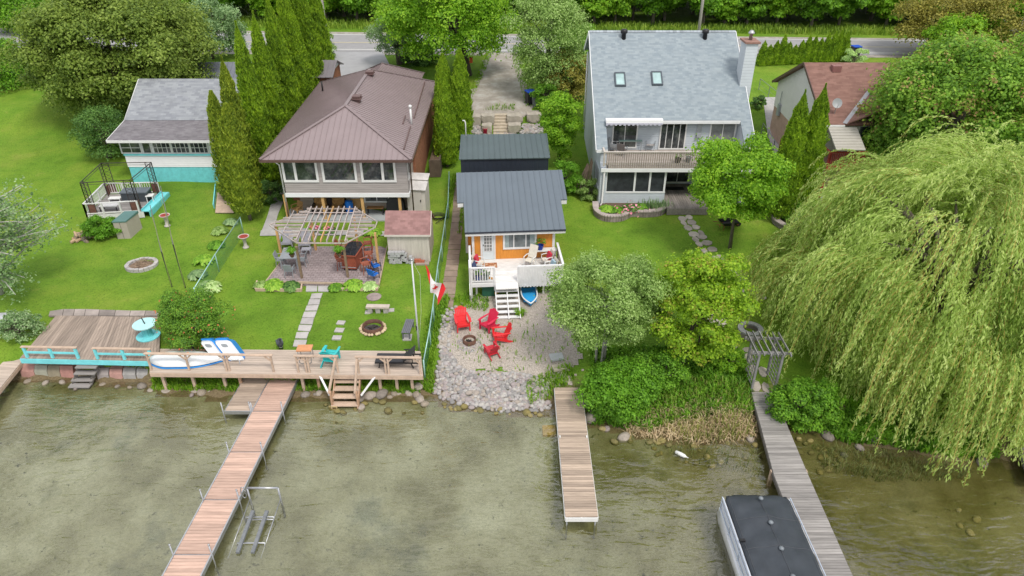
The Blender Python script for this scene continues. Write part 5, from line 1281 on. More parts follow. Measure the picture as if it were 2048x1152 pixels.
def tree(name, label, cat, loc, crown, leafm, trunk_h, trunk_r, barkm, group=None, limbs=9, seed=1, rz=0, lean=(0, 0), stems=1):
    t = thing(name, label, cat, loc, rz, group); V, F, C = crown
    link('crown', np_mesh('crown', V, F, leafm), t)
    rg = random.Random(seed); mb = MB(); top = trunk_h
    for s in range(stems):
        ox, oy = (rg.uniform(-.25, .25), rg.uniform(-.25, .25)) if stems > 1 else (0, 0)
        pts = [(ox, oy, -.2), (ox * 1.2 + lean[0] * .3, oy * 1.2 + lean[1] * .3, top * .4), (ox * 2 + lean[0], oy * 2 + lean[1], top)]
        mb.tube(pts, [trunk_r * 1.2, trunk_r * .9, trunk_r * .6], 9)
        for i in range(limbs):
            c = C[rg.randrange(len(C))]; b = Vector(pts[1]).lerp(Vector(pts[2]), rg.uniform(.3, 1)); e = Vector(c); m = b.lerp(e, .5) + Vector((rg.uniform(-.2, .2), rg.uniform(-.2, .2), rg.uniform(0, .3)))
            mb.tube([b, m, e], [trunk_r * .42, trunk_r * .28, trunk_r * .1], 6)
    mb.build('trunk', barkm, t, True, w=False)
    return t
bark = mat('grey_brown_bark', (.13, .11, .09), .95, .3, 5, stretch=(4, 4, 1), bump=.03)
bark_l = mat('pale_bark', (.38, .37, .34), .9, .3, 5, stretch=(3, 3, 1))
bark_d = mat('dark_bark', (.07, .058, .045), .95, .3, 5, stretch=(4, 4, 1), bump=.03)
LM = dict(
 maple=leaf_mat('maple_leaf', (.055, .135, .012), (.105, .235, .018), (.175, .330, .028), .35, .7),
 bright=leaf_mat('bright_leaf', (.085, .185, .012), (.150, .295, .018), (.250, .400, .030), .4, .7),
 yellowg=leaf_mat('yellow_green_leaf', (.100, .185, .012), (.190, .312, .020), (.275, .400, .031), .4, .8, tip=(.35, .32, .06)),
 wood=leaf_mat('woodland_leaf', (.030, .080, .012), (.070, .165, .018), (.125, .265, .025), .3, .35),
 woodb=leaf_mat('woodland_leaf_light', (.060, .140, .012), (.120, .260, .018), (.190, .360, .030), .35, .35),
 olive=leaf_mat('cedar_leaf_olive', (.060, .100, .014), (.128, .188, .028), (.205, .270, .052), .35, .5),
 arb=leaf_mat('arborvitae_leaf', (.058, .115, .010), (.150, .255, .016), (.255, .375, .024), .35, .9),
 arbo=leaf_mat('arborvitae_leaf_worn', (.060, .100, .010), (.145, .205, .018), (.24, .295, .028), .2, 1.1),
 silver=leaf_mat('silver_leaf', (.085, .150, .060), (.165, .260, .110), (.270, .370, .180), .3, .8),
 poplar=leaf_mat('poplar_leaf', (.075, .140, .050), (.150, .240, .095), (.27, .35, .19), .3, .8),
 lilac=leaf_mat('grey_green_leaf', (.085, .150, .030), (.175, .275, .066), (.29, .39, .14), .3, .9),
 shrub=leaf_mat('dark_shrub_leaf', (.030, .075, .018), (.065, .140, .028), (.115, .215, .045), .25, .9),
 lime=leaf_mat('lime_shrub_leaf', (.060, .150, .012), (.105, .240, .018), (.160, .330, .028), .4, 1.0),
 honey=leaf_mat('honeysuckle_leaf', (.045, .110, .015), (.095, .200, .020), (.160, .290, .030), .3, 1.0),
 redtip=leaf_mat('red_tipped_leaf', (.065, .140, .016), (.130, .250, .025), (.220, .350, .045), .35, .5, tip=(.36, .24, .10)),
 willow=leaf_mat('willow_leaf', (.140, .215, .040), (.260, .350, .085), (.43, .50, .19), .5, .45),
 hosta=leaf_mat('hosta_leaf', (.100, .220, .018), (.170, .320, .026), (.260, .400, .050), .3, 1.5),
 hostap=leaf_mat('pale_hosta_leaf', (.190, .300, .090), (.300, .420, .150), (.450, .540, .280), .3, 1.5),
 brownt=leaf_mat('tan_green_leaf', (.110, .110, .020), (.200, .190, .035), (.300, .270, .055), .25, .6),
 pink=leaf_mat('pink_petal', (.55, .12, .22), (.70, .22, .32), (.80, .38, .45), .3, 3),
 whitef=leaf_mat('white_flower', (.5, .5, .45), (.6, .6, .55), (.7, .7, .68), .3, 3),
 orangef=leaf_mat('orange_flower', (.40, .09, .04), (.50, .14, .07), (.55, .22, .12), .3, 3),
)
def rng_(s): return np.random.default_rng(s)
def pxc(u, v, y):          # point on a vertical plane y
    return PY(u, v, y)
def crown_tree(name, label, u, v, zc_uv, rx, ry, rz, nl, nleaf, L_, lm, seed, cat='tree', tr=.16, barkm=None, group=None, stems=1, lobe=(.30, .46), flat=.8, W_=None, limbs=9, bot=-.75, edge=.62, dy=0, fill=.16):
    """base at pixel u,v on the land; crown centre seen at zc_uv on the same distance"""
    g = G(u, v); c = PY(zc_uv[0], zc_uv[1], g.y + dy)
    cz = c.z - g.z; nleaf = int(nleaf * 2.1); L_ *= .70; W_ = W_ and W_ * .75; V, F, C = lobe_crown(rx, ry, rz, cz, nl, nleaf, L_, rng_(seed), lobe, flat, W_, fill, bot, edge=edge)
    off = np.array([c.x - g.x, dy, 0]); V = V + off; C = C + off
    return tree(name, label, cat, g, (V, F, C), lm, max(.4, cz), tr, barkm or bark, group, limbs, seed, lean=(off[0] * .8, off[1] * .8), stems=stems)
# ---- woodland over the road
def wood_kind(seed, lm, h, r, n=10000, L_=.30):
    rng = rng_(seed); V, F, C = lobe_crown(r, r, h * .46, h * .54, 34, n, L_, rng, (.26, .42), .75, bot=-.95, fill=.25, edge=.55)
    return V, F, C
wk = []
for i, (lm, h, r) in enumerate((('wood', 11, 3.4), ('woodb', 9, 3.0), ('wood', 13, 3.8), ('woodb', 7, 2.6), ('bright', 6, 2.4))):
    t = tree('woodland_tree', 'leafy green tree in the dense wood along the far side of the road', 'tree', (0, 0, 0), wood_kind(50 + i, LM[lm], h, r), LM[lm], h * .55, .17, bark, 'trees of the wood beyond the road', 6, i)
    wk.append(t)
rg = random.Random(7); first = [True] * 5
far0, far1 = between(1.25)
def wood_at(x, off): 
    f = (x - far0.x) / (far1.x - far0.x); return far0.y + (far1.y - far0.y) * f + off
x = -64
while x < 66:
    for row, (o0, o1, ks) in enumerate(((3.2, 5.0, (1, 3, 4, 4, 3)), (6.5, 9.0, (0, 1, 2, 0, 3)), (11, 15, (2, 0, 2, 2)))):
        k = rg.choice(ks); xx = x + rg.uniform(-1.4, 1.4) + row; yy = wood_at(xx, rg.uniform(o0, o1)); s = rg.uniform(.85, 1.2)
        l = (xx, yy, tz(xx, yy) - .3)
        if first[k]: wk[k].location = l; wk[k].scale = (s,) * 3; first[k] = False
        else: dup(wk[k], l, rg.uniform(0, 6.28), scale=(s, s, s * rg.uniform(.9, 1.15)))
    x += 3.7
def far_wood():
    rng = rng_(77); V_, F_, n = [], [], 0; base = [wood_kind(90 + i, None, 12, 3.8, 1500, .8) for i in range(3)]; rg = random.Random(3)
    for xx in np.arange(-120, 121, 6.0):
        for o in (19, 26, 34, 44):
            V, F, _ = base[rg.randrange(3)]; a = rg.uniform(0, 6.28); m = np.array([[math.cos(a), -math.sin(a), 0], [math.sin(a), math.cos(a), 0], [0, 0, 1]]); s = rg.uniform(.9, 1.3)
            p = (xx + rg.uniform(-2, 2), wood_at(xx, o + rg.uniform(-3, 3)), 5.0); V_.append(V @ m.T * s + np.array(p)); F_.append(F + n); n += len(V)
    tag(link('far_woodland', np_mesh('far_woodland', np.concatenate(V_), np.concatenate(F_), LM['wood'])), 'deep green woodland mass filling the ground beyond the roadside trees', 'woodland', kind='stuff')
far_wood()
# ---- tufts, blades
def blades(name, pts, h, w_, m, seed, label=None, cat='grass', spread=.5, kind='stuff', parent=None, bend=.35):
    rng = rng_(seed); p = np.asarray(pts, float); n = len(p); a = rng.uniform(0, 6.28, n); l = rng.uniform(.5, 1.2, (n, 1)) * h
    d = np.stack([np.cos(a), np.sin(a), np.zeros(n)], 1) * spread * rng.uniform(.2, 1, (n, 1)); s = np.stack([-np.sin(a), np.cos(a), np.zeros(n)], 1) * w_ / 2
    up = np.array([0, 0, 1.0]); m1 = p + (up * .6 + d * .35) * l; e = p + (up * (1 - bend * .5) + d) * l
    V = np.stack([p - s, p + s, m1 + s * .8, m1 - s * .8, e], 1).reshape(-1, 3); i = np.arange(n) * 5
    F4 = np.stack([i, i + 1, i + 2, i + 3], 1); F3 = np.stack([i + 3, i + 2, i + 4, i + 4], 1)
    me = np_mesh(name, V, [tuple(x) for x in F4.tolist()] + [tuple(x[:3]) for x in F3.tolist()], m); o = link(name, me, parent)
    return tag(o, label, cat, kind=kind) if label else o
def scatter_poly(pix, n, seed, world=False):
    poly = pix if world else [(p.x, p.y) for p in (G(u, v) for u, v in pix)]; rng = rng_(seed)
    x0, x1 = min(p[0] for p in poly), max(p[0] for p in poly); y0, y1 = min(p[1] for p in poly), max(p[1] for p in poly); out = np.zeros((0, 2))
    while len(out) < n:
        q = rng.uniform((x0, y0), (x1, y1), (n * 2, 2)); out = np.concatenate([out, q[inside(q[:, 0], q[:, 1], poly)]])
    out = out[:n]; return np.column_stack([out, terrain(out[:, 0], out[:, 1])])
grass_m = leaf_mat('grass_blade', (.070, .160, .010), (.120, .240, .014), (.190, .310, .025), .3, .5)
verge_m = leaf_mat('verge_grass', (.085, .150, .016), (.150, .240, .025), (.230, .310, .045), .3, .2)
dry_m = leaf_mat('dry_reed', (.22, .165, .095), (.36, .28, .17), (.50, .41, .27), .2, .8)
reed_m = leaf_mat('green_reed', (.09, .13, .025), (.17, .21, .045), (.27, .29, .08), .3, .8)
pts = []
rngv = rng_(5)
for k in range(9000):
    xx = rngv.uniform(-62, 62); yy = wood_at(xx, rngv.uniform(.3, 4.0)); pts.append((xx, yy, tz(xx, yy)))
blades('verge_grass', pts, .75, .11, verge_m, 3, 'tall rough grass on the far verge of the road')
# ---- the big named trees
crown_tree('cedar_tree', 'huge broad olive-green cedar at the upper left behind the turquoise cottage', 238, 222, (232, 102), 8.4, 6.4, 5.9, 110, 78000, .34, LM['olive'], 1, tr=.3, limbs=5, lobe=(.20, .30), W_=.20, bot=-1, edge=.54, flat=.8, fill=.36)
crown_tree('shrub', 'large dark green rounded shrub against the left wall of the turquoise cottage', 212, 318, (212, 268), 2.1, 2.0, 2.2, 26, 6500, .17, LM['shrub'], 2, 'shrub', .08, stems=3, bot=-.95)
crown_tree('tree', 'green bushy tree cut by the left edge above the lawn', 2, 170, (5, 125), 3.4, 3.0, 2.4, 24, 6000, .28, LM['maple'], 3, bot=-.95)
crown_tree('tree', 'blue-green young tree between the huge cedar and the tall hedge', 425, 118, (432, 62), 2.9, 2.4, 3.2, 26, 6000, .28, LM['silver'], 4)
crown_tree('tree', 'dark leafy tree at the top left corner beyond the road', 40, 66, (45, 28), 4.2, 3.0, 3.5, 24, 6000, .34, LM['woodb'], 5)
crown_tree('maple_tree', 'large bright green maple shading the top of the gravel driveway', 937, 150, (898, 30), 6.3, 5.0, 4.9, 60, 26000, .32, LM['bright'], 6, tr=.34, limbs=14, barkm=bark_d, bot=-.8, lobe=(.24, .36))
crown_tree('silver_tree', 'small silvery-green tree beside the white lattice near the road', 800, 128, (788, 74), 2.2, 1.9, 2.3, 22, 5200, .22, LM['silver'], 7, stems=2)
crown_tree('tree', 'tall pale grey-green tree on the right side of the gravel driveway', 1092, 196, (1098, 86), 3.1, 2.8, 4.6, 44, 13000, .24, LM['lilac'], 8, bot=-.9, fill=.3)
crown_tree('shrub', 'dense dark shrub with tan young leaves next to the grey-blue house', 1145, 196, (1138, 152), 2.2, 2.0, 2.0, 24, 6500, .22, LM['brownt'], 9, 'shrub', .07, stems=3, bot=-.95)
crown_tree('shrub', 'rounded green shrub between the driveway tree and the blue-grey house', 1168, 130, (1150, 92), 2.4, 2.0, 2.2, 24, 6500, .24, LM['maple'], 10, 'shrub', .07, stems=3, bot=-.95)
crown_tree('shrub', 'green bush behind the wheeled bins beside the driveway', 1095, 215, (1092, 192), 1.1, 1.0, 1.1, 16, 3000, .18, LM['maple'], 11, 'shrub', .05, stems=3, bot=-.95)
crown_tree('sapling_tree', 'bright lime-green young tree beside the dark outbuilding', 1120, 335, (1118, 252), 1.5, 1.4, 2.5, 32, 7500, .20, LM['bright'], 12, tr=.07, bot=-.95)
crown_tree('shrub', 'light green leafy shrub below the lime-green young tree', 1135, 382, (1132, 355), 1.1, 1.1, 1.3, 16, 3200, .18, LM['lime'], 13, 'shrub', .05, stems=3, bot=-.95)
crown_tree('maple_tree', 'round-headed young maple with yellow tips on the right lawn', 1460, 497, (1473, 368), 2.75, 2.6, 2.75, 48, 17000, .22, LM['yellowg' if False else 'bright'], 14, tr=.10, bot=-.75, lobe=(.24, .36))
crown_tree('red_tipped_maple', 'large maple with reddish shoot tips covering the right end of the bungalow', 1900, 388, (1918, 218), 6.5, 5.2, 4.8, 76, 36000, .30, LM['redtip'], 15, tr=.3, limbs=14, lobe=(.22, .34))
crown_tree('tree', 'tan-green rounded tree at the top right beside the road', 1868, 112, (1885, 46), 4.3, 3.6, 3.6, 30, 12000, .30, LM['brownt'], 16, tr=.22)
crown_tree('tree', 'yellow-green tree in front of the tan one at the top right', 1935, 135, (1935, 78), 4.0, 3.2, 2.5, 28, 9000, .30, LM['bright'], 17)
crown_tree('tree', 'olive tree with thin bare grey branches in the top right corner', 2035, 140, (2020, 55), 5.2, 3.8, 4.6, 34, 9000, .30, LM['brownt'], 18, tr=.2, barkm=bark_l, limbs=16, fill=.35)
crown_tree('tree', 'green tree behind the willow at the right edge', 2080, 260, (2080, 200), 5.0, 4.0, 4.0, 34, 11000, .30, LM['redtip'], 19)
crown_tree('bush_tree', 'wide grey-green bushy tree between the stone beach and the right lawn', 1200, 728, (1212, 598), 3.25, 2.6, 2.55, 60, 26000, .15, LM['lilac'], 20, tr=.06, limbs=4, stems=3, edge=.52, barkm=bark_l, bot=-.95, lobe=(.20, .32), W_=.09, fill=.28)
crown_tree('box_elder_tree', 'vivid yellow-green tree in front of the flagstone path', 1362, 735, (1402, 612), 2.35, 2.2, 3.05, 52, 13000, .20, LM['yellowg'], 21, tr=.13, bot=-.9, lobe=(.20, .32), barkm=bark_d, fill=.22)
crown_tree('shrub', 'bright green broad-leaved bush at the waterline right of the straight dock', 1240, 822, (1238, 785), 1.75, 1.2, 1.55, 34, 9000, .17, LM['lime'], 22, 'shrub', .05, stems=4, bot=-.98)
crown_tree('shrub', 'green shrub under the grey-green bushy tree', 1320, 775, (1318, 742), 1.5, 1.0, 1.0, 22, 4500, .15, LM['maple'], 23, 'shrub', .04, stems=4, bot=-.98)
crown_tree('shrub', 'low green bank shrub right of the arbour beneath the willow', 1605, 838, (1612, 806), 1.6, 1.1, 1.2, 26, 6500, .16, LM['maple'], 24, 'shrub', .04, stems=4, bot=-.98)
crown_tree('tree', 'leafy green tree standing before the right half of the bungalow porch', 1800, 398, (1806, 296), 2.2, 2.0, 2.6, 34, 11000, .24, LM['redtip'], 36, tr=.12, bot=-.95)
h_ = crown_tree('honeysuckle_bush', 'rounded honeysuckle bush with orange-red flowers beside the turquoise spool table', 380, 698, (381, 640), 1.55, 1.5, 1.55, 32, 11000, .12, LM['honey'], 25, 'shrub', .05, stems=4, bot=-.95)
V, F, C = lobe_crown(1.58, 1.53, 1.58, 1.55, 32, 420, .11, rng_(25), bot=-.9, edge=.68); c_ = PY(381, 640, h_.location.y); V = V + np.array([c_.x - h_.location.x, 0, 0]); link('flowers', np_mesh('flowers', V, F, LM['orangef']), h_)
crown_tree('shrub', 'dark green shrub under the eaves at the left of the hip-roofed house', 540, 402, (538, 385), .95, .9, .85, 14, 2600, .16, LM['shrub'], 26, 'shrub', .04, stems=3, bot=-.95)
crown_tree('shrub', 'lilac shrub beside the garage and utility pole', 635, 118, (637, 95), 1.7, 1.3, 1.7, 18, 3600, .24, LM['lilac'], 27, 'shrub', .05, stems=3, bot=-.95)
crown_tree('shrub', 'mounded green shrub behind the white lattice near the road', 845, 128, (840, 112), 2.0, 1.4, 1.2, 18, 3500, .24, LM['shrub'], 28, 'shrub', .05, stems=3, bot=-.95)
crown_tree('shrub', 'pale flowering shrub in the bed below the two columnar cedars', 1612, 480, (1615, 450), 1.2, 1.0, .95, 18, 3600, .14, LM['lilac'], 29, 'shrub', .04, stems=3, bot=-.95)
crown_tree('shrub', 'spreading bright green juniper at the foot of the two columnar cedars', 1600, 440, (1600, 420), 1.5, 1.1, .85, 18, 4200, .16, LM['maple'], 30, 'shrub', .04, stems=3, bot=-.95)
crown_tree('shrub', 'pink-and-white flowering shrub by the blue bin at the end of the young hedge', 1710, 128, (1712, 116), 1.3, 1.0, .9, 12, 1800, .2, LM['hostap'], 31, 'shrub', .04, stems=3, bot=-.95)
crown_tree('shrub', 'small round bush against the right-hand wall of the blue-grey house', 1517, 215, (1517, 205), .6, .6, .7, 10, 1200, .16, LM['shrub'], 32, 'shrub', .03, stems=2, bot=-.95)
crown_tree('shrub', 'low green bush beside the boards leaning on the blue-grey house', 1178, 395, (1176, 380), .9, .9, .8, 12, 2200, .15, LM['lilac'], 33, 'shrub', .03, stems=3, bot=-.95)
crown_tree('shrub', 'lime-green leafy clump between the storage cabinet and the firewood', 200, 476, (200, 456), 1.35, .8, .75, 16, 3800, .15, LM['lime'], 34, 'shrub', .03, stems=3, bot=-.95)
crown_tree('shrub', 'shrubby green growth on the bank behind the weathered dock arbour', 1460, 735, (1455, 722), 1.0, .7, .6, 14, 2000, .14, LM['bright'], 35, 'shrub', .03, stems=3, bot=-.95)

crown_tree('shrub', 'grey-leaved suckers growing round the rowboat at the left edge', 40, 668, (38, 650), 1.3, .9, .8, 16, 1500, .16, LM['poplar'], 37, 'shrub', .04, stems=4, bot=-.95)
# ---- poplar at the left edge: open crown, white limbs
def poplar():
    g = G(30, 580); t = thing('poplar_tree', 'sparse silvery poplar with white limbs at the left edge of the lawn', 'tree', g); rg = random.Random(11); rng = rng_(11); mb = MB(); P_, N_ = [], []
    o = Vector((-.4, -.3, -.2)); tips = []
    for i in range(46):
        f = rg.uniform(.18, 1); b = Vector((-.4 + .2 * f, -.3, 4.6 * f)); a = rg.uniform(-1.2, 1.25); L_ = rg.uniform(2.1, 4.2) * (1.15 - .4 * f)
        d = Vector((math.cos(a) * 1.0, math.sin(a) * .9 - .1, rg.uniform(.05, .7))).normalized(); e = b + d * L_; m = b + d * L_ * .5 + Vector((0, 0, .25)); mb.tube([b, m, e], [.06, .04, .016], 6)
        for k in range(120):
            s = rg.uniform(.25, 1.08); c = b.lerp(m, s * 2) if s < .5 else m.lerp(e, s * 2 - 1); P_.append(c + Vector((rg.gauss(0, .30), rg.gauss(0, .30), rg.gauss(0, .26)))); N_.append((0, 0, 1))
    mb.tube([(-.55, -.4, -.3), (-.4, -.3, 2.0), (-.2, -.3, 5.0)], [.17, .12, .04], 10)
    mb.build('trunk', bark_l, t, True, w=False); V, F = leaf_quads(np.array([tuple(p) for p in P_]), np.array(N_, float), .15, .12, rng, .9); link('crown', np_mesh('crown', V, F, LM['poplar']), t)
poplar()
# ---- clipped and columnar cedars
def column(h, r, n, L_, seed, taper=.75, lump=.16):
    rng = rng_(seed); z = rng.uniform(0, 1, n) ** .9; a = rng.uniform(0, 2 * math.pi, n)
    prof = lambda z: np.minimum(1, (z + .04) / .10) ** .5 * np.maximum(0, 1 - z ** 2.2 * taper - np.maximum(0, z - .85) * 1.2)
    lum = 1 + lump * (np.sin(a * 5 + z * 21) * np.sin(a * 3 - z * 33 + 1) + .6 * np.sin(a * 9 + z * 50))
    rr = r * prof(z) * lum * rng.uniform(.86, 1.03, n); p = np.stack([rr * np.cos(a), rr * np.sin(a), z * h], 1); nn = np.stack([np.cos(a), np.sin(a), np.full(n, .55)], 1)
    t = np.stack([np.cos(a) * .45, np.sin(a) * .35, np.ones(n)], 1) + rng.normal(0, .28, (n, 3)); t /= np.linalg.norm(t, axis=1, keepdims=True); nn = nn + rng.normal(0, .45, (n, 3)); b = np.cross(t, nn); b /= np.linalg.norm(b, axis=1, keepdims=True)
    s = rng.uniform(.7, 1.3, (n, 1)); l, w_ = L_ * s / 2, L_ * .42 * s / 2
    V = np.stack([p - t * l, p + b * w_, p + t * l, p - b * w_], 1).reshape(-1, 3); F = np.arange(n * 4).reshape(-1, 4)
    # solid inner hull, added so that light does not fall straight through
    m = 14; k = 10; zz = np.linspace(.02, .94, k); aa = np.arange(m) / m * 2 * math.pi; R2 = r * .78 * prof(zz)
    V2 = np.array([(R2[i] * math.cos(x), R2[i] * math.sin(x), zz[i] * h) for i in range(k) for x in aa]); o = len(V)
    F2 = np.array([(o + i * m + j, o + i * m + (j + 1) % m, o + (i + 1) * m + (j + 1) % m, o + (i + 1) * m + j) for i in range(k - 1) for j in range(m)])
    return np.concatenate([V, V2]), np.concatenate([F, F2])
def cedar_col(name, label, cat, x, y, h, r, n, L_, lm, seed, group=None, trunk=.12, zoff=0, ct=.35, **kw):
    z = tz(x, y); t = thing(name, label, cat, (x, y, z), 0, group); V, F = column(h - ct, r, n, L_, seed, **kw); V = V + np.array([0, 0, ct]); link('crown', np_mesh('crown', V, F, lm), t)
    mb = MB(); mb.tube([(0, 0, -.1), (0, 0, .5 + ct)], trunk, 8); mb.build('trunk', bark, t, True, w=False); return t
rows = ['nearest the lake in', 'second from the lake in', 'third from the lake in', 'fourth from the lake in', 'fifth from the lake in', 'sixth from the lake in', 'seventh from the lake in', 'eighth from the lake in', 'ninth from the lake in', 'tenth from the lake in', 'eleventh from the lake in', 'last, nearest the road, in']
rg = random.Random(21); hs = [9.4, 8.2, 10.6, 8.8, 10.4, 9.0, 10.8, 9.2, 10.4, 9.3, 10.6, 9.6]
protos = []
for i in range(12):
    y = 45.4 + i * 1.62; x = -17.9 + (.55 if i % 2 else -.5) + i * .06
    if i < 4:
        t = cedar_col('hedge_cedar', f'tall green columnar cedar, {rows[i]} the row beside the hip-roofed house', 'cedar', x, y, hs[i], .90, 12000, .20, LM['arb' if i != 0 else 'arbo'], 40 + i, 'tall cedars beside the hip-roofed house', taper=.92); protos.append(t)
    else: dup(protos[1 + i % 3], (x, y, tz(x, y)), rg.uniform(0, 6), f'tall green columnar cedar, {rows[i]} the row beside the hip-roofed house', scale=(1, 1, hs[i] / hs[1 + i % 3]))
cedar_col('columnar_cedar', 'columnar cedar with a small orange-brown patch at the right end of the turquoise cottage', 'cedar', -18.9, 43.9, 7.7, .85, 11000, .17, LM['arbo'], 60)
cedar_col('columnar_cedar', 'columnar cedar with bare double trunk beside the bird bath', 'cedar', -17.2, 41.6, 7.7, 1.05, 14000, .17, LM['arbo'], 61, ct=.7)
for i, (x, y, h, r, d) in enumerate(((-4.85, 49.6, 5.9, .95, 'nearest the lake'), (-5.0, 51.4, 6.3, .9, 'second from the lake'), (-4.0, 52.6, 6.4, .9, 'on the driveway side'), (-5.2, 53.6, 6.9, 1.0, 'third from the lake'), (-4.0, 54.9, 6.8, .95, 'nearest the gravel driveway'))):
    cedar_col('columnar_cedar', f'bright green columnar cedar, {d} in the clump between hip roof and outbuilding', 'cedar', x, y, h, r * .9, 10000, .17, LM['arb'], 64 + i, 'cedar clump left of the outbuilding')
cedar_col('columnar_cedar', 'left of the two dark columnar cedars in front of the bungalow', 'cedar', 17.45, 41.6, 8.5, 1.0, 13000, .17, LM['arb'], 71, taper=.9)
cedar_col('columnar_cedar', 'right of the two dark columnar cedars in front of the bungalow', 'cedar', 18.85, 42.2, 8.7, 1.05, 13000, .17, LM['arb'], 72, taper=.9)
ord_ = ['first', 'second', 'third', 'fourth', 'fifth', 'sixth', 'seventh', 'eighth', 'ninth', 'tenth', 'eleventh', 'twelfth', 'thirteenth', 'fourteenth']
ha, hb = G(1522, 131), G(1684, 121); hp = None; hh = [2.3, 1.9, 2.3, 2.8, 2.1, 1.8, 2.2, 2.6, 2.5, 2.3, 2.7, 2.8, 2.9, 2.7]
for i in range(14):
    q = ha.lerp(hb, i / 13); lab = f'young columnar cedar, {ord_[i]} from the left in the hedge along the road'
    if hp is None: hp = cedar_col('hedge_cedar', lab, 'cedar', q.x, q.y, 2.5, .52, 1500, .2, LM['arb'], 80, 'young cedar hedge along the road', trunk=.04, taper=.9, ct=.05); hp.scale = (1, 1, hh[0] / 2.5)
    else: dup(hp, (q.x, q.y, tz(q.x, q.y)), rg.uniform(0, 6), lab, scale=(1, 1, hh[i] / 2.5))

# ---- willow
def willow():
    g = G(1830, 772); c = Vector((21.0, 28.5, 0)); t = thing('willow_tree', 'huge yellow-green weeping willow hanging over the water on the right', 'willow', (c.x, c.y, g.z)); rng = rng_(99); rg = random.Random(99)
    RX, RY, RZ, zc = 6.5, 5.9, 5.3, 5.2; CL = []
    for q in range(190): CL.append((math.asin(rg.uniform(-.55, 1)), rg.uniform(0, 2 * math.pi), rg.choice((.70, .82, .92, 1.0, 1.08)))); P_, T_ = [], []; mb = MB(); tw = MB(); ns = 0; org = Vector((0, 0, g.z))
    for i in range(3600):
        el, az, k = CL[i % 190]; el += rg.gauss(0, .075); az += rg.gauss(0, .085) / max(.3, math.cos(el)); k = (k - abs(rg.gauss(0, .07))) * (1 + .13 * math.sin(az * 3 + el * 5 + 1) + .11 * math.sin(az * 5 - el * 7))
        s = Vector((RX * math.cos(el) * math.cos(az) * k, RY * math.cos(el) * math.sin(az) * k, zc + RZ * math.sin(el) * k + .5 * math.sin(az * 4))); s.z += s.x * .20 * max(0, math.sin(el)) - .25 + s.y * .08
        out = Vector((math.cos(az), math.sin(az), 0)); wind = Vector((-.32, -.10, 0))
        L_ = rg.uniform(2.0, 5.6) * (.7 + .6 * math.cos(el)); n = int(L_ / .075); v = (out * (.5 + .5 * math.sin(el)) + Vector((0, 0, .55 * math.sin(el))) + wind * .6).normalized(); p = s.copy(); st = [p.copy()]; cv = rg.uniform(.035, .085)
        for j in range(n):
            v = (v + Vector((0, 0, -cv)) + wind * .006 + Vector((rg.gauss(0, .02), rg.gauss(0, .02), 0))).normalized(); p = p + v * .075
            if p.z < .12 + (0 if p.y < -2.5 else .6): break
            P_.append(p + Vector((rg.gauss(0, .045), rg.gauss(0, .045), rg.gauss(0, .02)))); T_.append(v + Vector((rg.gauss(0, .45), rg.gauss(0, .45), -.15)))
            if rg.random() < .75: P_.append(p + Vector((rg.gauss(0, .09), rg.gauss(0, .09), rg.gauss(0, .02)))); T_.append(v + Vector((rg.gauss(0, .5), rg.gauss(0, .5), -.2)))
            if j % 6 == 5: st.append(p.copy())
        if len(st) > 2 and i % 2 == 0: tw.tube(st, .011, 3, cap=False)
    p = np.array([tuple(x) for x in P_]); tt = np.array([tuple(x) for x in T_]); tt /= np.linalg.norm(tt, axis=1, keepdims=True); b = np.cross(tt, rng.normal(size=tt.shape) * .5 + np.array([-.15, -.4, .9])); b /= np.linalg.norm(b, axis=1, keepdims=True)
    s = rng.uniform(.6, 1.3, (len(p), 1)); l, w_ = .105 * s, .028 * s
    V = np.stack([p - tt * l, p + b * w_, p + tt * l, p - b * w_], 1).reshape(-1, 3); link('crown', np_mesh('crown', V, np.arange(len(p) * 4).reshape(-1, 4), LM['willow']), t)
    tw.build('twigs', mat('yellow_twig', (.36, .27, .07), .7, .2, 4), t, False, uv=False, w=False)
    mb.tube([(0, 0, -.3), (.1, .1, 1.6), (0, .2, 3.2)], [.55, .42, .34], 12)
    for i in range(15):
        az = i * 2.4; e = Vector((RX * .72 * math.cos(az), RY * .72 * math.sin(az), zc + rg.uniform(.5, 3.6))); b0 = Vector((0, .2, rg.uniform(2.0, 3.2))); mb.tube([b0, b0.lerp(e, .5) + Vector((0, 0, .9)), e], [.18, .11, .03], 7)
    mb.build('trunk', bark, t, True, w=False)
willow()
# ---- hostas and flower clumps
def hosta(name, label, u, v, r, lm, seed, n=130, cat='plant', group=None, L_=.26, parent=None):
    g = G(u, v); t = thing(name, label, cat, g, 0, group); rng = rng_(seed); a = rng.uniform(0, 6.28, n); rr = r * np.sqrt(rng.uniform(0, 1, n)); z = .12 + .42 * r * (1 - (rr / r) ** 2) + rng.uniform(0, .06, n)
    p = np.stack([rr * np.cos(a), rr * np.sin(a), z], 1); tt = np.stack([np.cos(a), np.sin(a), .25 - .8 * rr / r], 1) + rng.normal(0, .18, (n, 3)); tt /= np.linalg.norm(tt, axis=1, keepdims=True); b = np.stack([-np.sin(a), np.cos(a), np.zeros(n)], 1)
    l, w_ = L_ / 2, L_ * .36; up = np.array([0, 0, .03]); V = np.stack([p - tt * l, p + b * w_ - up, p + tt * l - up * 1.5, p - b * w_ - up, p + up], 1).reshape(-1, 3); i = np.arange(n) * 5
    F = np.concatenate([np.stack([i + k, i + (k + 1) % 4, i + 4], 1) for k in range(4)]); link('leaves', np_mesh('leaves', V, F, lm), t); mb = MB(); mb.tube([(0, 0, -.05), (0, 0, .2)], .05, 6); mb.build('stem', LM['shrub'], t, w=False); return t
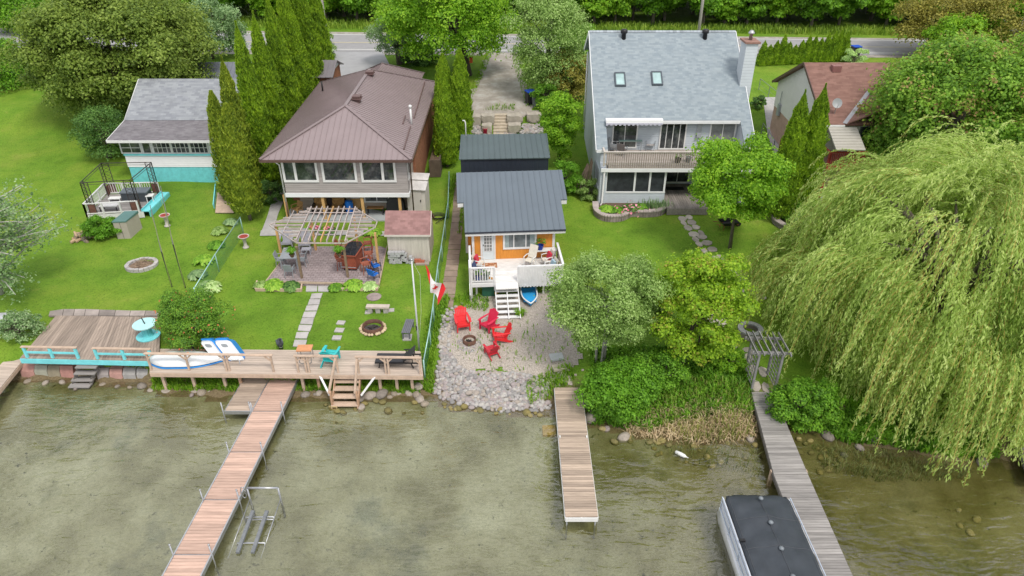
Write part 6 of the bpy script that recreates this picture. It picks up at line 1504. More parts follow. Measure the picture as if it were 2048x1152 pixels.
for i, (u, v, r, lm, lab) in enumerate((
    (417, 580, .75, 'hostap', 'large pale variegated hosta beside the lower end of the green fence'),
    (409, 524, .62, 'hosta', 'light green hosta clump halfway along the left green fence'),
    (433, 494, .5, 'lime', 'yellow-green clump by the left green fence above the hosta'),
    (440, 465, .5, 'lilac', 'grey-green plant by the upper part of the left green fence'),
    (396, 553, .5, 'silver', 'grey-leaved plant at the foot of the left green fence'),
    (462, 448, .45, 'silver', 'tufted plant near the top of the left green fence'),
    (548, 574, .62, 'hosta', 'bright yellow-green hosta in the left planting bed of the patio'),
    (583, 576, .52, 'shrub', 'dark green clump in the left planting bed beside the patio step'),
    (523, 574, .4, 'lilac', 'small pale plant at the outer end of the left planting bed'),
    (672, 578, .38, 'maple', 'small green clump at the inner end of the right planting bed'),
    (708, 574, .6, 'hosta', 'big bright green hosta in the right planting bed of the patio'),
    (741, 576, .45, 'hostap', 'white-edged hosta at the outer end of the right planting bed'),
    (746, 468, .55, 'hosta', 'hosta beside the shed in the bed along the porch slab'),
    (616, 463, .35, 'hosta', 'hosta at the left in the bed under the pergola'),
    (648, 464, .35, 'lime', 'lime plant in the middle of the bed under the pergola'),
    (664, 464, .3, 'shrub', 'dark plant near the middle of the bed under the pergola'))):
    hosta('hosta_plant', lab, u, v, r, LM[lm], 200 + i, 150)
for i, (u, v, n) in enumerate(((630, 462, 26), (655, 463, 20))):
    t = hosta('flower_clump', ['pink flower clump at the left under the pergola', 'pink flower clump at the right under the pergola'][i], u, v, .28, LM['shrub'], 230 + i, 60); V, F = leaf_quads(rng_(i).normal(0, (.2, .14, .05), (n, 3)) + np.array([0, 0, .32]), np.tile([0, 0, 1.0], (n, 1)), .16, .15, rng_(i)); link('blooms', np_mesh('blooms', V, F, LM['pink']), t)
for i, (u, v, r, lm, lab) in enumerate(((1212, 430, .5, 'hosta', 'green clump at the left end of the curved block planter'), (1232, 432, .5, 'lime', 'yellow-green clump in the curved block planter'), (1258, 428, .55, 'shrub', 'peony clump with pink blooms in the curved block planter'), (1282, 425, .4, 'maple', 'green clump beside the peony in the block planter'))):
    t = hosta('planter_plant', lab, u, v, r, LM[lm], 240 + i, 170, L_=.2)
    if i == 2:
        n = 46; V, F = leaf_quads(rng_(9).normal(0, (.62, .35, .22), (n, 3)) + np.array([.1, -.55, .35]), np.tile([0, 0, 1.0], (n, 1)), .17, .17, rng_(9)); link('blooms', np_mesh('blooms', V, F, LM['pink']), t)
    t.location.z += .3
gI = G(1306, 424); t = thing('iris_clump', 'clump of upright blue-green iris leaves at the right end of the block planter', 'plant', gI + Vector((0, 0, .25)))
q = rng_(4).normal(0, (.55, .2, 0), (260, 3)); blades('leaves', q, .75, .05, LM['silver'], 8, kind=None, parent=t, spread=.3)
# ---- bank vegetation
bl = scatter_poly([(1255, 835), (1330, 815), (1400, 805), (1480, 815), (1512, 840), (1512, 880), (1400, 892), (1250, 872)], 1700, 12); bl[:, 2] = np.maximum(bl[:, 2], -.1)
blades('dry_reeds', bl, .42, .035, dry_m, 13, 'flattened tan dry reeds on the bank left of the weathered dock', 'reeds', spread=1.3, bend=1.1)
bl = scatter_poly([(1300, 790), (1400, 760), (1500, 780), (1510, 880), (1380, 888), (1290, 850)], 1500, 14); bl[:, 2] = np.maximum(bl[:, 2], -.15)
blades('green_reeds', bl, .55, .035, reed_m, 15, 'green reed tufts growing through the dry reeds on the bank', 'reeds', spread=.4)
bl = scatter_poly([(1180, 700), (1480, 700), (1505, 775), (1505, 830), (1400, 835), (1330, 850), (1300, 866), (1180, 850)], 7500, 16)
blades('bank_weeds', bl, .42, .09, LM['maple'], 17, 'leafy green weeds covering the bank under the bushy trees', 'weeds', spread=.8)
bl = scatter_poly([(1560, 800), (1700, 830), (1760, 890), (1700, 890), (1600, 850), (1560, 830)], 1500, 18); bl = np.concatenate([bl, scatter_poly([(1690, 800), (1990, 840), (2000, 918), (1900, 916), (1760, 890), (1690, 860)], 3200, 180)])
blades('bank_weeds', bl, .4, .09, LM['maple'], 19, 'green weeds on the bank between the weathered dock and the willow', 'weeds', spread=.8)
bl = np.concatenate([scatter_poly([(1290, 880), (1505, 885), (1520, 960), (1400, 930), (1300, 905)], 260, 20), scatter_poly([(1620, 890), (1720, 900), (1960, 940), (1920, 960), (1760, 965), (1650, 945)], 800, 21)]); bl[:, 2] = -.25
blades('water_weeds', bl, .55, .025, leaf_mat('water_weed', (.05, .07, .02), (.09, .11, .03), (.15, .17, .06), .2, .6), 22, 'dark green water weeds standing in the shallows on the right', 'water weeds', spread=.8)
bl = np.concatenate([scatter_poly([(304, 782), (470, 785), (620, 784), (840, 788), (846, 756), (560, 758), (304, 756)], 5200, 23), scatter_poly([(846, 780), (852, 640), (893, 590), (900, 600), (880, 660), (868, 740), (870, 790)], 2600, 24), scatter_poly([(180, 728), (300, 735), (300, 728), (160, 722)], 500, 25), scatter_poly([(905, 600), (940, 585), (980, 600), (975, 625), (930, 618)], 500, 26), scatter_poly([(1050, 770), (1105, 740), (1140, 730), (1150, 760), (1100, 800), (1060, 812)], 900, 27), scatter_poly([(895, 440), (918, 350), (906, 350), (885, 440)], 500, 28), scatter_poly([(922, 470), (936, 350), (930, 350), (915, 470)], 400, 29), scatter_poly([(965, 222), (1030, 222), (1030, 210), (985, 212)], 160, 31), scatter_poly([(930, 215), (950, 190), (985, 110), (975, 105), (935, 190)], 420, 32), scatter_poly([(1050, 215), (1066, 215), (1046, 130), (1030, 106), (1020, 108)], 420, 33), scatter_poly([(900, 715), (905, 660), (985, 640), (1130, 650), (1140, 745), (1000, 748)], 260, 34)])
blades('rough_grass', bl, .30, .045, grass_m, 30, 'rough green grass along banks, fences and the edges of the beach', 'grass', spread=.7)
# ================================================================ things in the gardens
grey_ch = mat('lavender_grey_paint', (.33, .33, .37), .6, .1, 3)
greyf = mat('grey_furniture', (.24, .26, .28), .5, .1, 3)
redw = mat('red_brown_wood', (.26, .065, .035), .5, .2, 4)
ped = mat('rough_stone_grey', (.34, .32, .30), .95, .2, 4, bump=.02)
def L0(mb, n, m, t, smooth=False): return mb.build(n, m, t, smooth, w=False)
# ---- patio in front of the hip-roofed house
ZPt = 1.62
def patio():
    q = [P(585, 493, ZPt), P(774, 492, ZPt), P(758, 568, ZPt), P(532, 562, ZPt)]
    mb = MB(); mb.prism([(p.x, p.y) for p in (q[3], q[2], q[1], q[0])], .9, ZPt)
    o = mb.build('patio', mat('mauve_paving', (.30, .25, .25), .9, .14, 1.2, detail=7, pattern=('brick', .30, .2, .012, (.82, .80, .80), (.55, .52, .5)))); tag(o, kind='structure')
    mb = MB()
    for a, b in ((q[3], q[2]), (q[2], q[1]), (q[0], q[3])): mb.bar(a + Vector((0, 0, -.04)), b + Vector((0, 0, -.04)), .06, .12)
    o = mb.build('patio_edging', mat('tan_edging', (.40, .31, .23), .8, .15, 4)); tag(o, kind='structure')
    mb = MB()
    for us, v0, v1 in (((612, 634), 571, 584), ((636, 657), 571, 584)):
        A = [G(us[0], v1, .05), G(us[1], v1, .05), G(us[1] + 1, v0, .05), G(us[0] + 1, v0, .05)]; mb.slab(*A, .1)
    tag(mb.build('garden_path', conc), kind='structure')
patio()
tag(slab_row('garden_path', G(635, 588), G(597, 697), 8, .62, .02, mat('path_slab', (.36, .34, .33), .9, .14, 2.5, island=.1, detail=6), .05, seed=9), kind='structure')
for i, (u0, u1, v) in enumerate(((512, 603, 582), (661, 755, 581))):
    t = thing('bed_edging', ['pale board edging of the left planting bed before the patio', 'pale board edging of the right planting bed before the patio'][i], 'edging', G((u0 + u1) / 2, v)); mb = MB()
    a, b = G(u0, v, .08), G(u1, v + 1, .08); mb.bar(a, b, .08, .2); mb.bar(a, G(u0 + 3, v - 16, .08), .08, .2); mb.bar(b, G(u1 + 2, v - 15, .08), .08, .2); mb.build('board', lumber, t)
# pergola
def pergola():
    z = 3.75; t = thing('pergola', 'weathered tan six-sided wooden pergola over the paved patio', 'pergola', P(655, 520, ZPt)); Q = lambda u, v, zz=z: P(u, v, zz)
    pw = mat('weathered_pergola_wood', (.40, .345, .325), .8, .18, 3, island=.16); py_ = mat('fresh_pergola_wood', (.52, .31, .13), .75, .15, 3)
    nb = 9; L_ = []
    for i in range(nb):
        k = i / (nb - 1); a, b = Q(592 + (690 - 592) * k, 482 + k), Q(623 + (711 - 623) * k, 414, z); L_.append((a, b)); mb = MB(); mb.bar(a, b, .05, .14); mb.build('rafter', py_ if i in (4,) else pw, t)
    mb = MB()
    for k in (.25, .5, .78): mb.bar(L_[0][0].lerp(L_[0][1], k) + Vector((0, 0, .09)), L_[-1][0].lerp(L_[-1][1], k) + Vector((0, 0, .09)), .04, .04)
    mb.build('cross_batten', pw, t)
    for side in (0, 1):
        e = L_[-1] if side else L_[0]; out = [Q(754, 440), Q(750, 452)] if side else [Q(538, 446), Q(545, 452)]
        for i in range(10):
            k = (i + .4) / 10; a = e[0].lerp(e[1], k)
            far = e[1] + (out[0] - e[1]) * min(1, (1 - k) / .55) if k > .45 else e[0] + (out[1] - e[0]) * min(1, k / .45)
            b = Vector((far.x, a.y, z - .0)); mb = MB(); mb.bar(a, b, .045, .13); mb.build('side_rafter', pw, t)
        mb = MB(); c = e[0].lerp(e[1], .2); d = e[0].lerp(e[1], .85); xo = (out[0].x - e[0].x) * .42; mb.bar(c + Vector((xo, 0, .09)), d + Vector((xo, 0, .09)), .035, .035); mb.build('cross_batten', pw, t)
    mb = MB(); ring = [L_[0][0], L_[-1][0], Q(750, 451), Q(754, 440), L_[-1][1], L_[0][1], Q(538, 446), Q(545, 452)]; dn = Vector((0, 0, .12))
    for a, b in zip(ring, ring[1:] + ring[:1]): mb.bar(a - dn, b - dn, .04, .07)
    mb.build('ring_beam', pw, t)
    for i, (u, v, dk) in enumerate(((563, 512, 0), (757, 527, 0), (604, 556, 1), (696, 554, 1), (632, 500, 0), (716, 494, 0))):
        p = P(u, v, ZPt); mb = MB(); mb.bar(p, Vector((p.x, p.y, z - .1)), .12); mb.build('post', mat('grey_brown_post', (.20, .14, .09), .8, .2, 3) if dk else py_, t)
    return t
pergola()
for i, (u, v) in enumerate(((604, 556), (696, 554))):
    p = P(u, v, ZPt); p = p + Vector((-.28, -.12, 1.55)); t = thing('hanging_fern', ['bushy fern basket hanging on the left front pergola post', 'bushy fern basket hanging on the right front pergola post'][i], 'hanging plant', p)
    mb = MB(); mb.lathe([(.08, -.12), (.16, .06), (.17, .08), (.02, .08)], 12); L0(mb, 'basket', mat('brown_basket', (.12, .07, .04), .9, .2, 5), t)
    n = 380; rng = rng_(300 + i); a = rng.uniform(0, 6.28, n); pts = np.stack([.06 * np.cos(a), .06 * np.sin(a), np.full(n, .08)], 1); o = blades('fronds', pts, .55, .07, LM['lime'], 301 + i, kind=None, parent=t, spread=.75, bend=1.1)
    mb = MB(); mb.tube([(0, 0, .1), (.25, .1, .75)], .008, 5); mb.tube([(-.1, -.1, .1), (.25, .1, .75)], .008, 5); L0(mb, 'hanger', black, t)
# chairs and tables on the patio
def aat(u, v): return P(u, v, ZPt)
adirondack('lavender-grey adirondack chair at the far left under the pergola', aat(576, 492), R(8), grey_ch, 'grey adirondack chairs under the pergola', sc=1.12)
adirondack('lavender-grey adirondack chair right of its twin under the pergola', aat(612, 494), R(6), grey_ch, 'grey adirondack chairs under the pergola', sc=1.08)
for i, (u, v) in enumerate(((577, 508), (614, 507))):
    t = thing('slatted_footstool', ['grey slatted footstool before the left adirondack chair', 'grey slatted footstool before the right adirondack chair'][i], 'footstool', aat(u, v), R(6)); mb = MB()
    for k in range(5): mb.b2((-.27, -.25 + k * .1, .33 - .01 * k), (.27, -.165 + k * .1, .36 - .01 * k))
    L0(mb, 'slats', grey_ch, t)
    for x, y in ((-.25, -.22), (.25, -.22), (-.25, .22), (.25, .22)): mb = MB(); mb.b2((x - .025, y - .03, 0), (x + .025, y + .03, .33)); L0(mb, 'leg', grey_ch, t)
def small_table(name, label, loc, rz, w_, d_, h_, topm, legm, top=.04):
    t = thing(name, label, 'table', loc, rz); mb = MB(); mb.b2((-w_ / 2, -d_ / 2, h_ - top), (w_ / 2, d_ / 2, h_)); L0(mb, 'tabletop', topm, t)
    for x in (-1, 1):
        for y in (-1, 1): mb = MB(); mb.b2((x * (w_ / 2 - .05) - .025, y * (d_ / 2 - .05) - .025, 0), (x * (w_ / 2 - .05) + .025, y * (d_ / 2 - .05) + .025, h_ - top)); L0(mb, 'leg', legm, t)
    return t
small_table('dining_table', 'grey square patio table at the front left of the patio', aat(583, 531), R(4), 1.0, .95, .74, greyf, greyf)
def chair(label, loc, rz, m, group=None, sw=.46, sh=.44, bh=.46, arms=True, name='patio_chair', bm=None, legr=.02, rec=.10):
    t = thing(name, label, 'chair', loc, rz, group); mb = MB(); mb.b2((-sw / 2, -.23, sh - .03), (sw / 2, .22, sh)); L0(mb, 'seat', bm or m, t)
    mb = MB(); mb.bar((0, .22, sh + .04), (0, .22 + rec, sh + bh), sw, .03, up=(0, 1, 0)); L0(mb, 'backrest', bm or m, t)
    for x in (-1, 1):
        for y, o in ((-.21, -.03), (.21, .05)): mb = MB(); mb.tube([(x * sw / 2, y + o, 0), (x * sw / 2, y, sh)], legr, 6); L0(mb, 'leg', m, t)
        if arms: mb = MB(); mb.tube([(x * sw / 2, -.21, sh), (x * (sw / 2 + .03), -.2, sh + .2), (x * (sw / 2 + .03), .1, sh + .22), (x * sw / 2, .26, sh + .2)], legr * 1.2, 6); L0(mb, 'armrest', m, t)
    return t
chair('grey patio chair nearest the viewer at the grey square table', aat(581, 552), R(180), greyf)
chair('grey patio chair left of the grey square table', aat(564, 531), R(90), greyf)
chair('grey patio chair right of the grey square table', aat(606, 531), R(-90), greyf)
def bar():
    t = thing('bar_table', 'red-brown bar cart with black glass top in the middle right of the patio', 'bar', aat(709, 527), R(-7)); mb = MB(); k = .95
    mb.prism([(-.42, -.85), (.42, -.85), (.42, .45), (.2, .75), (-.25, .75), (-.42, .5)], .12, .98); L0(mb, 'cabinet', redw, t)
    mb = MB(); mb.prism([(-.5, -.95), (.5, -.95), (.52, .55), (.25, .9), (-.32, .88), (-.52, .6)], .98, 1.03); L0(mb, 'counter_edge', redw, t)
    mb = MB(); mb.prism([(-.44, -.88), (.44, -.88), (.46, .5), (.22, .82), (-.28, .80), (-.46, .56)], 1.031, 1.045); L0(mb, 'glass_top', mat('black_glass', (.02, .022, .028), .08, .3, 3, spec=.6), t)
    mb = MB(); mb.tube([(-.45, -.98, .3), (.45, -.98, .3)], .02, 6); L0(mb, 'foot_rail', galv, t)
    for x in (-.35, .35):
        for y in (-.75, .4): mb = MB(); mb.lathe([(.05, 0), (.06, .06), (.03, .12)], 8, (x, y, 0)); L0(mb, 'castor', black, t)
bar()
wick = mat('red_brown_wicker', (.28, .085, .05), .6, .25, 6)
for u, v, r, d in ((737, 503, -80, 'right side of the bar, farthest back'), (738, 524, -75, 'right side of the bar, in the middle'), (733, 545, -60, 'right side of the bar, nearest the viewer'), (684, 511, 85, 'left side of the bar, at the back'), (686, 538, 90, 'left side of the bar, nearest the viewer')):
    chair('red-brown rattan bar chair on the ' + d, aat(u, v), R(r), wick, 'rattan chairs around the bar', .5, .62, .42, name='bar_chair', legr=.024)
bluef = mat('bright_blue_fabric', (.01, .13, .50), .7, .15, 4)
for u, v, d in ((752, 541, 'farther'), (748, 558, 'nearer')): chair(f'{d} of two bright blue camping chairs at the right front corner of the patio', aat(u, v), R(150 if d == 'nearer' else 130), black, 'blue camping chairs', .44, .36, .42, name='camping_chair', bm=bluef)
# furniture under the sunroom
def zp(u, v): return P(u, v, 1.88)
def sofa():
    t = thing('wicker_sofa', 'dark wicker sofa with brown patterned cushions under the sunroom', 'sofa', zp(660, 425)); dk = mat('dark_wicker', (.035, .025, .02), .7, .3, 8); w_ = 2.15
    mb = MB(); mb.b2((-w_ / 2, -.4, .12), (w_ / 2, .35, .38)); L0(mb, 'base', dk, t)
    mb = MB(); mb.b2((-w_ / 2, .36, .12), (w_ / 2, .48, .85)); L0(mb, 'backrest', dk, t)
    for x in (-1, 1): mb = MB(); mb.b2((x * w_ / 2 - (.14 if x > 0 else 0), -.4, .12), (x * w_ / 2 + (.14 if x < 0 else 0), .355, .62)); L0(mb, 'armrest', dk, t)
    cu = mat('patterned_cushion', (.30, .17, .06), .9, .55, 9)
    for x in (-.6, .6): mb = MB(); mb.b2((x - .42, -.38, .385), (x + .42, .3, .5)); L0(mb, 'seat_cushion', cu, t); mb = MB(); mb.box((x, .28, .72), (.8, .14, .45), rx=-.2); L0(mb, 'back_cushion', cu, t)
sofa()
chair('tan wicker chair at the left end of the porch under the sunroom', zp(596, 428), R(-40), mat('tan_wicker', (.38, .22, .09), .8, .3, 8), None, .6, .4, .45, name='wicker_chair', legr=.03)
def bin_(label, loc, rz, bm, lm, h_=1.0, w_=.55, name='wheeled_bin'):
    t = thing(name, label, 'bin', loc, rz); mb = MB(); a = [(-w_ * .42, -w_ * .45), (w_ * .42, -w_ * .45), (w_ * .42, w_ * .45), (-w_ * .42, w_ * .45)]; n = 4
    mb.add([(x, y, .05) for x, y in a] + [(x * 1.2, y * 1.2, h_ * .93) for x, y in a], [(3, 2, 1, 0), (4, 5, 6, 7), (0, 1, 5, 4), (1, 2, 6, 5), (2, 3, 7, 6), (3, 0, 4, 7)]); L0(mb, 'body', bm, t)
    mb = MB(); mb.b2((-w_ * .55, -w_ * .58, h_ * .93), (w_ * .55, w_ * .6, h_)); mb.tube([(-w_ * .4, w_ * .66, h_ * .9), (w_ * .4, w_ * .66, h_ * .9)], .02, 6); L0(mb, 'lid', lm, t)
    for x in (-1, 1): mb = MB(); mb.tube([(x * w_ * .3, w_ * .5, .1), (x * w_ * .42, w_ * .5, .1)], .1, 10); L0(mb, 'wheel', black, t)
bb = mat('blue_bin_plastic', (.012, .07, .45), .45, .08, 2); gb_ = mat('grey_bin_plastic', (.18, .20, .20), .5, .1, 2)
t = thing('blue_barrel', 'bright blue barrel beside the wicker sofa', 'barrel', zp(700, 425)); mb = MB(); mb.lathe([(.24, 0), (.28, .2), (.28, .6), (.25, .8), (.26, .82), (.02, .84)], 16); L0(mb, 'drum', mat('blue_barrel_plastic', (.01, .16, .62), .4, .08, 2), t, True)
small_table('wooden_table', 'long brown wooden side table on the right of the porch', zp(752, 428), 0, 1.1, .4, .5, mat('mid_brown_wood', (.28, .15, .06), .6, .2, 4), black)
t = thing('covered_grill', 'barbecue under a black cover at the right end of the porch', 'barbecue', zp(793, 424)); mb = MB(); mb.add([(x, y, z) for z, k in ((0, 1), (.75, .95), (1.05, .6), (1.15, .35)) for x, y in ((-.6 * k, -.3 * k), (.6 * k, -.3 * k), (.6 * k, .3 * k), (-.6 * k, .3 * k))], [(4 * i + j, 4 * i + (j + 1) % 4, 4 * i + 4 + (j + 1) % 4, 4 * i + 4 + j) for i in range(3) for j in range(4)] + [(12, 13, 14, 15)]); L0(mb, 'cover', mat('black_cover', (.03, .03, .033), .6, .2, 3, bump=.02), t)
# ---- sheds
def shed():
    a, b = G(779, 522), G(861, 524); t = thing('garden_shed', 'pale garden shed with red-brown shingle roof next to the patio', 'shed', (a + b) / 2); z = a.z; y0 = a.y; x0, x1 = a.x, b.x; zt = PY(815, 466, y0).z; d_ = 2.2; zr = PY(818, 421, y0 + .95).z
    wall = mat('pale_weathered_boards', (.50, .46, .41), .8, .14, 2, stretch=(5, 5, .5), pattern=('rib', .15, .012))
    mb = MB(); mb.yz([(y0, z - .2), (y0 + d_, z - .2), (y0 + d_, zt), (y0 + .95, zr - .1), (y0, zt)], x0, x1); mb.build('wall', wall, t)
    sh = mat('shed_shingles', (.29, .165, .155), .95, .14, 1.5, pattern=('brick', .3, .14, .0, (.72, .70, .70), (.6, .6, .6)))
    mb = MB(); mb.slab((x0 - .12, y0 - .15, zt - .06), (x1 + .12, y0 - .15, zt - .06), (x1 + .12, y0 + .95, zr), (x0 - .12, y0 + .95, zr), .06); mb.slab((x0 - .12, y0 + .95, zr), (x1 + .12, y0 + .95, zr), (x1 + .12, y0 + d_ + .15, zt - .1), (x0 - .12, y0 + d_ + .15, zt - .1), .06); mb.build('roof', sh, t)
    mb = MB(); mb.b2((x0 - .12, y0 - .17, zt - .16), (x1 + .12, y0 - .152, zt - .05)); mb.bar((x1 + .13, y0 - .15, zt - .1), (x1 + .13, y0 + .95, zr - .05), .03, .12); mb.build('fascia', mat('cream_trim', (.55, .51, .46), .6, .08, 3), t)
    rg = random.Random(5)
    for r in range(5):
        for c in range(7 - (r > 2) * 2):
            if rg.random() < .12: continue
            x = x0 + .1 + c * .2 + rg.uniform(-.02, .02) + (.1 if r % 2 else 0); q = thing('paver_block', 'light grey concrete paver stacked against the front of the garden shed', 'paver', (x, y0 - .2 + rg.uniform(-.05, .03), z + .10 * 0 + r * .155 + .0), R(rg.uniform(-8, 8)), 'pavers stacked by the shed'); m_ = MB(); m_.b2((-.095, -.13, 0), (.095, .13, .15)); L0(m_, 'block', mat('paver_grey', (.36, .36, .37), .9, .2, 3), q)
    for r in range(3):
        for c in range(3 - (r == 2)): q = thing('red_brick', 'red brick in the small stack right of the grey pavers', 'brick', (x0 + 1.62 + c * .2 + rg.uniform(-.01, .01), y0 - .2, z + r * .08), R(rg.uniform(-5, 5)), 'red bricks by the shed'); m_ = MB(); m_.b2((-.095, -.08, 0), (.095, .08, .075)); L0(m_, 'block', mat('red_brick_clay', (.38, .12, .07), .9, .15, 4), q)
    mb = MB(); mb.b2((x0 + 1.6, y0 - .45, z - .05), (x1 - .05, y0 - .05, z + .04)); mb.build('door_ramp', conc2, t)
shed()
def small_shed():
    a = G(817, 432); b = G(853, 434); t = thing('tool_shed', 'narrow pale tool shed with sloping sheet roof at the corner of the hip-roofed house', 'shed', (a + b) / 2, R(-7)); w_ = (b - a).length; zt = PY(835, 376, a.y).z - a.z
    pn = mat('pale_panel_paint', (.56, .53, .49), .6, .06, 2); mb = MB(); mb.yz([(0, -.2), (1.2, -.2), (1.2, zt + .45), (0, zt)], -w_ / 2, w_ / 2); L0(mb, 'wall', pn, t)
    mb = MB(); mb.b2((-w_ / 2 + .12, -.04, .1), (w_ / 2 - .22, -.003, zt - .12)); d_ = L0(mb, 'door', mat('door_panel', (.52, .49, .46), .6, .06, 2), t); mb = MB(); mb.b2((w_ / 2 - .32, -.09, zt * .55), (w_ / 2 - .27, -.041, zt * .55 + .14)); o = mb.build('handle', black, None); o.parent = d_; _kids[t.name]; _kids.setdefault(d_.name, []).append(o)
    mb = MB(); mb.slab((-w_ / 2 - .1, -.15, zt - .04), (w_ / 2 + .1, -.15, zt - .04), (w_ / 2 + .1, .62, zt + .28), (-w_ / 2 - .1, .62, zt + .28), .04); mb.slab((-w_ / 2 - .1, .66, zt + .34), (w_ / 2 + .1, .66, zt + .34), (w_ / 2 + .1, 1.3, zt + .56), (-w_ / 2 - .1, 1.3, zt + .56), .04); L0(mb, 'roof', mat('pale_sheet_roof', (.50, .48, .46), .5, .2, 2), t)
small_shed()
t = thing('planter_box', 'raised dark timber planter along the right wall of the hip-roofed house', 'planter', (-5.75, 50.0, 2.4)); mb = MB(); mb.b2((-6.0, 47.8, 2.2), (-5.2, 47.9, 3.5)); mb.b2((-5.3, 47.9, 2.2), (-5.2, 53, 3.5)); mb.build('timber_sides', mat('dark_timber', (.10, .075, .055), .85, .2, 3), t)
mb = MB(); mb.b2((-6.0, 47.95, 2.3), (-5.32, 53, 3.3)); mb.build('soil', mat('brown_soil', (.11, .075, .05), .95, .3, 6), t)
t = thing('garden_hose', 'coiled black hose on the lawn between the sheds and the green fence', 'hose', G(877, 436)); mb = MB(); mb.tube([(math.cos(k * .5) * (.32 + .004 * k), math.sin(k * .5) * (.3 + .004 * k), .02 + .004 * k) for k in range(50)] + [(-.1, -.9, .05)], .022, 6); L0(mb, 'coil', black, t, True)
# ---- lawn furniture by the lake
def fire_ring(label, loc, r, h_, ringm, seed, nst, stm, sr):
    t = thing('fire_pit', label, 'fire pit', loc); mb = MB(); mb.lathe([(r, -.05), (r, h_), (r - .05, h_), (r - .05, .03)], 26) if False else None
    n = 28; V = []; F = []
    for rr, z in ((r, -.05), (r, h_), (r - .05, h_), (r - .05, .0)):
        for j in range(n): an = 2 * math.pi * j / n; V.append((rr * math.cos(an), rr * math.sin(an), z))
    for i in range(3):
        for j in range(n): F.append((i * n + j, i * n + (j + 1) % n, (i + 1) * n + (j + 1) % n, (i + 1) * n + j))
    mb.add(V, F) if mb else None
    mb = MB(); mb.add(V, F); L0(mb, 'ring', ringm, t, True)
    mb = MB(); mb.lathe([(r - .05, .0), (.3 * r, .035), (.02, .04)], 20); L0(mb, 'ash_bed', mat('ash', (.055, .05, .048), .95, .5, 9), t)
    rg = random.Random(seed)
    for k in range(5): a = rg.uniform(0, 6.28); mb = MB(); p = Vector((math.cos(a) * r * .5, math.sin(a) * r * .5, .06)); mb.tube([p, Vector((-p.x * rg.uniform(.2, .9), -p.y * rg.uniform(.2, .9), .10))], rg.uniform(.025, .045), 7); L0(mb, 'charred_log', mat('charred_wood', (.03, .026, .024), .9, .4, 6), t)
    if nst:
        for k in range(nst): an = 2 * math.pi * (k + rg.uniform(-.2, .2)) / nst; mb = MB(); mb.blob((math.cos(an) * (r + sr * .9), math.sin(an) * (r + sr * .9), .03), (sr * rg.uniform(.8, 1.2), sr * rg.uniform(.8, 1.2), sr * .7), k, n=8, m=5); L0(mb, 'edge_stone', stm, t, True)
    return t
rust = mat('rusty_steel', (.105, .052, .035), .85, .35, 5)
sand_st = mat('sandy_stone', (.46, .36, .23), .9, .25, 4)
fire_ring('rusty steel fire ring edged with small sandy stones on the lawn by the tan deck', G(746, 657), .53, .24, rust, 1, 22, sand_st, .10)
fire_ring('low rusty fire ring ringed by pale stones on the gravel beach', G(939, 684), .34, .22, rust, 2, 0, None, .1)
tb = thing('stone_bench', 'low pale stone slab bench on two feet on the lawn', 'bench', G(757, 624), R(-2)); mb = MB(); mb.b2((-.62, -.16, .30), (.62, .16, .40)); L0(mb, 'seat', mat('bench_stone', (.44, .38, .33), .9, .12, 3), tb)
for x in (-.42, 0, .42): mb = MB(); mb.b2((x - .12, -.13, 0), (x + .12, .13, .30)); L0(mb, 'foot', ped, tb)
tb = thing('slatted_bench', 'dark grey slatted bench on the lawn next to the flagpole', 'bench', G(817, 666), R(86)); mb = MB()
for k in range(5): mb.b2((-.62, -.22 + k * .09, .42), (.62, -.145 + k * .09, .45))
gsl = mat('grey_slats', (.13, .13, .15), .6, .15, 4); L0(mb, 'seat', gsl, tb)
for x in (-.5, .5): mb = MB(); mb.b2((x - .03, -.2, 0), (x + .03, -.14, .42)); mb.b2((x - .03, .14, 0), (x + .03, .2, .42)); mb.b2((x - .03, -.14, .36), (x + .03, .14, .42)); L0(mb, 'leg', gsl, tb)
slabm = mat('path_slab', (.36, .34, .33))
for i, (u, v, w_, d_, lab) in enumerate(((682, 646, .42, .34, 'square stepping stone, farthest from the lake of three in the lawn'), (679, 661, .46, .36, 'square stepping stone, middle of three in the lawn'), (674, 676, .46, .34, 'square stepping stone, nearest the lake of three in the lawn'), (815, 675, .44, .5, 'concrete slab in the lawn under the end of the dark slatted bench'), (736, 625, .3, .3, 'slab at the left foot of the stone bench'), (781, 621, .4, .3, 'slab at the right foot of the stone bench'), (1113, 716, .66, .52, 'pale blue-grey square slab on the right of the gravel beach'), (1118, 737, .64, .46, 'sandy square slab below the blue-grey one near the straight dock'))):
    t = thing('stepping_stone', lab, 'paving slab', G(u, v, .07 if i > 5 else 0), R(i * 3 - 8)); mb = MB(); mb.b2((-w_ / 2, -d_ / 2, -.06), (w_ / 2, d_ / 2, .045)); L0(mb, 'slab', mat('blue_grey_slab', (.36, .38, .38), .9, .1, 3) if i == 6 else mat('sandy_slab', (.40, .36, .28), .9, .15, 3) if i == 7 else slabm, t)
t = thing('stepping_stone', 'round mauve-grey stone disc set in the lawn', 'paving slab', G(748, 594)); mb = MB(); mb.lathe([(.40, -.05), (.41, .03), (.36, .06), (.02, .065)], 22); L0(mb, 'disc', mat('mauve_stone', (.25, .20, .19), .9, .25, 4), t)
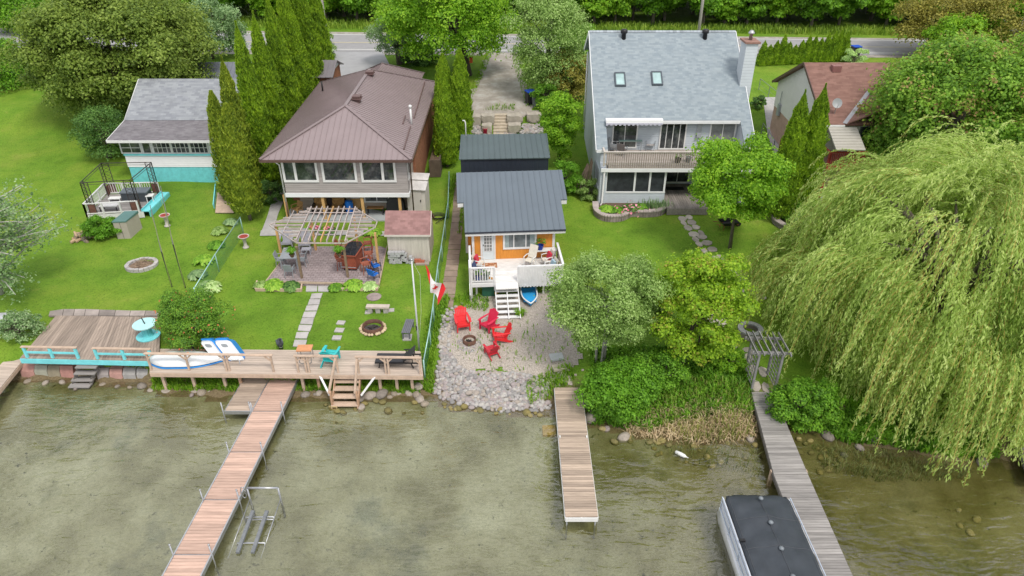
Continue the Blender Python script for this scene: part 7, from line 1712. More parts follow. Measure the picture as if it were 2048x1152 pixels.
def bird_bath(label, u, v):
    t = thing('bird_bath', label, 'bird bath', G(u, v)); mb = MB(); mb.lathe([(.20, 0), (.19, .05), (.11, .12), (.09, .35), (.12, .58), (.16, .66)], 14); L0(mb, 'pedestal', mat('grey_cast_stone', (.42, .39, .37), .9, .15, 4), t, True)
    mb = MB(); mb.lathe([(.12, .64), (.30, .72), (.34, .79), (.31, .80), (.24, .76), (.02, .745)], 20); o = L0(mb, 'bowl', mat('pinkish_cast_stone', (.45, .36, .34), .85, .12, 4), t, True)
    mb = MB(); mb.lathe([(.27, .775), (.02, .776)], 18); q = mb.build('water', mat('red_bowl_water', (.28, .05, .045), .15, .2, 3), None); q.parent = o; _kids.setdefault(o.name, []).append(q)
bird_bath('stone bird bath on the left lawn behind the thin masts', 335, 452); bird_bath('stone bird bath on the lawn right of the left green fence', 492, 495)
# ---- fences, flagpole, masts
def mesh_mat():
    m, t, N, L = new_mat('green_chain_link'); o = N('OutputMaterial'); p = N('BsdfPrincipled'); tr = N('BsdfTransparent'); ms = N('MixShader'); p.inputs['Base Color'].default_value = (.035, .20, .13, 1); p.inputs['Roughness'].default_value = .5
    uv = N('TexCoord'); sp = N('SeparateXYZ'); L(uv.outputs['UV'], sp.inputs[0]); outs = []
    for sg in ('ADD', 'SUBTRACT'):
        a = N('Math'); a.operation = sg; L(sp.outputs[0], a.inputs[0]); L(sp.outputs[1], a.inputs[1]); b = N('Math'); b.operation = 'MULTIPLY'; b.inputs[1].default_value = 11; L(a.outputs[0], b.inputs[0]); c = N('Math'); c.operation = 'FRACT'; L(b.outputs[0], c.inputs[0]); d = N('Math'); d.operation = 'LESS_THAN'; d.inputs[1].default_value = .17; L(c.outputs[0], d.inputs[0]); outs.append(d.outputs[0])
    mx_ = N('Math'); mx_.operation = 'MAXIMUM'; L(outs[0], mx_.inputs[0]); L(outs[1], mx_.inputs[1]); L(mx_.outputs[0], ms.inputs[0]); L(tr.outputs[0], ms.inputs[1]); L(p.outputs[0], ms.inputs[2]); L(ms.outputs[0], o.inputs[0]); return m
CL = mesh_mat(); railm = mat('pale_green_rail', (.30, .48, .45), .4, .08, 3, metal=.3)
def chain_fence(label, pix, h_, cl=None, rail=None, lean=0):
    cl = cl or CL; rail = rail or railm; pts = []
    for u, v in pix:                       # pixels along the top rail
        z = 2.5
        for _ in range(40): p = P(u, v, z); z = .5 * z + .5 * (tz(p.x, p.y) + h_)
        p = P(u, v, z); pts.append(p)
    t = thing('chain_link_fence', label, 'fence', (pts[0].x, pts[0].y, pts[0].z - h_)); mb = MB()
    for a, b in zip(pts, pts[1:]):
        mb.add([a - Vector((0, 0, h_)), b - Vector((0, 0, h_)), b, a], [(0, 1, 2, 3)])
    mb.build('mesh', cl, t)
    mb = MB(); mb.tube(pts, .03, 7); mb.build('top_rail', rail, t, True)
    s = 0; L_ = 0
    for a, b in zip(pts, pts[1:]):
        n = max(1, int((b - a).length / 2.4))
        for k in range(n): p = a.lerp(b, k / n); mb = MB(); mb.tube([p - Vector((0, 0, h_ + .1)), p + Vector((0, 0, .03))], .03, 7); mb.build('post', rail, t, True)
    p = pts[-1]; mb = MB(); mb.tube([p - Vector((0, 0, h_ + .1)), p + Vector((0, 0, .06))], .04, 7); mb.build('post', rail, t, True)
chain_fence('green chain-link fence between the left lawn and the patio garden', [(480, 435), (430, 509), (388, 577)], 1.15)
chain_fence('green chain-link fence on the right of the patio garden running down to the lake', [(898, 344), (896, 404), (883, 489), (875, 534), (866, 610), (859, 659), (847, 722)], 1.15)
gcl = mat('grey_link', (.20, .21, .22), .5, .1, 3)
for lab, pix in (('grey wire fence along the walk between the blue-grey house and the bungalow', [(1517, 180), (1556, 212)]), ('grey wire fence along the concrete walk left of the dark columnar cedars', [(1522, 270), (1545, 305), (1563, 330)])):
    pts = [G(u, v, 1.0) for u, v in pix]; t = thing('wire_fence', lab, 'fence', pts[0] - Vector((0, 0, 1))); mb = MB()
    for h_ in (0, -.45, -.85): mb.tube([p + Vector((0, 0, h_)) for p in pts], .022 if h_ == 0 else .008, 6)
    mb.build('wires', gcl, t)
    for a, b in zip(pts, pts[1:]):
        for k in (0, .5, 1): p = a.lerp(b, k); mb = MB(); mb.tube([p - Vector((0, 0, 1.1)), p], .03, 6); mb.build('post', gcl, t)
def flagpole():
    g = G(839, 704); ztop = PY(841, 521, g.y).z; t = thing('flagpole', 'pale grey flagpole standing at the lake end of the right green fence', 'flagpole', g); mb = MB(); mb.tube([(0, 0, -.1), (0, 0, ztop - g.z)], [.05, .035], 9); L0(mb, 'pole', mat('pale_pole', (.52, .54, .54), .4, .08, 3), t, True)
    mb = MB(); mb.lathe([(.05, 0), (.06, .05), (.02, .09)], 8, (0, 0, ztop - g.z)); L0(mb, 'finial', galv, t, True)
    mb = MB(); mb.tube([(.03, 0, ztop - g.z - .02), (.34, -.05, ztop - g.z - .75), (.25, -.05, 2.4), (.06, 0, .9)], .005, 4); L0(mb, 'halyard', mat('white_rope', (.6, .6, .58), .8, .1, 5), t)
    mb = MB(); mb.b2((-.07, -.06, 1.35), (-.02, .06, 1.6)); L0(mb, 'cleat', black, t)
    f = thing('national_flag', 'red and white flag blowing from the halyard of the grey flagpole', 'flag', Vector((g.x + .2, g.y - .05, g.z + 4.3))); hs = [PY(848.5, 530, g.y), PY(856.5, 566, g.y)]; fl_ = [PY(893, 577, g.y), PY(878, 607, g.y)]
    n, m_ = 30, 14; V = []
    for i in range(n + 1):
        for j in range(m_ + 1):
            s, r = i / n, j / m_; p = hs[0].lerp(hs[1], r).lerp(fl_[0].lerp(fl_[1], r), s); p.y += .17 * math.sin(s * 9 + r * 2.2) * min(1, s * 3); p.z += -.16 * math.sin(math.pi * s) * (1 - .5 * r) + .05 * math.sin(s * 10 + r * 2 + 1); p.x += .05 * math.sin(s * 9 + 1.5); V.append(p)
    for nm_, lo, hi, c in (('red_hoist_band', 0, 8, (.62, .02, .025)), ('white_field', 8, 22, (.72, .72, .72)), ('red_fly_band', 22, 30, (.62, .02, .025))):
        mb = MB(); mb.add(V[lo * (m_ + 1):(hi + 1) * (m_ + 1)], [(i * (m_ + 1) + j, (i + 1) * (m_ + 1) + j, (i + 1) * (m_ + 1) + j + 1, i * (m_ + 1) + j + 1) for i in range(hi - lo) for j in range(m_)]); o = mb.build(nm_, mat('flag_' + nm_, c, .7, .05, 3), f, True)
    # leaf emblem sewn on the white field
    lf = [(0, 1), (.14, .72), (.30, .80), (.24, .42), (.46, .64), (.52, .50), (.86, .54), (.74, .32), (.84, .22), (.42, -.14), (.48, -.34), (.06, -.26), (.06, -.62)]; lf = lf + [(-x, y) for x, y in lf[::-1]]
    def at_(x, y):
        s = .5 + x * .155; r = .5 - y * .36; fi, fj = s * n, r * m_; i, j = min(n - 1, int(fi)), min(m_ - 1, int(fj)); a, b = fi - i, fj - j; q = lambda I, J: Vector(V[I * (m_ + 1) + J]); return q(i, j) * (1 - a) * (1 - b) + q(i + 1, j) * a * (1 - b) + q(i, j + 1) * (1 - a) * b + q(i + 1, j + 1) * a * b
    mb = MB(); c = at_(0, 0)
    for s in (-1, 1):
        pts = [at_(x, y) + Vector((0, .006 * s, 0)) for x, y in lf]; k = len(pts); mb.add([c + Vector((0, .006 * s, 0))] + pts, [(0, i + 1, (i + 1) % k + 1) for i in range(k)])
    mb.build('leaf_emblem', mat('flag_red_hoist_band', (.62, .02, .025)), f)
flagpole()
for (ub, vb, ut, vt, lab) in ((344, 574, 300, 410, 'left of two tall thin dark masts behind the honeysuckle bush'), (371, 576, 321, 372, 'right of two tall thin dark masts behind the honeysuckle bush')):
    g = G(ub, vb); z = PY(ut, vt, g.y).z; t = thing('mast_pole', lab, 'pole', g, 0, 'thin masts on the left lawn'); mb = MB(); mb.tube([(0, 0, -.2), (0, 0, (z - g.z) * .45)], .035, 7); L0(mb, 'lower_tube', mat('dark_green_tube', (.03, .045, .03), .5, .2, 3), t); mb = MB(); mb.tube([(0, 0, (z - g.z) * .45), (PY(ut, vt, g.y).x - g.x, 0, z - g.z)], [.03, .018], 7); L0(mb, 'upper_tube', mat('grey_tube', (.2, .2, .2)), t); mb = MB(); mb.tube([(.05, 0, (z - g.z) * .9), (.16, -.2, (z - g.z) * .45), (.12, -.25, .2)], .010, 5); L0(mb, 'rope', mat('yellow_green_rope', (.30, .34, .10), .8, .2, 5), t)
# ---- gazebo deck on the left lawn
def gazebo_deck():
    zf = 2.25; FL, FR, BL, BR = P(182, 430, zf), P(279, 424, zf), P(222, 388, zf), P(320, 386, zf); h = thing('garden_platform', 'low grey plank platform with white railings and turquoise edge on the left lawn', 'deck', mid(FL, FR, BL, BR) - Vector((0, 0, .45)))
    mb = MB(); e = (FR - FL).normalized() * .25; planks(mb, FL - e, FR + e, BR + e, BL - e, 22); mb.build('boards', deck_grey, h)
    wt = white; dn = Vector((0, 0, .2))
    for a, b, nm_ in ((FL - e, BL - e, 0), (FL - e, FR - e * 0, 1), (BL - e, BR, 0)):
        mb = MB(); t = Vector((0, 0, .8)); mb.bar(a + t, b + t, .09, .05); mb.bar(a + Vector((0, 0, .1)), b + Vector((0, 0, .1)), .05, .08); n = max(3, int((b - a).length / 1.3))
        for k in range(n + 1): p = a.lerp(b, k / n); mb.bar(p - dn * 2, p + t, .09)
        mb.build('railing', wt, h)
        if not nm_:
            mb = MB(); n = int((b - a).length / .16)
            for k in range(n): p = a.lerp(b, (k + .5) / n); mb.bar(p + Vector((0, 0, .1)), p + t, .045, .02)
            mb.build('balusters', wt, h)
    mb = MB(); mb.bar(FL - e - dn, FR + e - dn, .04, .4); mb.build('skirt_board', wt, h)
    a, b = FR + e * 1.4, BR + e * 1.4; mb = MB(); mb.bar(a + Vector((0, 0, .02)), b + Vector((0, 0, .02)), .5, .06); mb.bar(a + e * 1.0 - Vector((0, 0, .2)), b + e * 1.0 - Vector((0, 0, .2)), .04, .4); mb.bar(a - e * .8 + Vector((0, 0, .08)), b - e * .8 + Vector((0, 0, .08)), .04, .2); mb.build('side_bench', turq_f, h)
    g = thing('gazebo_frame', 'rusty dark metal gazebo frame without canopy standing on the grey platform', 'gazebo', mid(FL, FR, BL, BR)); ir = mat('dark_iron', (.045, .035, .035), .6, .3, 5); H_ = 2.25; ux, uy = (FR - FL).normalized(), (BL - FL).normalized(); w_ = .42; bp = mat('rust_brown_panel', (.13, .06, .045), .8, .3, 4)
    for c, sx, sy in ((FL, 1, 1), (FR, -1, 1), (BL, 1, -1), (BR, -1, -1)):
        mb = MB(); pan = MB()
        for d_ in (ux * sx, uy * sy):
            a, b = c, c + d_ * w_; up = Vector((0, 0, H_))
            for p in (a, b): mb.bar(p, p + up, .035)
            for k in range(6): z0, z1 = .75 + k * .25, 1.0 + k * .25; mb.bar(a + Vector((0, 0, z0)), b + Vector((0, 0, z1)), .018); mb.bar(b + Vector((0, 0, z0)), a + Vector((0, 0, z1)), .018)
            pan.bar(a.lerp(b, .5) + Vector((0, 0, .08)), a.lerp(b, .5) + Vector((0, 0, .72)), w_, .02, up=(d_.cross(Vector((0, 0, 1)))))
        mb.build('corner_lattice', ir, g); pan.build('corner_panel', bp, g)
    mb = MB(); up = Vector((0, 0, H_))
    for a, b in ((FL, FR), (FR, BR), (BR, BL), (BL, FL)): mb.bar(a + up, b + up, .04); mb.bar(a + up * .93, b + up * .93, .02)
    mb.build('top_rail', ir, g)
    c = FL.lerp(BR, .62) + Vector((.1, .25, 0)); t = thing('deck_box', 'long dark grey storage box on the platform under the gazebo frame', 'storage box', c, R(4)); mb = MB(); mb.b2((-.85, -.4, 0), (.85, .4, .62)); L0(mb, 'body', mat('charcoal_resin', (.05, .06, .07), .6, .1, 4), t); mb = MB(); mb.b2((-.89, -.44, .62), (.89, .44, .70)); L0(mb, 'lid', mat('slate_resin', (.11, .13, .15), .6, .1, 4), t)
    small_table('side_table', 'small white plastic side table beside the dark storage box', P(303, 402, zf), R(10), .48, .48, .45, white, white)
    small_table('low_table', 'low pale grey table on the left of the platform', P(222, 421, zf), R(3), 1.15, .6, .42, mat('pale_grey_top', (.48, .48, .48), .6, .1, 3), black)
    small_table('low_stool', 'low white stool behind the pale grey table on the platform', P(232, 402, zf), R(3), .8, .4, .25, white, white)
gazebo_deck()
def cabinet():
    a, b = G(236, 478), G(262, 477); c = G(285, 456); t = thing('storage_cabinet', 'beige resin storage cabinet with green lid on the left lawn', 'cabinet', a); h_ = 1.15; d = Vector((c.x - b.x, c.y - b.y, 0)); s = Vector((b.x - a.x, b.y - a.y, 0)); q = [a, b, b + d, a + d]; mb = MB(); lo = [Vector((p.x, p.y, a.z - .1)) for p in q]; hi = [Vector((p.x, p.y, a.z + h_)) for p in q]
    mb.add(lo + hi, [(3, 2, 1, 0), (4, 5, 6, 7), (0, 1, 5, 4), (1, 2, 6, 5), (2, 3, 7, 6), (3, 0, 4, 7)]); mb.build('body', mat('beige_resin', (.37, .33, .29), .6, .06, 2), t)
    m_ = mid(*hi); mb = MB(); lo = [m_ + (p - m_) * 1.06 for p in hi]; hi2 = [p + Vector((0, 0, .07 + (.08 if i > 1 else 0))) for i, p in enumerate(lo)]; mb.add(lo + hi2, [(3, 2, 1, 0), (4, 5, 6, 7), (0, 1, 5, 4), (1, 2, 6, 5), (2, 3, 7, 6), (3, 0, 4, 7)]); mb.build('lid', mat('green_resin', (.085, .17, .16), .6, .08, 2), t)
    mb = MB(); mb.bar(a + s * .5 - Vector((0, .012, -.02)), a + s * .5 + Vector((0, -.012, h_ - .02)), .012); mb.build('door_seam', black, t)
cabinet()
rg = random.Random(31); g0 = G(167, 480)
for k in range(20):
    r = rg.uniform(.07, .12); row = 0 if k < 9 else 1 if k < 15 else 2; x = (rg.uniform(-.75, .65)) * (1 - row * .25); y = rg.uniform(-.3, .3) * (1 - row * .3); t = thing('firewood_log', 'split log in the firewood heap on the left lawn', 'log', g0 + Vector((x, y, .08 + row * .17)), R(rg.uniform(0, 180)), 'split logs in the firewood heap'); mb = MB(); L_ = rg.uniform(.17, .28); mb.tube([(-L_, 0, -.02), (L_, 0, rg.uniform(0, .1))], [r, r * .9], 7); o = L0(mb, 'wood', mat('log_wood_%d' % (k % 4), ((.38, .26, .15), (.26, .20, .15), (.20, .17, .14), (.42, .30, .19))[k % 4], .9, .3, 5), t)
def ring_pit():
    g = G(284, 531); t = thing('fire_pit', 'low ring of pale concrete blocks filled with sticks on the left lawn', 'fire pit', g, R(12)); n = 20; V = []
    for k in range(n):
        a0, a1 = 2 * math.pi * k / n + .015, 2 * math.pi * (k + 1) / n - .015; mb = MB(); R0, R1, s = .70, .92, .86; mb.prism([(R0 * math.cos(a0), R0 * s * math.sin(a0)), (R1 * math.cos(a0), R1 * s * math.sin(a0)), (R1 * math.cos(a1), R1 * s * math.sin(a1)), (R0 * math.cos(a1), R0 * s * math.sin(a1))], -.05, .14 + .01 * (k % 3)); L0(mb, 'ring_block', mat('pale_block', (.37, .35, .34), .9, .2, 4), t)
    mb = MB(); mb.lathe([(.71, .02), (.3, .05), (.02, .06)], 22, sy=.86); L0(mb, 'ash_bed', mat('brown_ash', (.20, .14, .10), .95, .4, 7), t)
    mb = MB(); rg = random.Random(2)
    for k in range(34): p = Vector((rg.uniform(-.5, .5), rg.uniform(-.42, .42), rg.uniform(.06, .16))); a = rg.uniform(0, 3.14); d = Vector((math.cos(a), math.sin(a), rg.uniform(-.1, .1))) * rg.uniform(.12, .34); mb.tube([p - d, p + d], .014, 5)
    L0(mb, 'sticks', mat('dry_sticks', (.25, .18, .12), .9, .4, 6), t)
ring_pit()
t = thing('garden_steps', 'small tan wooden ramp with turquoise sides beside the bird bath cedars', 'steps', G(450, 420)); mb = MB(); A, B, C, D = G(431, 428, .1), G(468, 428, .1), G(460, 398, .5), G(438, 398, .5); planks(mb, A, B, C, D, 7); mb.build('treads', lumber, t); mb = MB(); mb.bar(A + Vector((0, 0, .45)), D + Vector((0, 0, .5)), .05, .35); mb.build('side_rail', turq_f, t)
# ---- around the middle cottage
def cw(x, y, z=0): return COTM @ Vector((x, y, z))
def deck_chair(label, x, y, rz, m, cushion=None, group=None, tall=False):
    t = chair(label, cw(x, y, CZD), YAW + R(rz), white, group, .5, .42, .72 if tall else .5, name='deck_chair', bm=m, legr=.022, rec=.3 if tall else .14)
    if cushion: q = thing('cushion', f'{cushion[0]} cushion on ' + cushion[1], 'cushion', cw(x, y, CZD + .44), YAW + R(rz)); mb = MB(); mb.box((0, .15, .2), (.4, .12, .38), rx=-.25); L0(mb, 'pad', cushion[2], q)
    return t
cr = mat('cream_webbing', (.58, .54, .46), .8, .1, 6)
deck_chair('tall cream reclining chair below the right part of the cottage window', CW * .67, CYW * .62, -35, cr, tall=True)
redc = mat('red_cushion', (.50, .03, .06), .85, .12, 4); bluec = mat('blue_white_cushion', (.30, .42, .50), .85, .3, 6)
deck_chair('cream chair with red cushion at the right of the cottage deck, farther back', CW * .86, CYW * .62, -75, cr, ('red', 'the right-hand deck chair farther back', redc))
deck_chair('cream chair with blue cushion at the right front corner of the cottage deck', CW * .88, CYW * .26, -75, cr, ('pale blue', 'the right front deck chair', bluec))
deck_chair('white-armed chair with red cushion at the left of the cottage deck', CW * .10, CYW * .58, 70, cr, ('dark red', 'the left-hand deck chair', redc))
deck_chair('white-armed chair with dark blue seat at the left front of the cottage deck', CW * .10, CYW * .20, 70, mat('navy_seat', (.04, .06, .14), .8, .1, 4))
t = thing('door_mat', 'orange and cream patterned mat before the cottage door', 'mat', cw(CW * .22, CYW * .72, CZD + .006), YAW); mb = MB(); mb.b2((-.42, -.28, 0), (.42, .28, .012)); L0(mb, 'mat', mat('patterned_mat', (.36, .14, .06), .9, .7, 5, c2=(.60, .50, .36)), t)
t = thing('deck_bench', 'white painted bench against the orange boards at the right of the deck', 'bench', cw(CW * .84, CYW - .28, CZD), YAW); mb = MB(); mb.b2((-.75, -.2, .62), (.75, .2, .68)); L0(mb, 'top', white, t)
for x in (-.66, .66): mb = MB(); mb.b2((x - .04, -.18, 0), (x + .04, .18, .62)); L0(mb, 'leg', white, t)
def pot(label, loc, r, h_, m, lm, name='flower_pot', n=140, leafr=.3):
    t = thing(name, label, 'plant pot', loc); mb = MB(); mb.lathe([(r * .7, 0), (r, h_), (r * 1.06, h_ + .02), (r * .9, h_ + .02), (r * .85, h_ - .03), (.01, h_ - .03)], 14); L0(mb, 'pot', m, t)
    V, F, _ = lobe_crown(leafr, leafr, leafr, h_ + leafr * .7, 8, n, .10, rng_(int(abs(loc[0]) * 100)), bot=-.6); link('plant', np_mesh('plant', V, F, lm), t)
potb = mat('cobalt_glaze', (.01, .04, .28), .3, .1, 2)
pot('cobalt blue pot with leafy plant on the white deck bench', cw(CW * .80, CYW - .3, CZD + .68), .19, .26, potb, LM['honey'])
pot('dark blue pot with pale plant behind the left pickets of the cottage deck', cw(.42, .25, CZD), .18, .3, potb, LM['hosta'], n=90, leafr=.22)
pot('grey-green pot beside the blue one behind the left deck pickets', cw(.85, .28, CZD), .16, .26, mat('grey_green_glaze', (.20, .26, .25), .4, .1, 3), LM['shrub'], n=90, leafr=.22)
for u, v, lab, m_ in ((1355, 326, 'dark pot with plant on the balcony, left of two', black), (1376, 324, 'grey pot with plant on the balcony, right of two', gb_)): p = P(u, v, ZD3); pot(lab, p, .2, .32, m_, LM['lime'], n=110, leafr=.28)
t = thing('inflatable_ring', 'orange inflatable ring stored under the left of the cottage deck', 'water toy', cw(CSX0 - .18, .45, .55), YAW + R(60)); mb = MB(); pts = [(0, .42 * math.cos(k * math.pi / 12), .42 * math.sin(k * math.pi / 12)) for k in range(25)]; mb.tube(pts, .14, 10, cap=False); L0(mb, 'tube', mat('orange_vinyl', (.62, .27, .02), .4, .08, 2), t, True)
t = thing('storage_box', 'dark green storage box under the left of the cottage deck', 'storage box', cw(.95, .5, 0), YAW); mb = MB(); mb.b2((-.35, -.3, 0), (.35, .3, .62)); L0(mb, 'body', mat('dark_green_plastic', (.02, .10, .06), .6, .12, 3), t); mb = MB(); mb.b2((-.38, -.33, .62), (.38, .33, .67)); L0(mb, 'lid', mat('dark_green_plastic', (.02, .10, .06)), t)
bl_ = cw(CSX1 + .62, -.1, .28); t = thing('inflatable_dinghy', 'small blue and white dinghy stored under the right of the cottage deck', 'dinghy', bl_, YAW + R(90)); mb = MB(); V, F = hull_mesh(1.9, .85, .28, up=False, tail=.9); mb.add([(-x, y, z) for x, y, z in V], [f[::-1] for f in F[:-2]]); L0(mb, 'hull', mat('sky_blue_plastic', (.03, .30, .62), .4, .08, 2), t, True)
mb = MB(); rim = [(-1.9 * (i / 18 - .5), -(.85 / 2 * (1 - max(0, (i / 18 - .45) / .55) ** 2.2) + .01), .0) for i in range(19)]; mb.tube(rim + [(x, -y, z) for x, y, z in rim[::-1]], .04, 7); L0(mb, 'rim', hullw, t, True)
mb = MB(); mb.b2((-.5, -.35, -.2), (.5, .35, -.16)); L0(mb, 'floor', mat('sky_blue_plastic', (.03, .30, .62)), t)
t = thing('ornamental_grass', 'round grass tuft at the right foot of the white cottage stairs', 'plant', G(1041, 631)); blades('leaves', rng_(401).normal(0, (.1, .1, 0), (260, 3)), .55, .035, grass_m, 402, kind=None, parent=t, spread=.7, bend=.9)
# boulder wall, stairs and riprap behind the outbuilding
def boulder(name, label, u, v, rx, ry, rz_, m, seed, group=None, z=None, rot=0):
    g = G(u, v) if z is None else P(u, v, z); t = thing(name, label, 'boulder', g, rot, group); mb = MB(); s = seed
    V = []; rg = random.Random(seed); q = [(-rx, -ry), (rx, -ry), (rx, ry), (-rx, ry)]
    mb.blob((0, 0, rz_ * .6), (rx * 1.4, ry * 1.5, rz_ * 1.3), seed, .12, 18, 11); mb.v = [(max(-rx, min(rx, x)), max(-ry, min(ry, y)), max(-.2, min(rz_ * 1.15 + .03 * math.sin(x * 7), z_))) for x, y, z_ in mb.v]; L0(mb, 'stone', m, t); return t
lime_st = mat('limestone', (.36, .325, .275), .95, .2, 2, bump=.04, detail=7)
for i, (u, v, a, b, c, lab) in enumerate(((947, 246, .62, .45, .55, 'flat-topped limestone boulder left of the upper stairs'), (976, 243, .55, .45, .52, 'limestone boulder directly left of the upper stairs'), (1030, 243, .66, .5, .52, 'broad limestone boulder directly right of the upper stairs'), (1068, 240, .6, .45, .5, 'limestone boulder at the right end of the upper row'), (974, 262, .42, .4, .5, 'limestone boulder left of the lower stairs beside the red bucket'), (1029, 262, .52, .45, .52, 'limestone boulder right of the lower stairs'))):
    boulder('wall_boulder', lab, u, v, a, b, c, lime_st, 500 + i, 'boulders of the retaining wall')
t = thing('garden_stairs', 'flight of pale timber steps through the boulder wall behind the outbuilding', 'stairs', G(1002, 268)); L_ = G(1002, 270); U_ = G(1002, 229)
for k in range(7): f = k / 6.5; p = L_.lerp(U_, f); mb = MB(); mb.b2((p.x - .62, p.y - .18, p.z - .25), (p.x + .62, p.y + .42, p.z + .14)); mb.build('step', mat('pale_timber_step', (.42, .36, .28), .85, .18, 4, island=.1), t)
t = thing('red_bucket', 'bright pink-red bucket standing before the boulder wall', 'bucket', G(970.5, 268)); mb = MB(); mb.lathe([(.15, 0), (.19, .46), (.21, .48), (.18, .48), (.14, .05), (.01, .05)], 16); L0(mb, 'pail', mat('pink_red_plastic', (.65, .015, .09), .45, .06, 2), t, True); mb = MB(); mb.tube([(-.2, 0, .46), (-.12, -.1, .28), (.12, -.1, .28), (.2, 0, .46)], .01, 5); L0(mb, 'handle', white, t)
bin_('wheeled bin with blue lid at the right edge of the gravel driveway', G(1060, 208), R(20), black, bb, 1.15, .7); bin_('grey bin in front of the blue-lidded bin beside the gravel driveway', G(1071, 212), R(10), gb_, gb_, .95, .55, 'garbage_bin')
bin_('blue-lidded bin by the road at the right end of the young hedge', G(1708, 114), R(5), black, bb, 1.1, .75); bin_('dark bin half hidden behind the chimney near the road', G(1493, 112), 0, black, bb, 1.1, .7)
# stones: riprap, shoreline, bands
stone_ms = [mat('beach_stone_%d' % i, c, .9, .16, 3.0) for i, c in enumerate(((.33, .315, .305), (.26, .25, .24), (.38, .36, .335), (.31, .27, .235), (.225, .215, .21), (.34, .315, .31), (.29, .25, .245)))]
sunk_ms = [mat('sunken_stone_%d' % i, c, .9, .25, 3.0) for i, c in enumerate(((.20, .165, .06), (.15, .13, .05), (.24, .20, .09)))]
rock_ms = [mat('shore_rock_%d' % i, c, .9, .25, 3.0) for i, c in enumerate(((.25, .21, .165), (.20, .175, .15), (.30, .26, .22), (.23, .19, .18)))]
protos_st = []
for i in range(7):
    mb = MB(); mb.blob((0, 0, .35), (1, .8, .55), 700 + i, .17, 9, 6); protos_st.append(np_mesh('stone', mb.v, mb.f, stone_ms[i], True)); metre_uv(protos_st[-1])
_sets = {}
def stones(name, label, group, pts, r0, r1, seed, cat='stone', sink=.3, limit=10 ** 6, ms=None):
    rg = random.Random(seed)
    if ms and ms[0].name not in _sets:
        L_ = []
        for i in range(7): me = protos_st[i].copy(); me.materials[0] = ms[i % len(ms)]; L_.append(me)
        _sets[ms[0].name] = L_
    pr = _sets[ms[0].name] if ms else protos_st
    for p in pts[:limit]:
        o = link(name, pr[rg.randrange(7)]); s = rg.uniform(r0, r1) * (1.35 if rg.random() < .12 else 1); o.location = (p[0], p[1], p[2] - s * sink * .4); o.scale = (s, s, s); o.rotation_euler = (rg.uniform(-.3, .3), rg.uniform(-.3, .3), rg.uniform(0, 6.28)); tag(o, label, cat, group)
def poisson(pix, dmin, n, seed, world=False):
    c = scatter_poly(pix, n, seed); out = []; cell = {}
    for p in c:
        k = (int(p[0] / dmin), int(p[1] / dmin)); ok = True
        for a in (-1, 0, 1):
            for b in (-1, 0, 1):
                for q in cell.get((k[0] + a, k[1] + b), ()):
                    if (q[0] - p[0]) ** 2 + (q[1] - p[1]) ** 2 < dmin * dmin: ok = False
        if ok: cell.setdefault(k, []).append(p); out.append(p)
    return out
rip = poisson([(866, 786), (872, 745), (884, 700), (905, 716), (930, 742), (990, 747), (1050, 750), (1100, 768), (1090, 800), (1105, 815), (1060, 826), (1000, 824), (940, 816), (890, 802)], .20, 9000, 41)
edge_ = poisson([(880, 705), (878, 650), (893, 620), (912, 615), (905, 660), (902, 712)], .22, 1500, 42)
allr = sorted(list(rip) + list(edge_), key=lambda p: p[1])
random.Random(1).shuffle(allr)
stones('riprap_stone', 'rounded grey-white stone in the slope of stones below the gravel beach', 'stones of the beach slope', allr, .115, .165, 43, limit=300)
rest = allr[300:]
def merged(name, label, pts, r0, r1, seed, sink=.1):
    groups = {}
    rg = random.Random(seed); V, F, n, mi = [], [], 0, []
    base = [(np.array([v.co[:] for v in m_.vertices]), np.array([p.vertices[:] for p in m_.polygons])) for m_ in protos_st]
    for p in pts:
        k = rg.randrange(7); s = rg.uniform(r0, r1); a = rg.uniform(0, 6.28); m_ = np.array([[math.cos(a), -math.sin(a), 0], [math.sin(a), math.cos(a), 0], [0, 0, 1]]); v, f = base[k]; V.append(v @ m_.T * s + np.array([p[0], p[1], p[2] - s * sink])); F.append(f + n); n += len(v); mi += [k] * len(f)
    me = np_mesh(name, np.concatenate(V), np.concatenate(F), None, True)
    for m_ in stone_ms: me.materials.append(m_)
    me.polygons.foreach_set('material_index', np.array(mi, np.int32)); return tag(link(name, me), label, 'stones', kind='stuff')
fill = scatter_poly([(870, 786), (876, 745), (884, 690), (905, 712), (930, 742), (990, 745), (1050, 748), (1100, 768), (1085, 800), (1100, 818), (1000, 822), (900, 802)], 1500, 44)
merged('beach_stones', 'many small grey-white stones filling the slope below the gravel beach', list(rest) + list(fill), .07, .14, 45, .15)
merged('garden_stones', 'pale pebbles banked between the boulders behind the outbuilding', list(scatter_poly([(930, 268), (932, 250), (962, 250), (964, 268)], 160, 46)) + list(scatter_poly([(1042, 266), (1045, 250), (1085, 250), (1085, 268)], 160, 47)) + list(scatter_poly([(930, 275), (930, 266), (1085, 266), (1085, 275)], 60, 47)), .12, .2, 48, .1)
merged('fire_pit_stones', 'small pale stones heaped round the rusty ring on the beach', [p for p in scatter_poly([(915, 700), (918, 680), (960, 678), (965, 698), (940, 705)], 150, 49) if (p[0] - G(939, 684).x) ** 2 + (p[1] - G(939, 684).y) ** 2 > .36 ** 2], .05, .09, 50)
merged('beach_grit', 'scattered small pebbles lying on the gravel beach', scatter_poly([(900, 715), (905, 650), (960, 640), (1130, 640), (1140, 740), (1000, 745)], 900, 149), .02, .045, 51)
sh_pts = []; rgs = random.Random(8)
for u in list(range(335, 600, 17)) + list(range(612, 850, 15)):
    v = 781 if u < 480 else 785; v += rgs.uniform(-7, 8)
    if 542 < u < 600: continue
    p = P(u + rgs.uniform(-5, 5), v, .05); sh_pts.append((p.x, p.y, -.02))
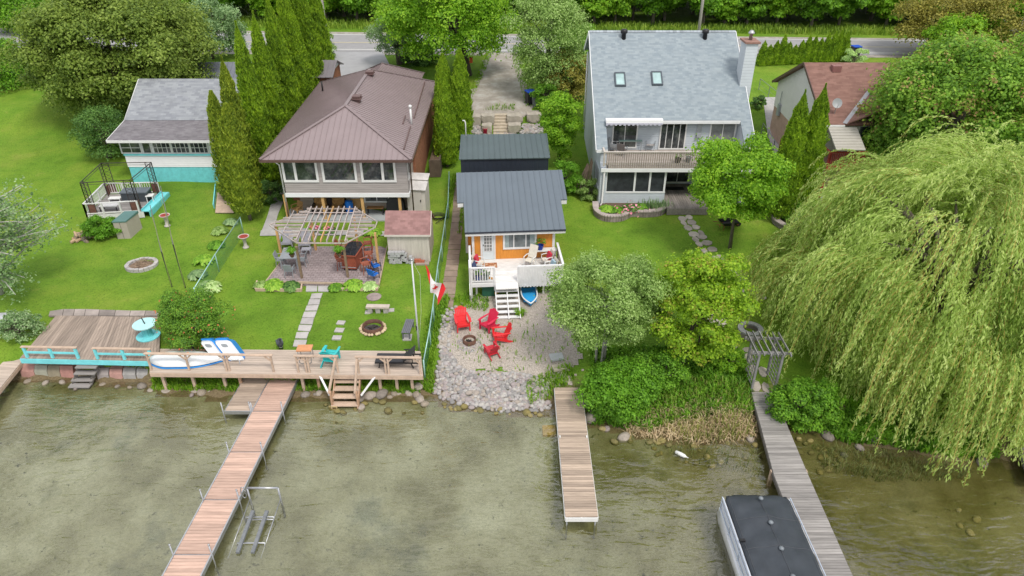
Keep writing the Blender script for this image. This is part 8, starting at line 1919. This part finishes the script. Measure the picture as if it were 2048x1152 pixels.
stones('shore_rock', 'rounded tan-grey rock at the waterline under the tan lakeside deck', 'rocks along the waterline under the deck', sh_pts, .12, .26, 52, 'rock', ms=rock_ms)
lp = [P(u, v, 0) for u, v in ((55, 762), (90, 766), (125, 764), (150, 776), (205, 768), (235, 772), (260, 774), (285, 772), (300, 780), (314, 774))]
stones('shore_rock', 'brownish rock at the foot of the seawall blocks', 'rocks at the foot of the seawall', [(p.x, p.y, -.08) for p in lp], .12, .22, 53, 'rock', ms=rock_ms)
lp = [P(u, v, 0) for u, v in ((720, 798), (723, 812), (832, 790), (842, 800), (838, 780), (850, 806), (1185, 836), (1215, 858), (1250, 872), (1170, 815), (1640, 858), (1655, 872), (1610, 845), (1720, 895), (1745, 880), (1500, 878), (1965, 925), (1447, 765), (1690, 905))]
stones('shore_rock', 'grey rock at the water edge beside docks and reeds', 'rocks scattered along the water edge', [(p.x, p.y, tz(p.x, p.y) - .03) for p in lp], .16, .34, 54, 'rock', ms=rock_ms)
uw = []
for a, n, s in (([(1200, 850), (1300, 880), (1510, 890), (1500, 945), (1280, 920), (1210, 890)], 26, 55), ([(1580, 860), (1690, 920), (1640, 970), (1600, 930)], 22, 56), ([(1900, 1000), (1960, 1000), (1980, 1080), (1900, 1070)], 4, 57), ([(850, 806), (1100, 830), (1100, 838), (900, 822)], 20, 58), ([(640, 805), (840, 800), (850, 830), (660, 830)], 14, 59)): uw += list(scatter_poly(a, n, s))
stones('sunken_stone', 'olive-brown stone lying under water near the shore', 'stones under the shallow water', uw, .09, .21, 60, 'stone', ms=sunk_ms)
t = thing('sunken_slab', 'square ochre slab under water beside the straight dock', 'slab', P(1098, 862, -.15)); mb = MB(); mb.b2((-.3, -.32, -.1), (.3, .32, .06)); L0(mb, 'slab', mat('ochre_slab', (.36, .25, .08), .9, .2, 4), t)
t = thing('buoy_float', 'white elongated float on the water by the reeds', 'float', P(1361, 910, 0), R(-38)); mb = MB(); mb.lathe([(.02, -.26), (.08, -.22), (.09, 0), (.08, .18), (.035, .26), (.02, .28)], 12); mb.v = [(z, y, x + .05) for x, y, z in mb.v]; L0(mb, 'body', white, t, True); mb = MB(); mb.tube([(.26, 0, .05), (.36, 0, .05)], .02, 6); L0(mb, 'eye', white, t)
# ---- right garden
def arc_wall(name, label, pix, h_, m, w_=.32):
    pts = [G(u, v) for u, v in pix]; t = thing(name, label, 'planter', pts[0]); fine = []
    for i in range(len(pts) - 1):
        p0, p1, p2, p3 = pts[max(0, i - 1)], pts[i], pts[i + 1], pts[min(len(pts) - 1, i + 2)]
        for k in range(6):
            s = k / 6; fine.append(.5 * ((2 * p1) + (p2 - p0) * s + (2 * p0 - 5 * p1 + 4 * p2 - p3) * s * s + (3 * p1 - p0 - 3 * p2 + p3) * s ** 3))
    fine.append(pts[-1]); mb = MB(); cap = MB(); n = len(fine)
    for a, b in zip(fine, fine[1:]):
        d = (b - a) * .03; z0 = min(a.z, b.z); 
        for r in range(2): mb.bar(a + d + Vector((0, 0, h_ * (.25 + .5 * r) - .0)), b - d + Vector((0, 0, h_ * (.25 + .5 * r))), w_, h_ * .48)
        cap.bar(a + d + Vector((0, 0, h_ + .03)), b - d + Vector((0, 0, h_ + .03)), w_ + .08, .08)
    mb.build('block_courses', m, t); cap.build('cap_stones', mat('mauve_cap_stone', (.37, .32, .30), .9, .12, 3, island=.1), t); return t
bw_ = mat('mauve_wall_block', (.27, .23, .215), .9, .15, 3, island=.14)
arc_wall('block_planter', 'curving mauve block planter wall below the screened porch', [(1190, 414), (1193, 430), (1210, 441), (1240, 441), (1262, 432), (1290, 433), (1318, 430), (1330, 421)], .36, bw_)
tag(link('planter_soil', np_mesh('planter_soil', [(p.x, p.y, tz(p.x, p.y) + .28) for p in (G(1196, 428), G(1215, 438), G(1240, 438), G(1262, 430), G(1320, 428), G(1328, 418), G(1328, 408), G(1200, 408))], [tuple(range(8))], mat('brown_soil', (.11, .075, .05)))), kind='structure')
arc_wall('block_planter', 'curved block garden edge at the foot of the columnar cedars', [(1548, 432), (1550, 446), (1566, 458), (1590, 464)], .3, bw_)
arc_wall('block_planter', 'short curved block edge half hidden by the left fringe of the willow', [(1584, 520), (1582, 534), (1594, 546)], .35, bw_)
def round_pit():
    t = thing('fire_pit', 'round grey block fire pit with stone cap on the right lawn', 'fire pit', G(1499, 668)); n = 14
    for k in range(n):
        a0, a1 = 2 * math.pi * k / n + .012, 2 * math.pi * (k + 1) / n - .012
        for nm_, R0, R1, z0, z1, m_ in (('wall_block', .42, .60, -.05, .30, bw_), ('cap_stone', .38, .64, .302, .38, mat('grey_cap_stone', (.31, .31, .32), .9, .12, 3))):
            mb = MB(); mb.prism([(r * math.cos(a), r * math.sin(a)) for r, a in ((R0, a0), (R1, a0), (R1, a1), (R0, a1))], z0, z1); L0(mb, nm_, m_, t)
    mb = MB(); mb.lathe([(.43, 0), (.02, .05)], 16); L0(mb, 'ash_bed', mat('ash', (.055, .05, .048)), t)
round_pit()
def arbour():
    g0, g1, g2, g3 = G(1494, 768), G(1552, 775), G(1566, 735), G(1509, 728); z = g0.z + 2.15; gw = mat('silver_grey_wood', (.23, .225, .225), .85, .18, 4, island=.1); t = thing('arbour', 'silver-grey wooden garden arbour at the head of the weathered dock', 'arbour', mid(g0, g1, g2, g3))
    g0, g1 = P(1505, 770, .9), P(1551, 772, .9); dd = Vector((.0, 1.15, 0)); g3, g2 = g0 + dd, g1 + dd; zb = .55; z = 2.75
    for p in (g0, g1, g2, g3): mb = MB(); mb.bar(Vector((p.x, p.y, zb)), Vector((p.x, p.y, z)), .1); mb.build('post', gw, t)
    for a, b in ((g0, g3), (g1, g2)):
        mb = MB()
        for k in range(9): zz = zb + .25 + k * .24; mb.bar(Vector((a.x, a.y, zz)), Vector((b.x, b.y, zz)), .03, .04)
        for k in (.33, .66): p = a.lerp(b, k); mb.bar(Vector((p.x, p.y, zb + .2)), Vector((p.x, p.y, z - .1)), .03)
        mb.build('side_trellis', gw, t)
    for p, q in ((g0, g1), (g3, g2)): mb = MB(); e = Vector((.35, 0, 0)); mb.bar(Vector((p.x, p.y, z + .05)) - e, Vector((q.x, q.y, z + .05)) + e, .05, .13); mb.build('top_beam', gw, t)
    mb = MB()
    for k in range(6): p = g0.lerp(g1, -.2 + 1.4 * k / 5); mb.bar(Vector((p.x, p.y - .35, z + .17)), Vector((p.x, p.y + 1.5, z + .17)), .045, .1)
    mb.build('top_slats', gw, t)
arbour()
t = thing('leaning_boards', 'stack of weathered brown boards leaning on the left wall of the blue-grey house', 'boards', G(1185, 345)); lb = mat('weathered_board', (.24, .17, .12), .85, .25, 3, island=.25)
for k in range(4): mb = MB(); mb.bar((5.35 - .1 * k, 45.2 + .25 * k, 2.0), (5.62, 46.2 + .25 * k, 4.0), .22, .04, up=(1, 0, 0)); mb.build('board', lb, t)
for k in range(3): mb = MB(); mb.bar((4.9 - .2 * k, 45.0 + .5 * k, 2.0), (5.5, 47.3 + .3 * k, 3.2), .12, .05); mb.build('board', lb, t)
t = thing('wheelbarrow', 'black wheelbarrow tray lying behind the round-headed maple trunk', 'wheelbarrow', G(1455, 456), R(15)); mb = MB(); mb.add([(-.4, -.3, .3), (.45, -.3, .3), (.45, .3, .3), (-.4, .3, .3), (-.6, -.38, .55), (.6, -.38, .5), (.6, .38, .5), (-.6, .38, .55)], [(0, 1, 2, 3), (0, 4, 5, 1), (1, 5, 6, 2), (2, 6, 7, 3), (3, 7, 4, 0)]); L0(mb, 'tray', black, t)
for s in (-.25, .25): mb = MB(); mb.tube([(-1.0, s, .5), (-.2, s, .28), (.7, s * .3, .18)], .02, 6); mb.tube([(-.4, s, .3), (-.45, s, 0)], .02, 6); L0(mb, 'handle', redw, t)
mb = MB(); mb.tube([(.75, -.04, .18), (.75, .04, .18)], .18, 14); L0(mb, 'wheel', black, t)
small_table('glass_table', 'oval green glass table on the balcony at the left', P(1258, 298, ZD3), 0, 1.6, .8, .72, mat('green_glass', (.16, .25, .23), .12, .2, 2, spec=.6), greyf)
pw_ = mat('pale_sling', (.36, .34, .33), .7, .1, 4)
chair('pale high-backed sling chair right of the balcony glass table', P(1300, 300, ZD3), R(-15), greyf, None, .55, .42, .62, bm=pw_, name='balcony_chair')
chair('dark sling chair in front of the balcony glass table', P(1243, 311, ZD3), R(150), greyf, None, .55, .42, .5, bm=mat('taupe_sling', (.16, .14, .13), .7, .1, 4), name='balcony_chair')
chair('grey sling chair left of the balcony glass table', P(1226, 303, ZD3), R(80), greyf, None, .55, .42, .5, bm=mat('grey_sling', (.20, .21, .22), .7, .1, 4), name='balcony_chair')
chair('brown chair behind the balcony glass table under the window', P(1232, 292, ZD3), R(10), greyf, None, .5, .42, .45, bm=mat('brown_sling', (.12, .07, .06), .7, .1, 4), name='balcony_chair')
t = thing('door_mat', 'black mat at the patio door of the blue-grey house', 'mat', P(1350, 377, 2.33)); mb = MB(); mb.b2((-.6, -.25, 0), (.6, .25, .015)); L0(mb, 'mat', black, t)
t = thing('covered_tub', 'round dark green covered tub beside the red deck of the bungalow', 'tub', G(1652, 360)); mb = MB(); mb.lathe([(.75, 0), (.78, .5), (.72, .62), (.3, .68), (.02, .69)], 20); L0(mb, 'cover', mat('dark_green_cover', (.015, .05, .04), .5, .2, 3), t, True)
# roadside
def utility_pole(label, g, top):
    t = thing('utility_pole', label, 'utility pole', g); mb = MB(); mb.tube([(0, 0, -.5), (0, 0, top)], [.17, .12], 10); L0(mb, 'pole', mat('grey_pole_wood', (.30, .28, .26), .9, .2, 4, stretch=(4, 4, .4)), t, True); mb = MB(); mb.b2((-1.1, -.07, top - .6), (1.1, .07, top - .48)); L0(mb, 'crossarm', mat('grey_pole_wood', (.3, .28, .26)), t)
    for x in (-1, 0, 1): mb = MB(); mb.lathe([(.04, 0), (.06, .1), (.03, .2)], 8, (x, 0, top - .48)); L0(mb, 'insulator', white, t, True)
    return Vector((g.x, g.y, g.z + top))
pl = G(659, 117); pr = pl + (G(1750, 110) - G(640, 103)).normalized() * ((1397 - 659) * .0512); pr = Vector((PY(1397, 66, 72.5).x, 72.5, tz(19, 72.5)))
ta = utility_pole('grey wooden utility pole beside the garage and the road', pl, 10.2); tb_ = utility_pole('grey wooden utility pole behind the big blue-grey roof', pr, 10.2)
t = thing('power_line', 'thin power line strung between the roadside poles', 'power line', ta); mb = MB(); dd = (tb_ - ta)
for s in (-1, 0, 1):
    pts = []
    for k in range(-16, 33):
        f = k / 16; fr = f - math.floor(f); p = ta + dd * f; pts.append(p + Vector((s, 0, -.3 - 3.2 * fr * (1 - fr))))
    mb.tube(pts, .012, 4)
mb.build('wires', black, t)
t = thing('lattice_fence', 'short white lattice fence panel by the silvery tree near the road', 'fence', G(822, 126)); a, b = G(803, 128, 0), G(850, 123, 0); mb = MB()
for k in range(8): p = a.lerp(b, k / 7); mb.bar(p, p + Vector((0, 0, .9)), .03)
for z in (.1, .9, .6): mb.bar(a + Vector((0, 0, z)), b + Vector((0, 0, z)), .05, .08)
mb.build('lattice', white, t)
t = thing('birdhouse', 'small orange-red box on the trunk of the large driveway maple', 'birdhouse', G(937, 150) + Vector((.3, -.3, 1.2))); mb = MB(); mb.b2((-.14, -.1, 0), (.14, .1, .5)); L0(mb, 'box', mat('orange_red_paint', (.50, .08, .02), .6, .1, 3), t); mb = MB(); mb.b2((-.17, -.15, .5), (.17, .13, .54)); L0(mb, 'lid', redw, t)
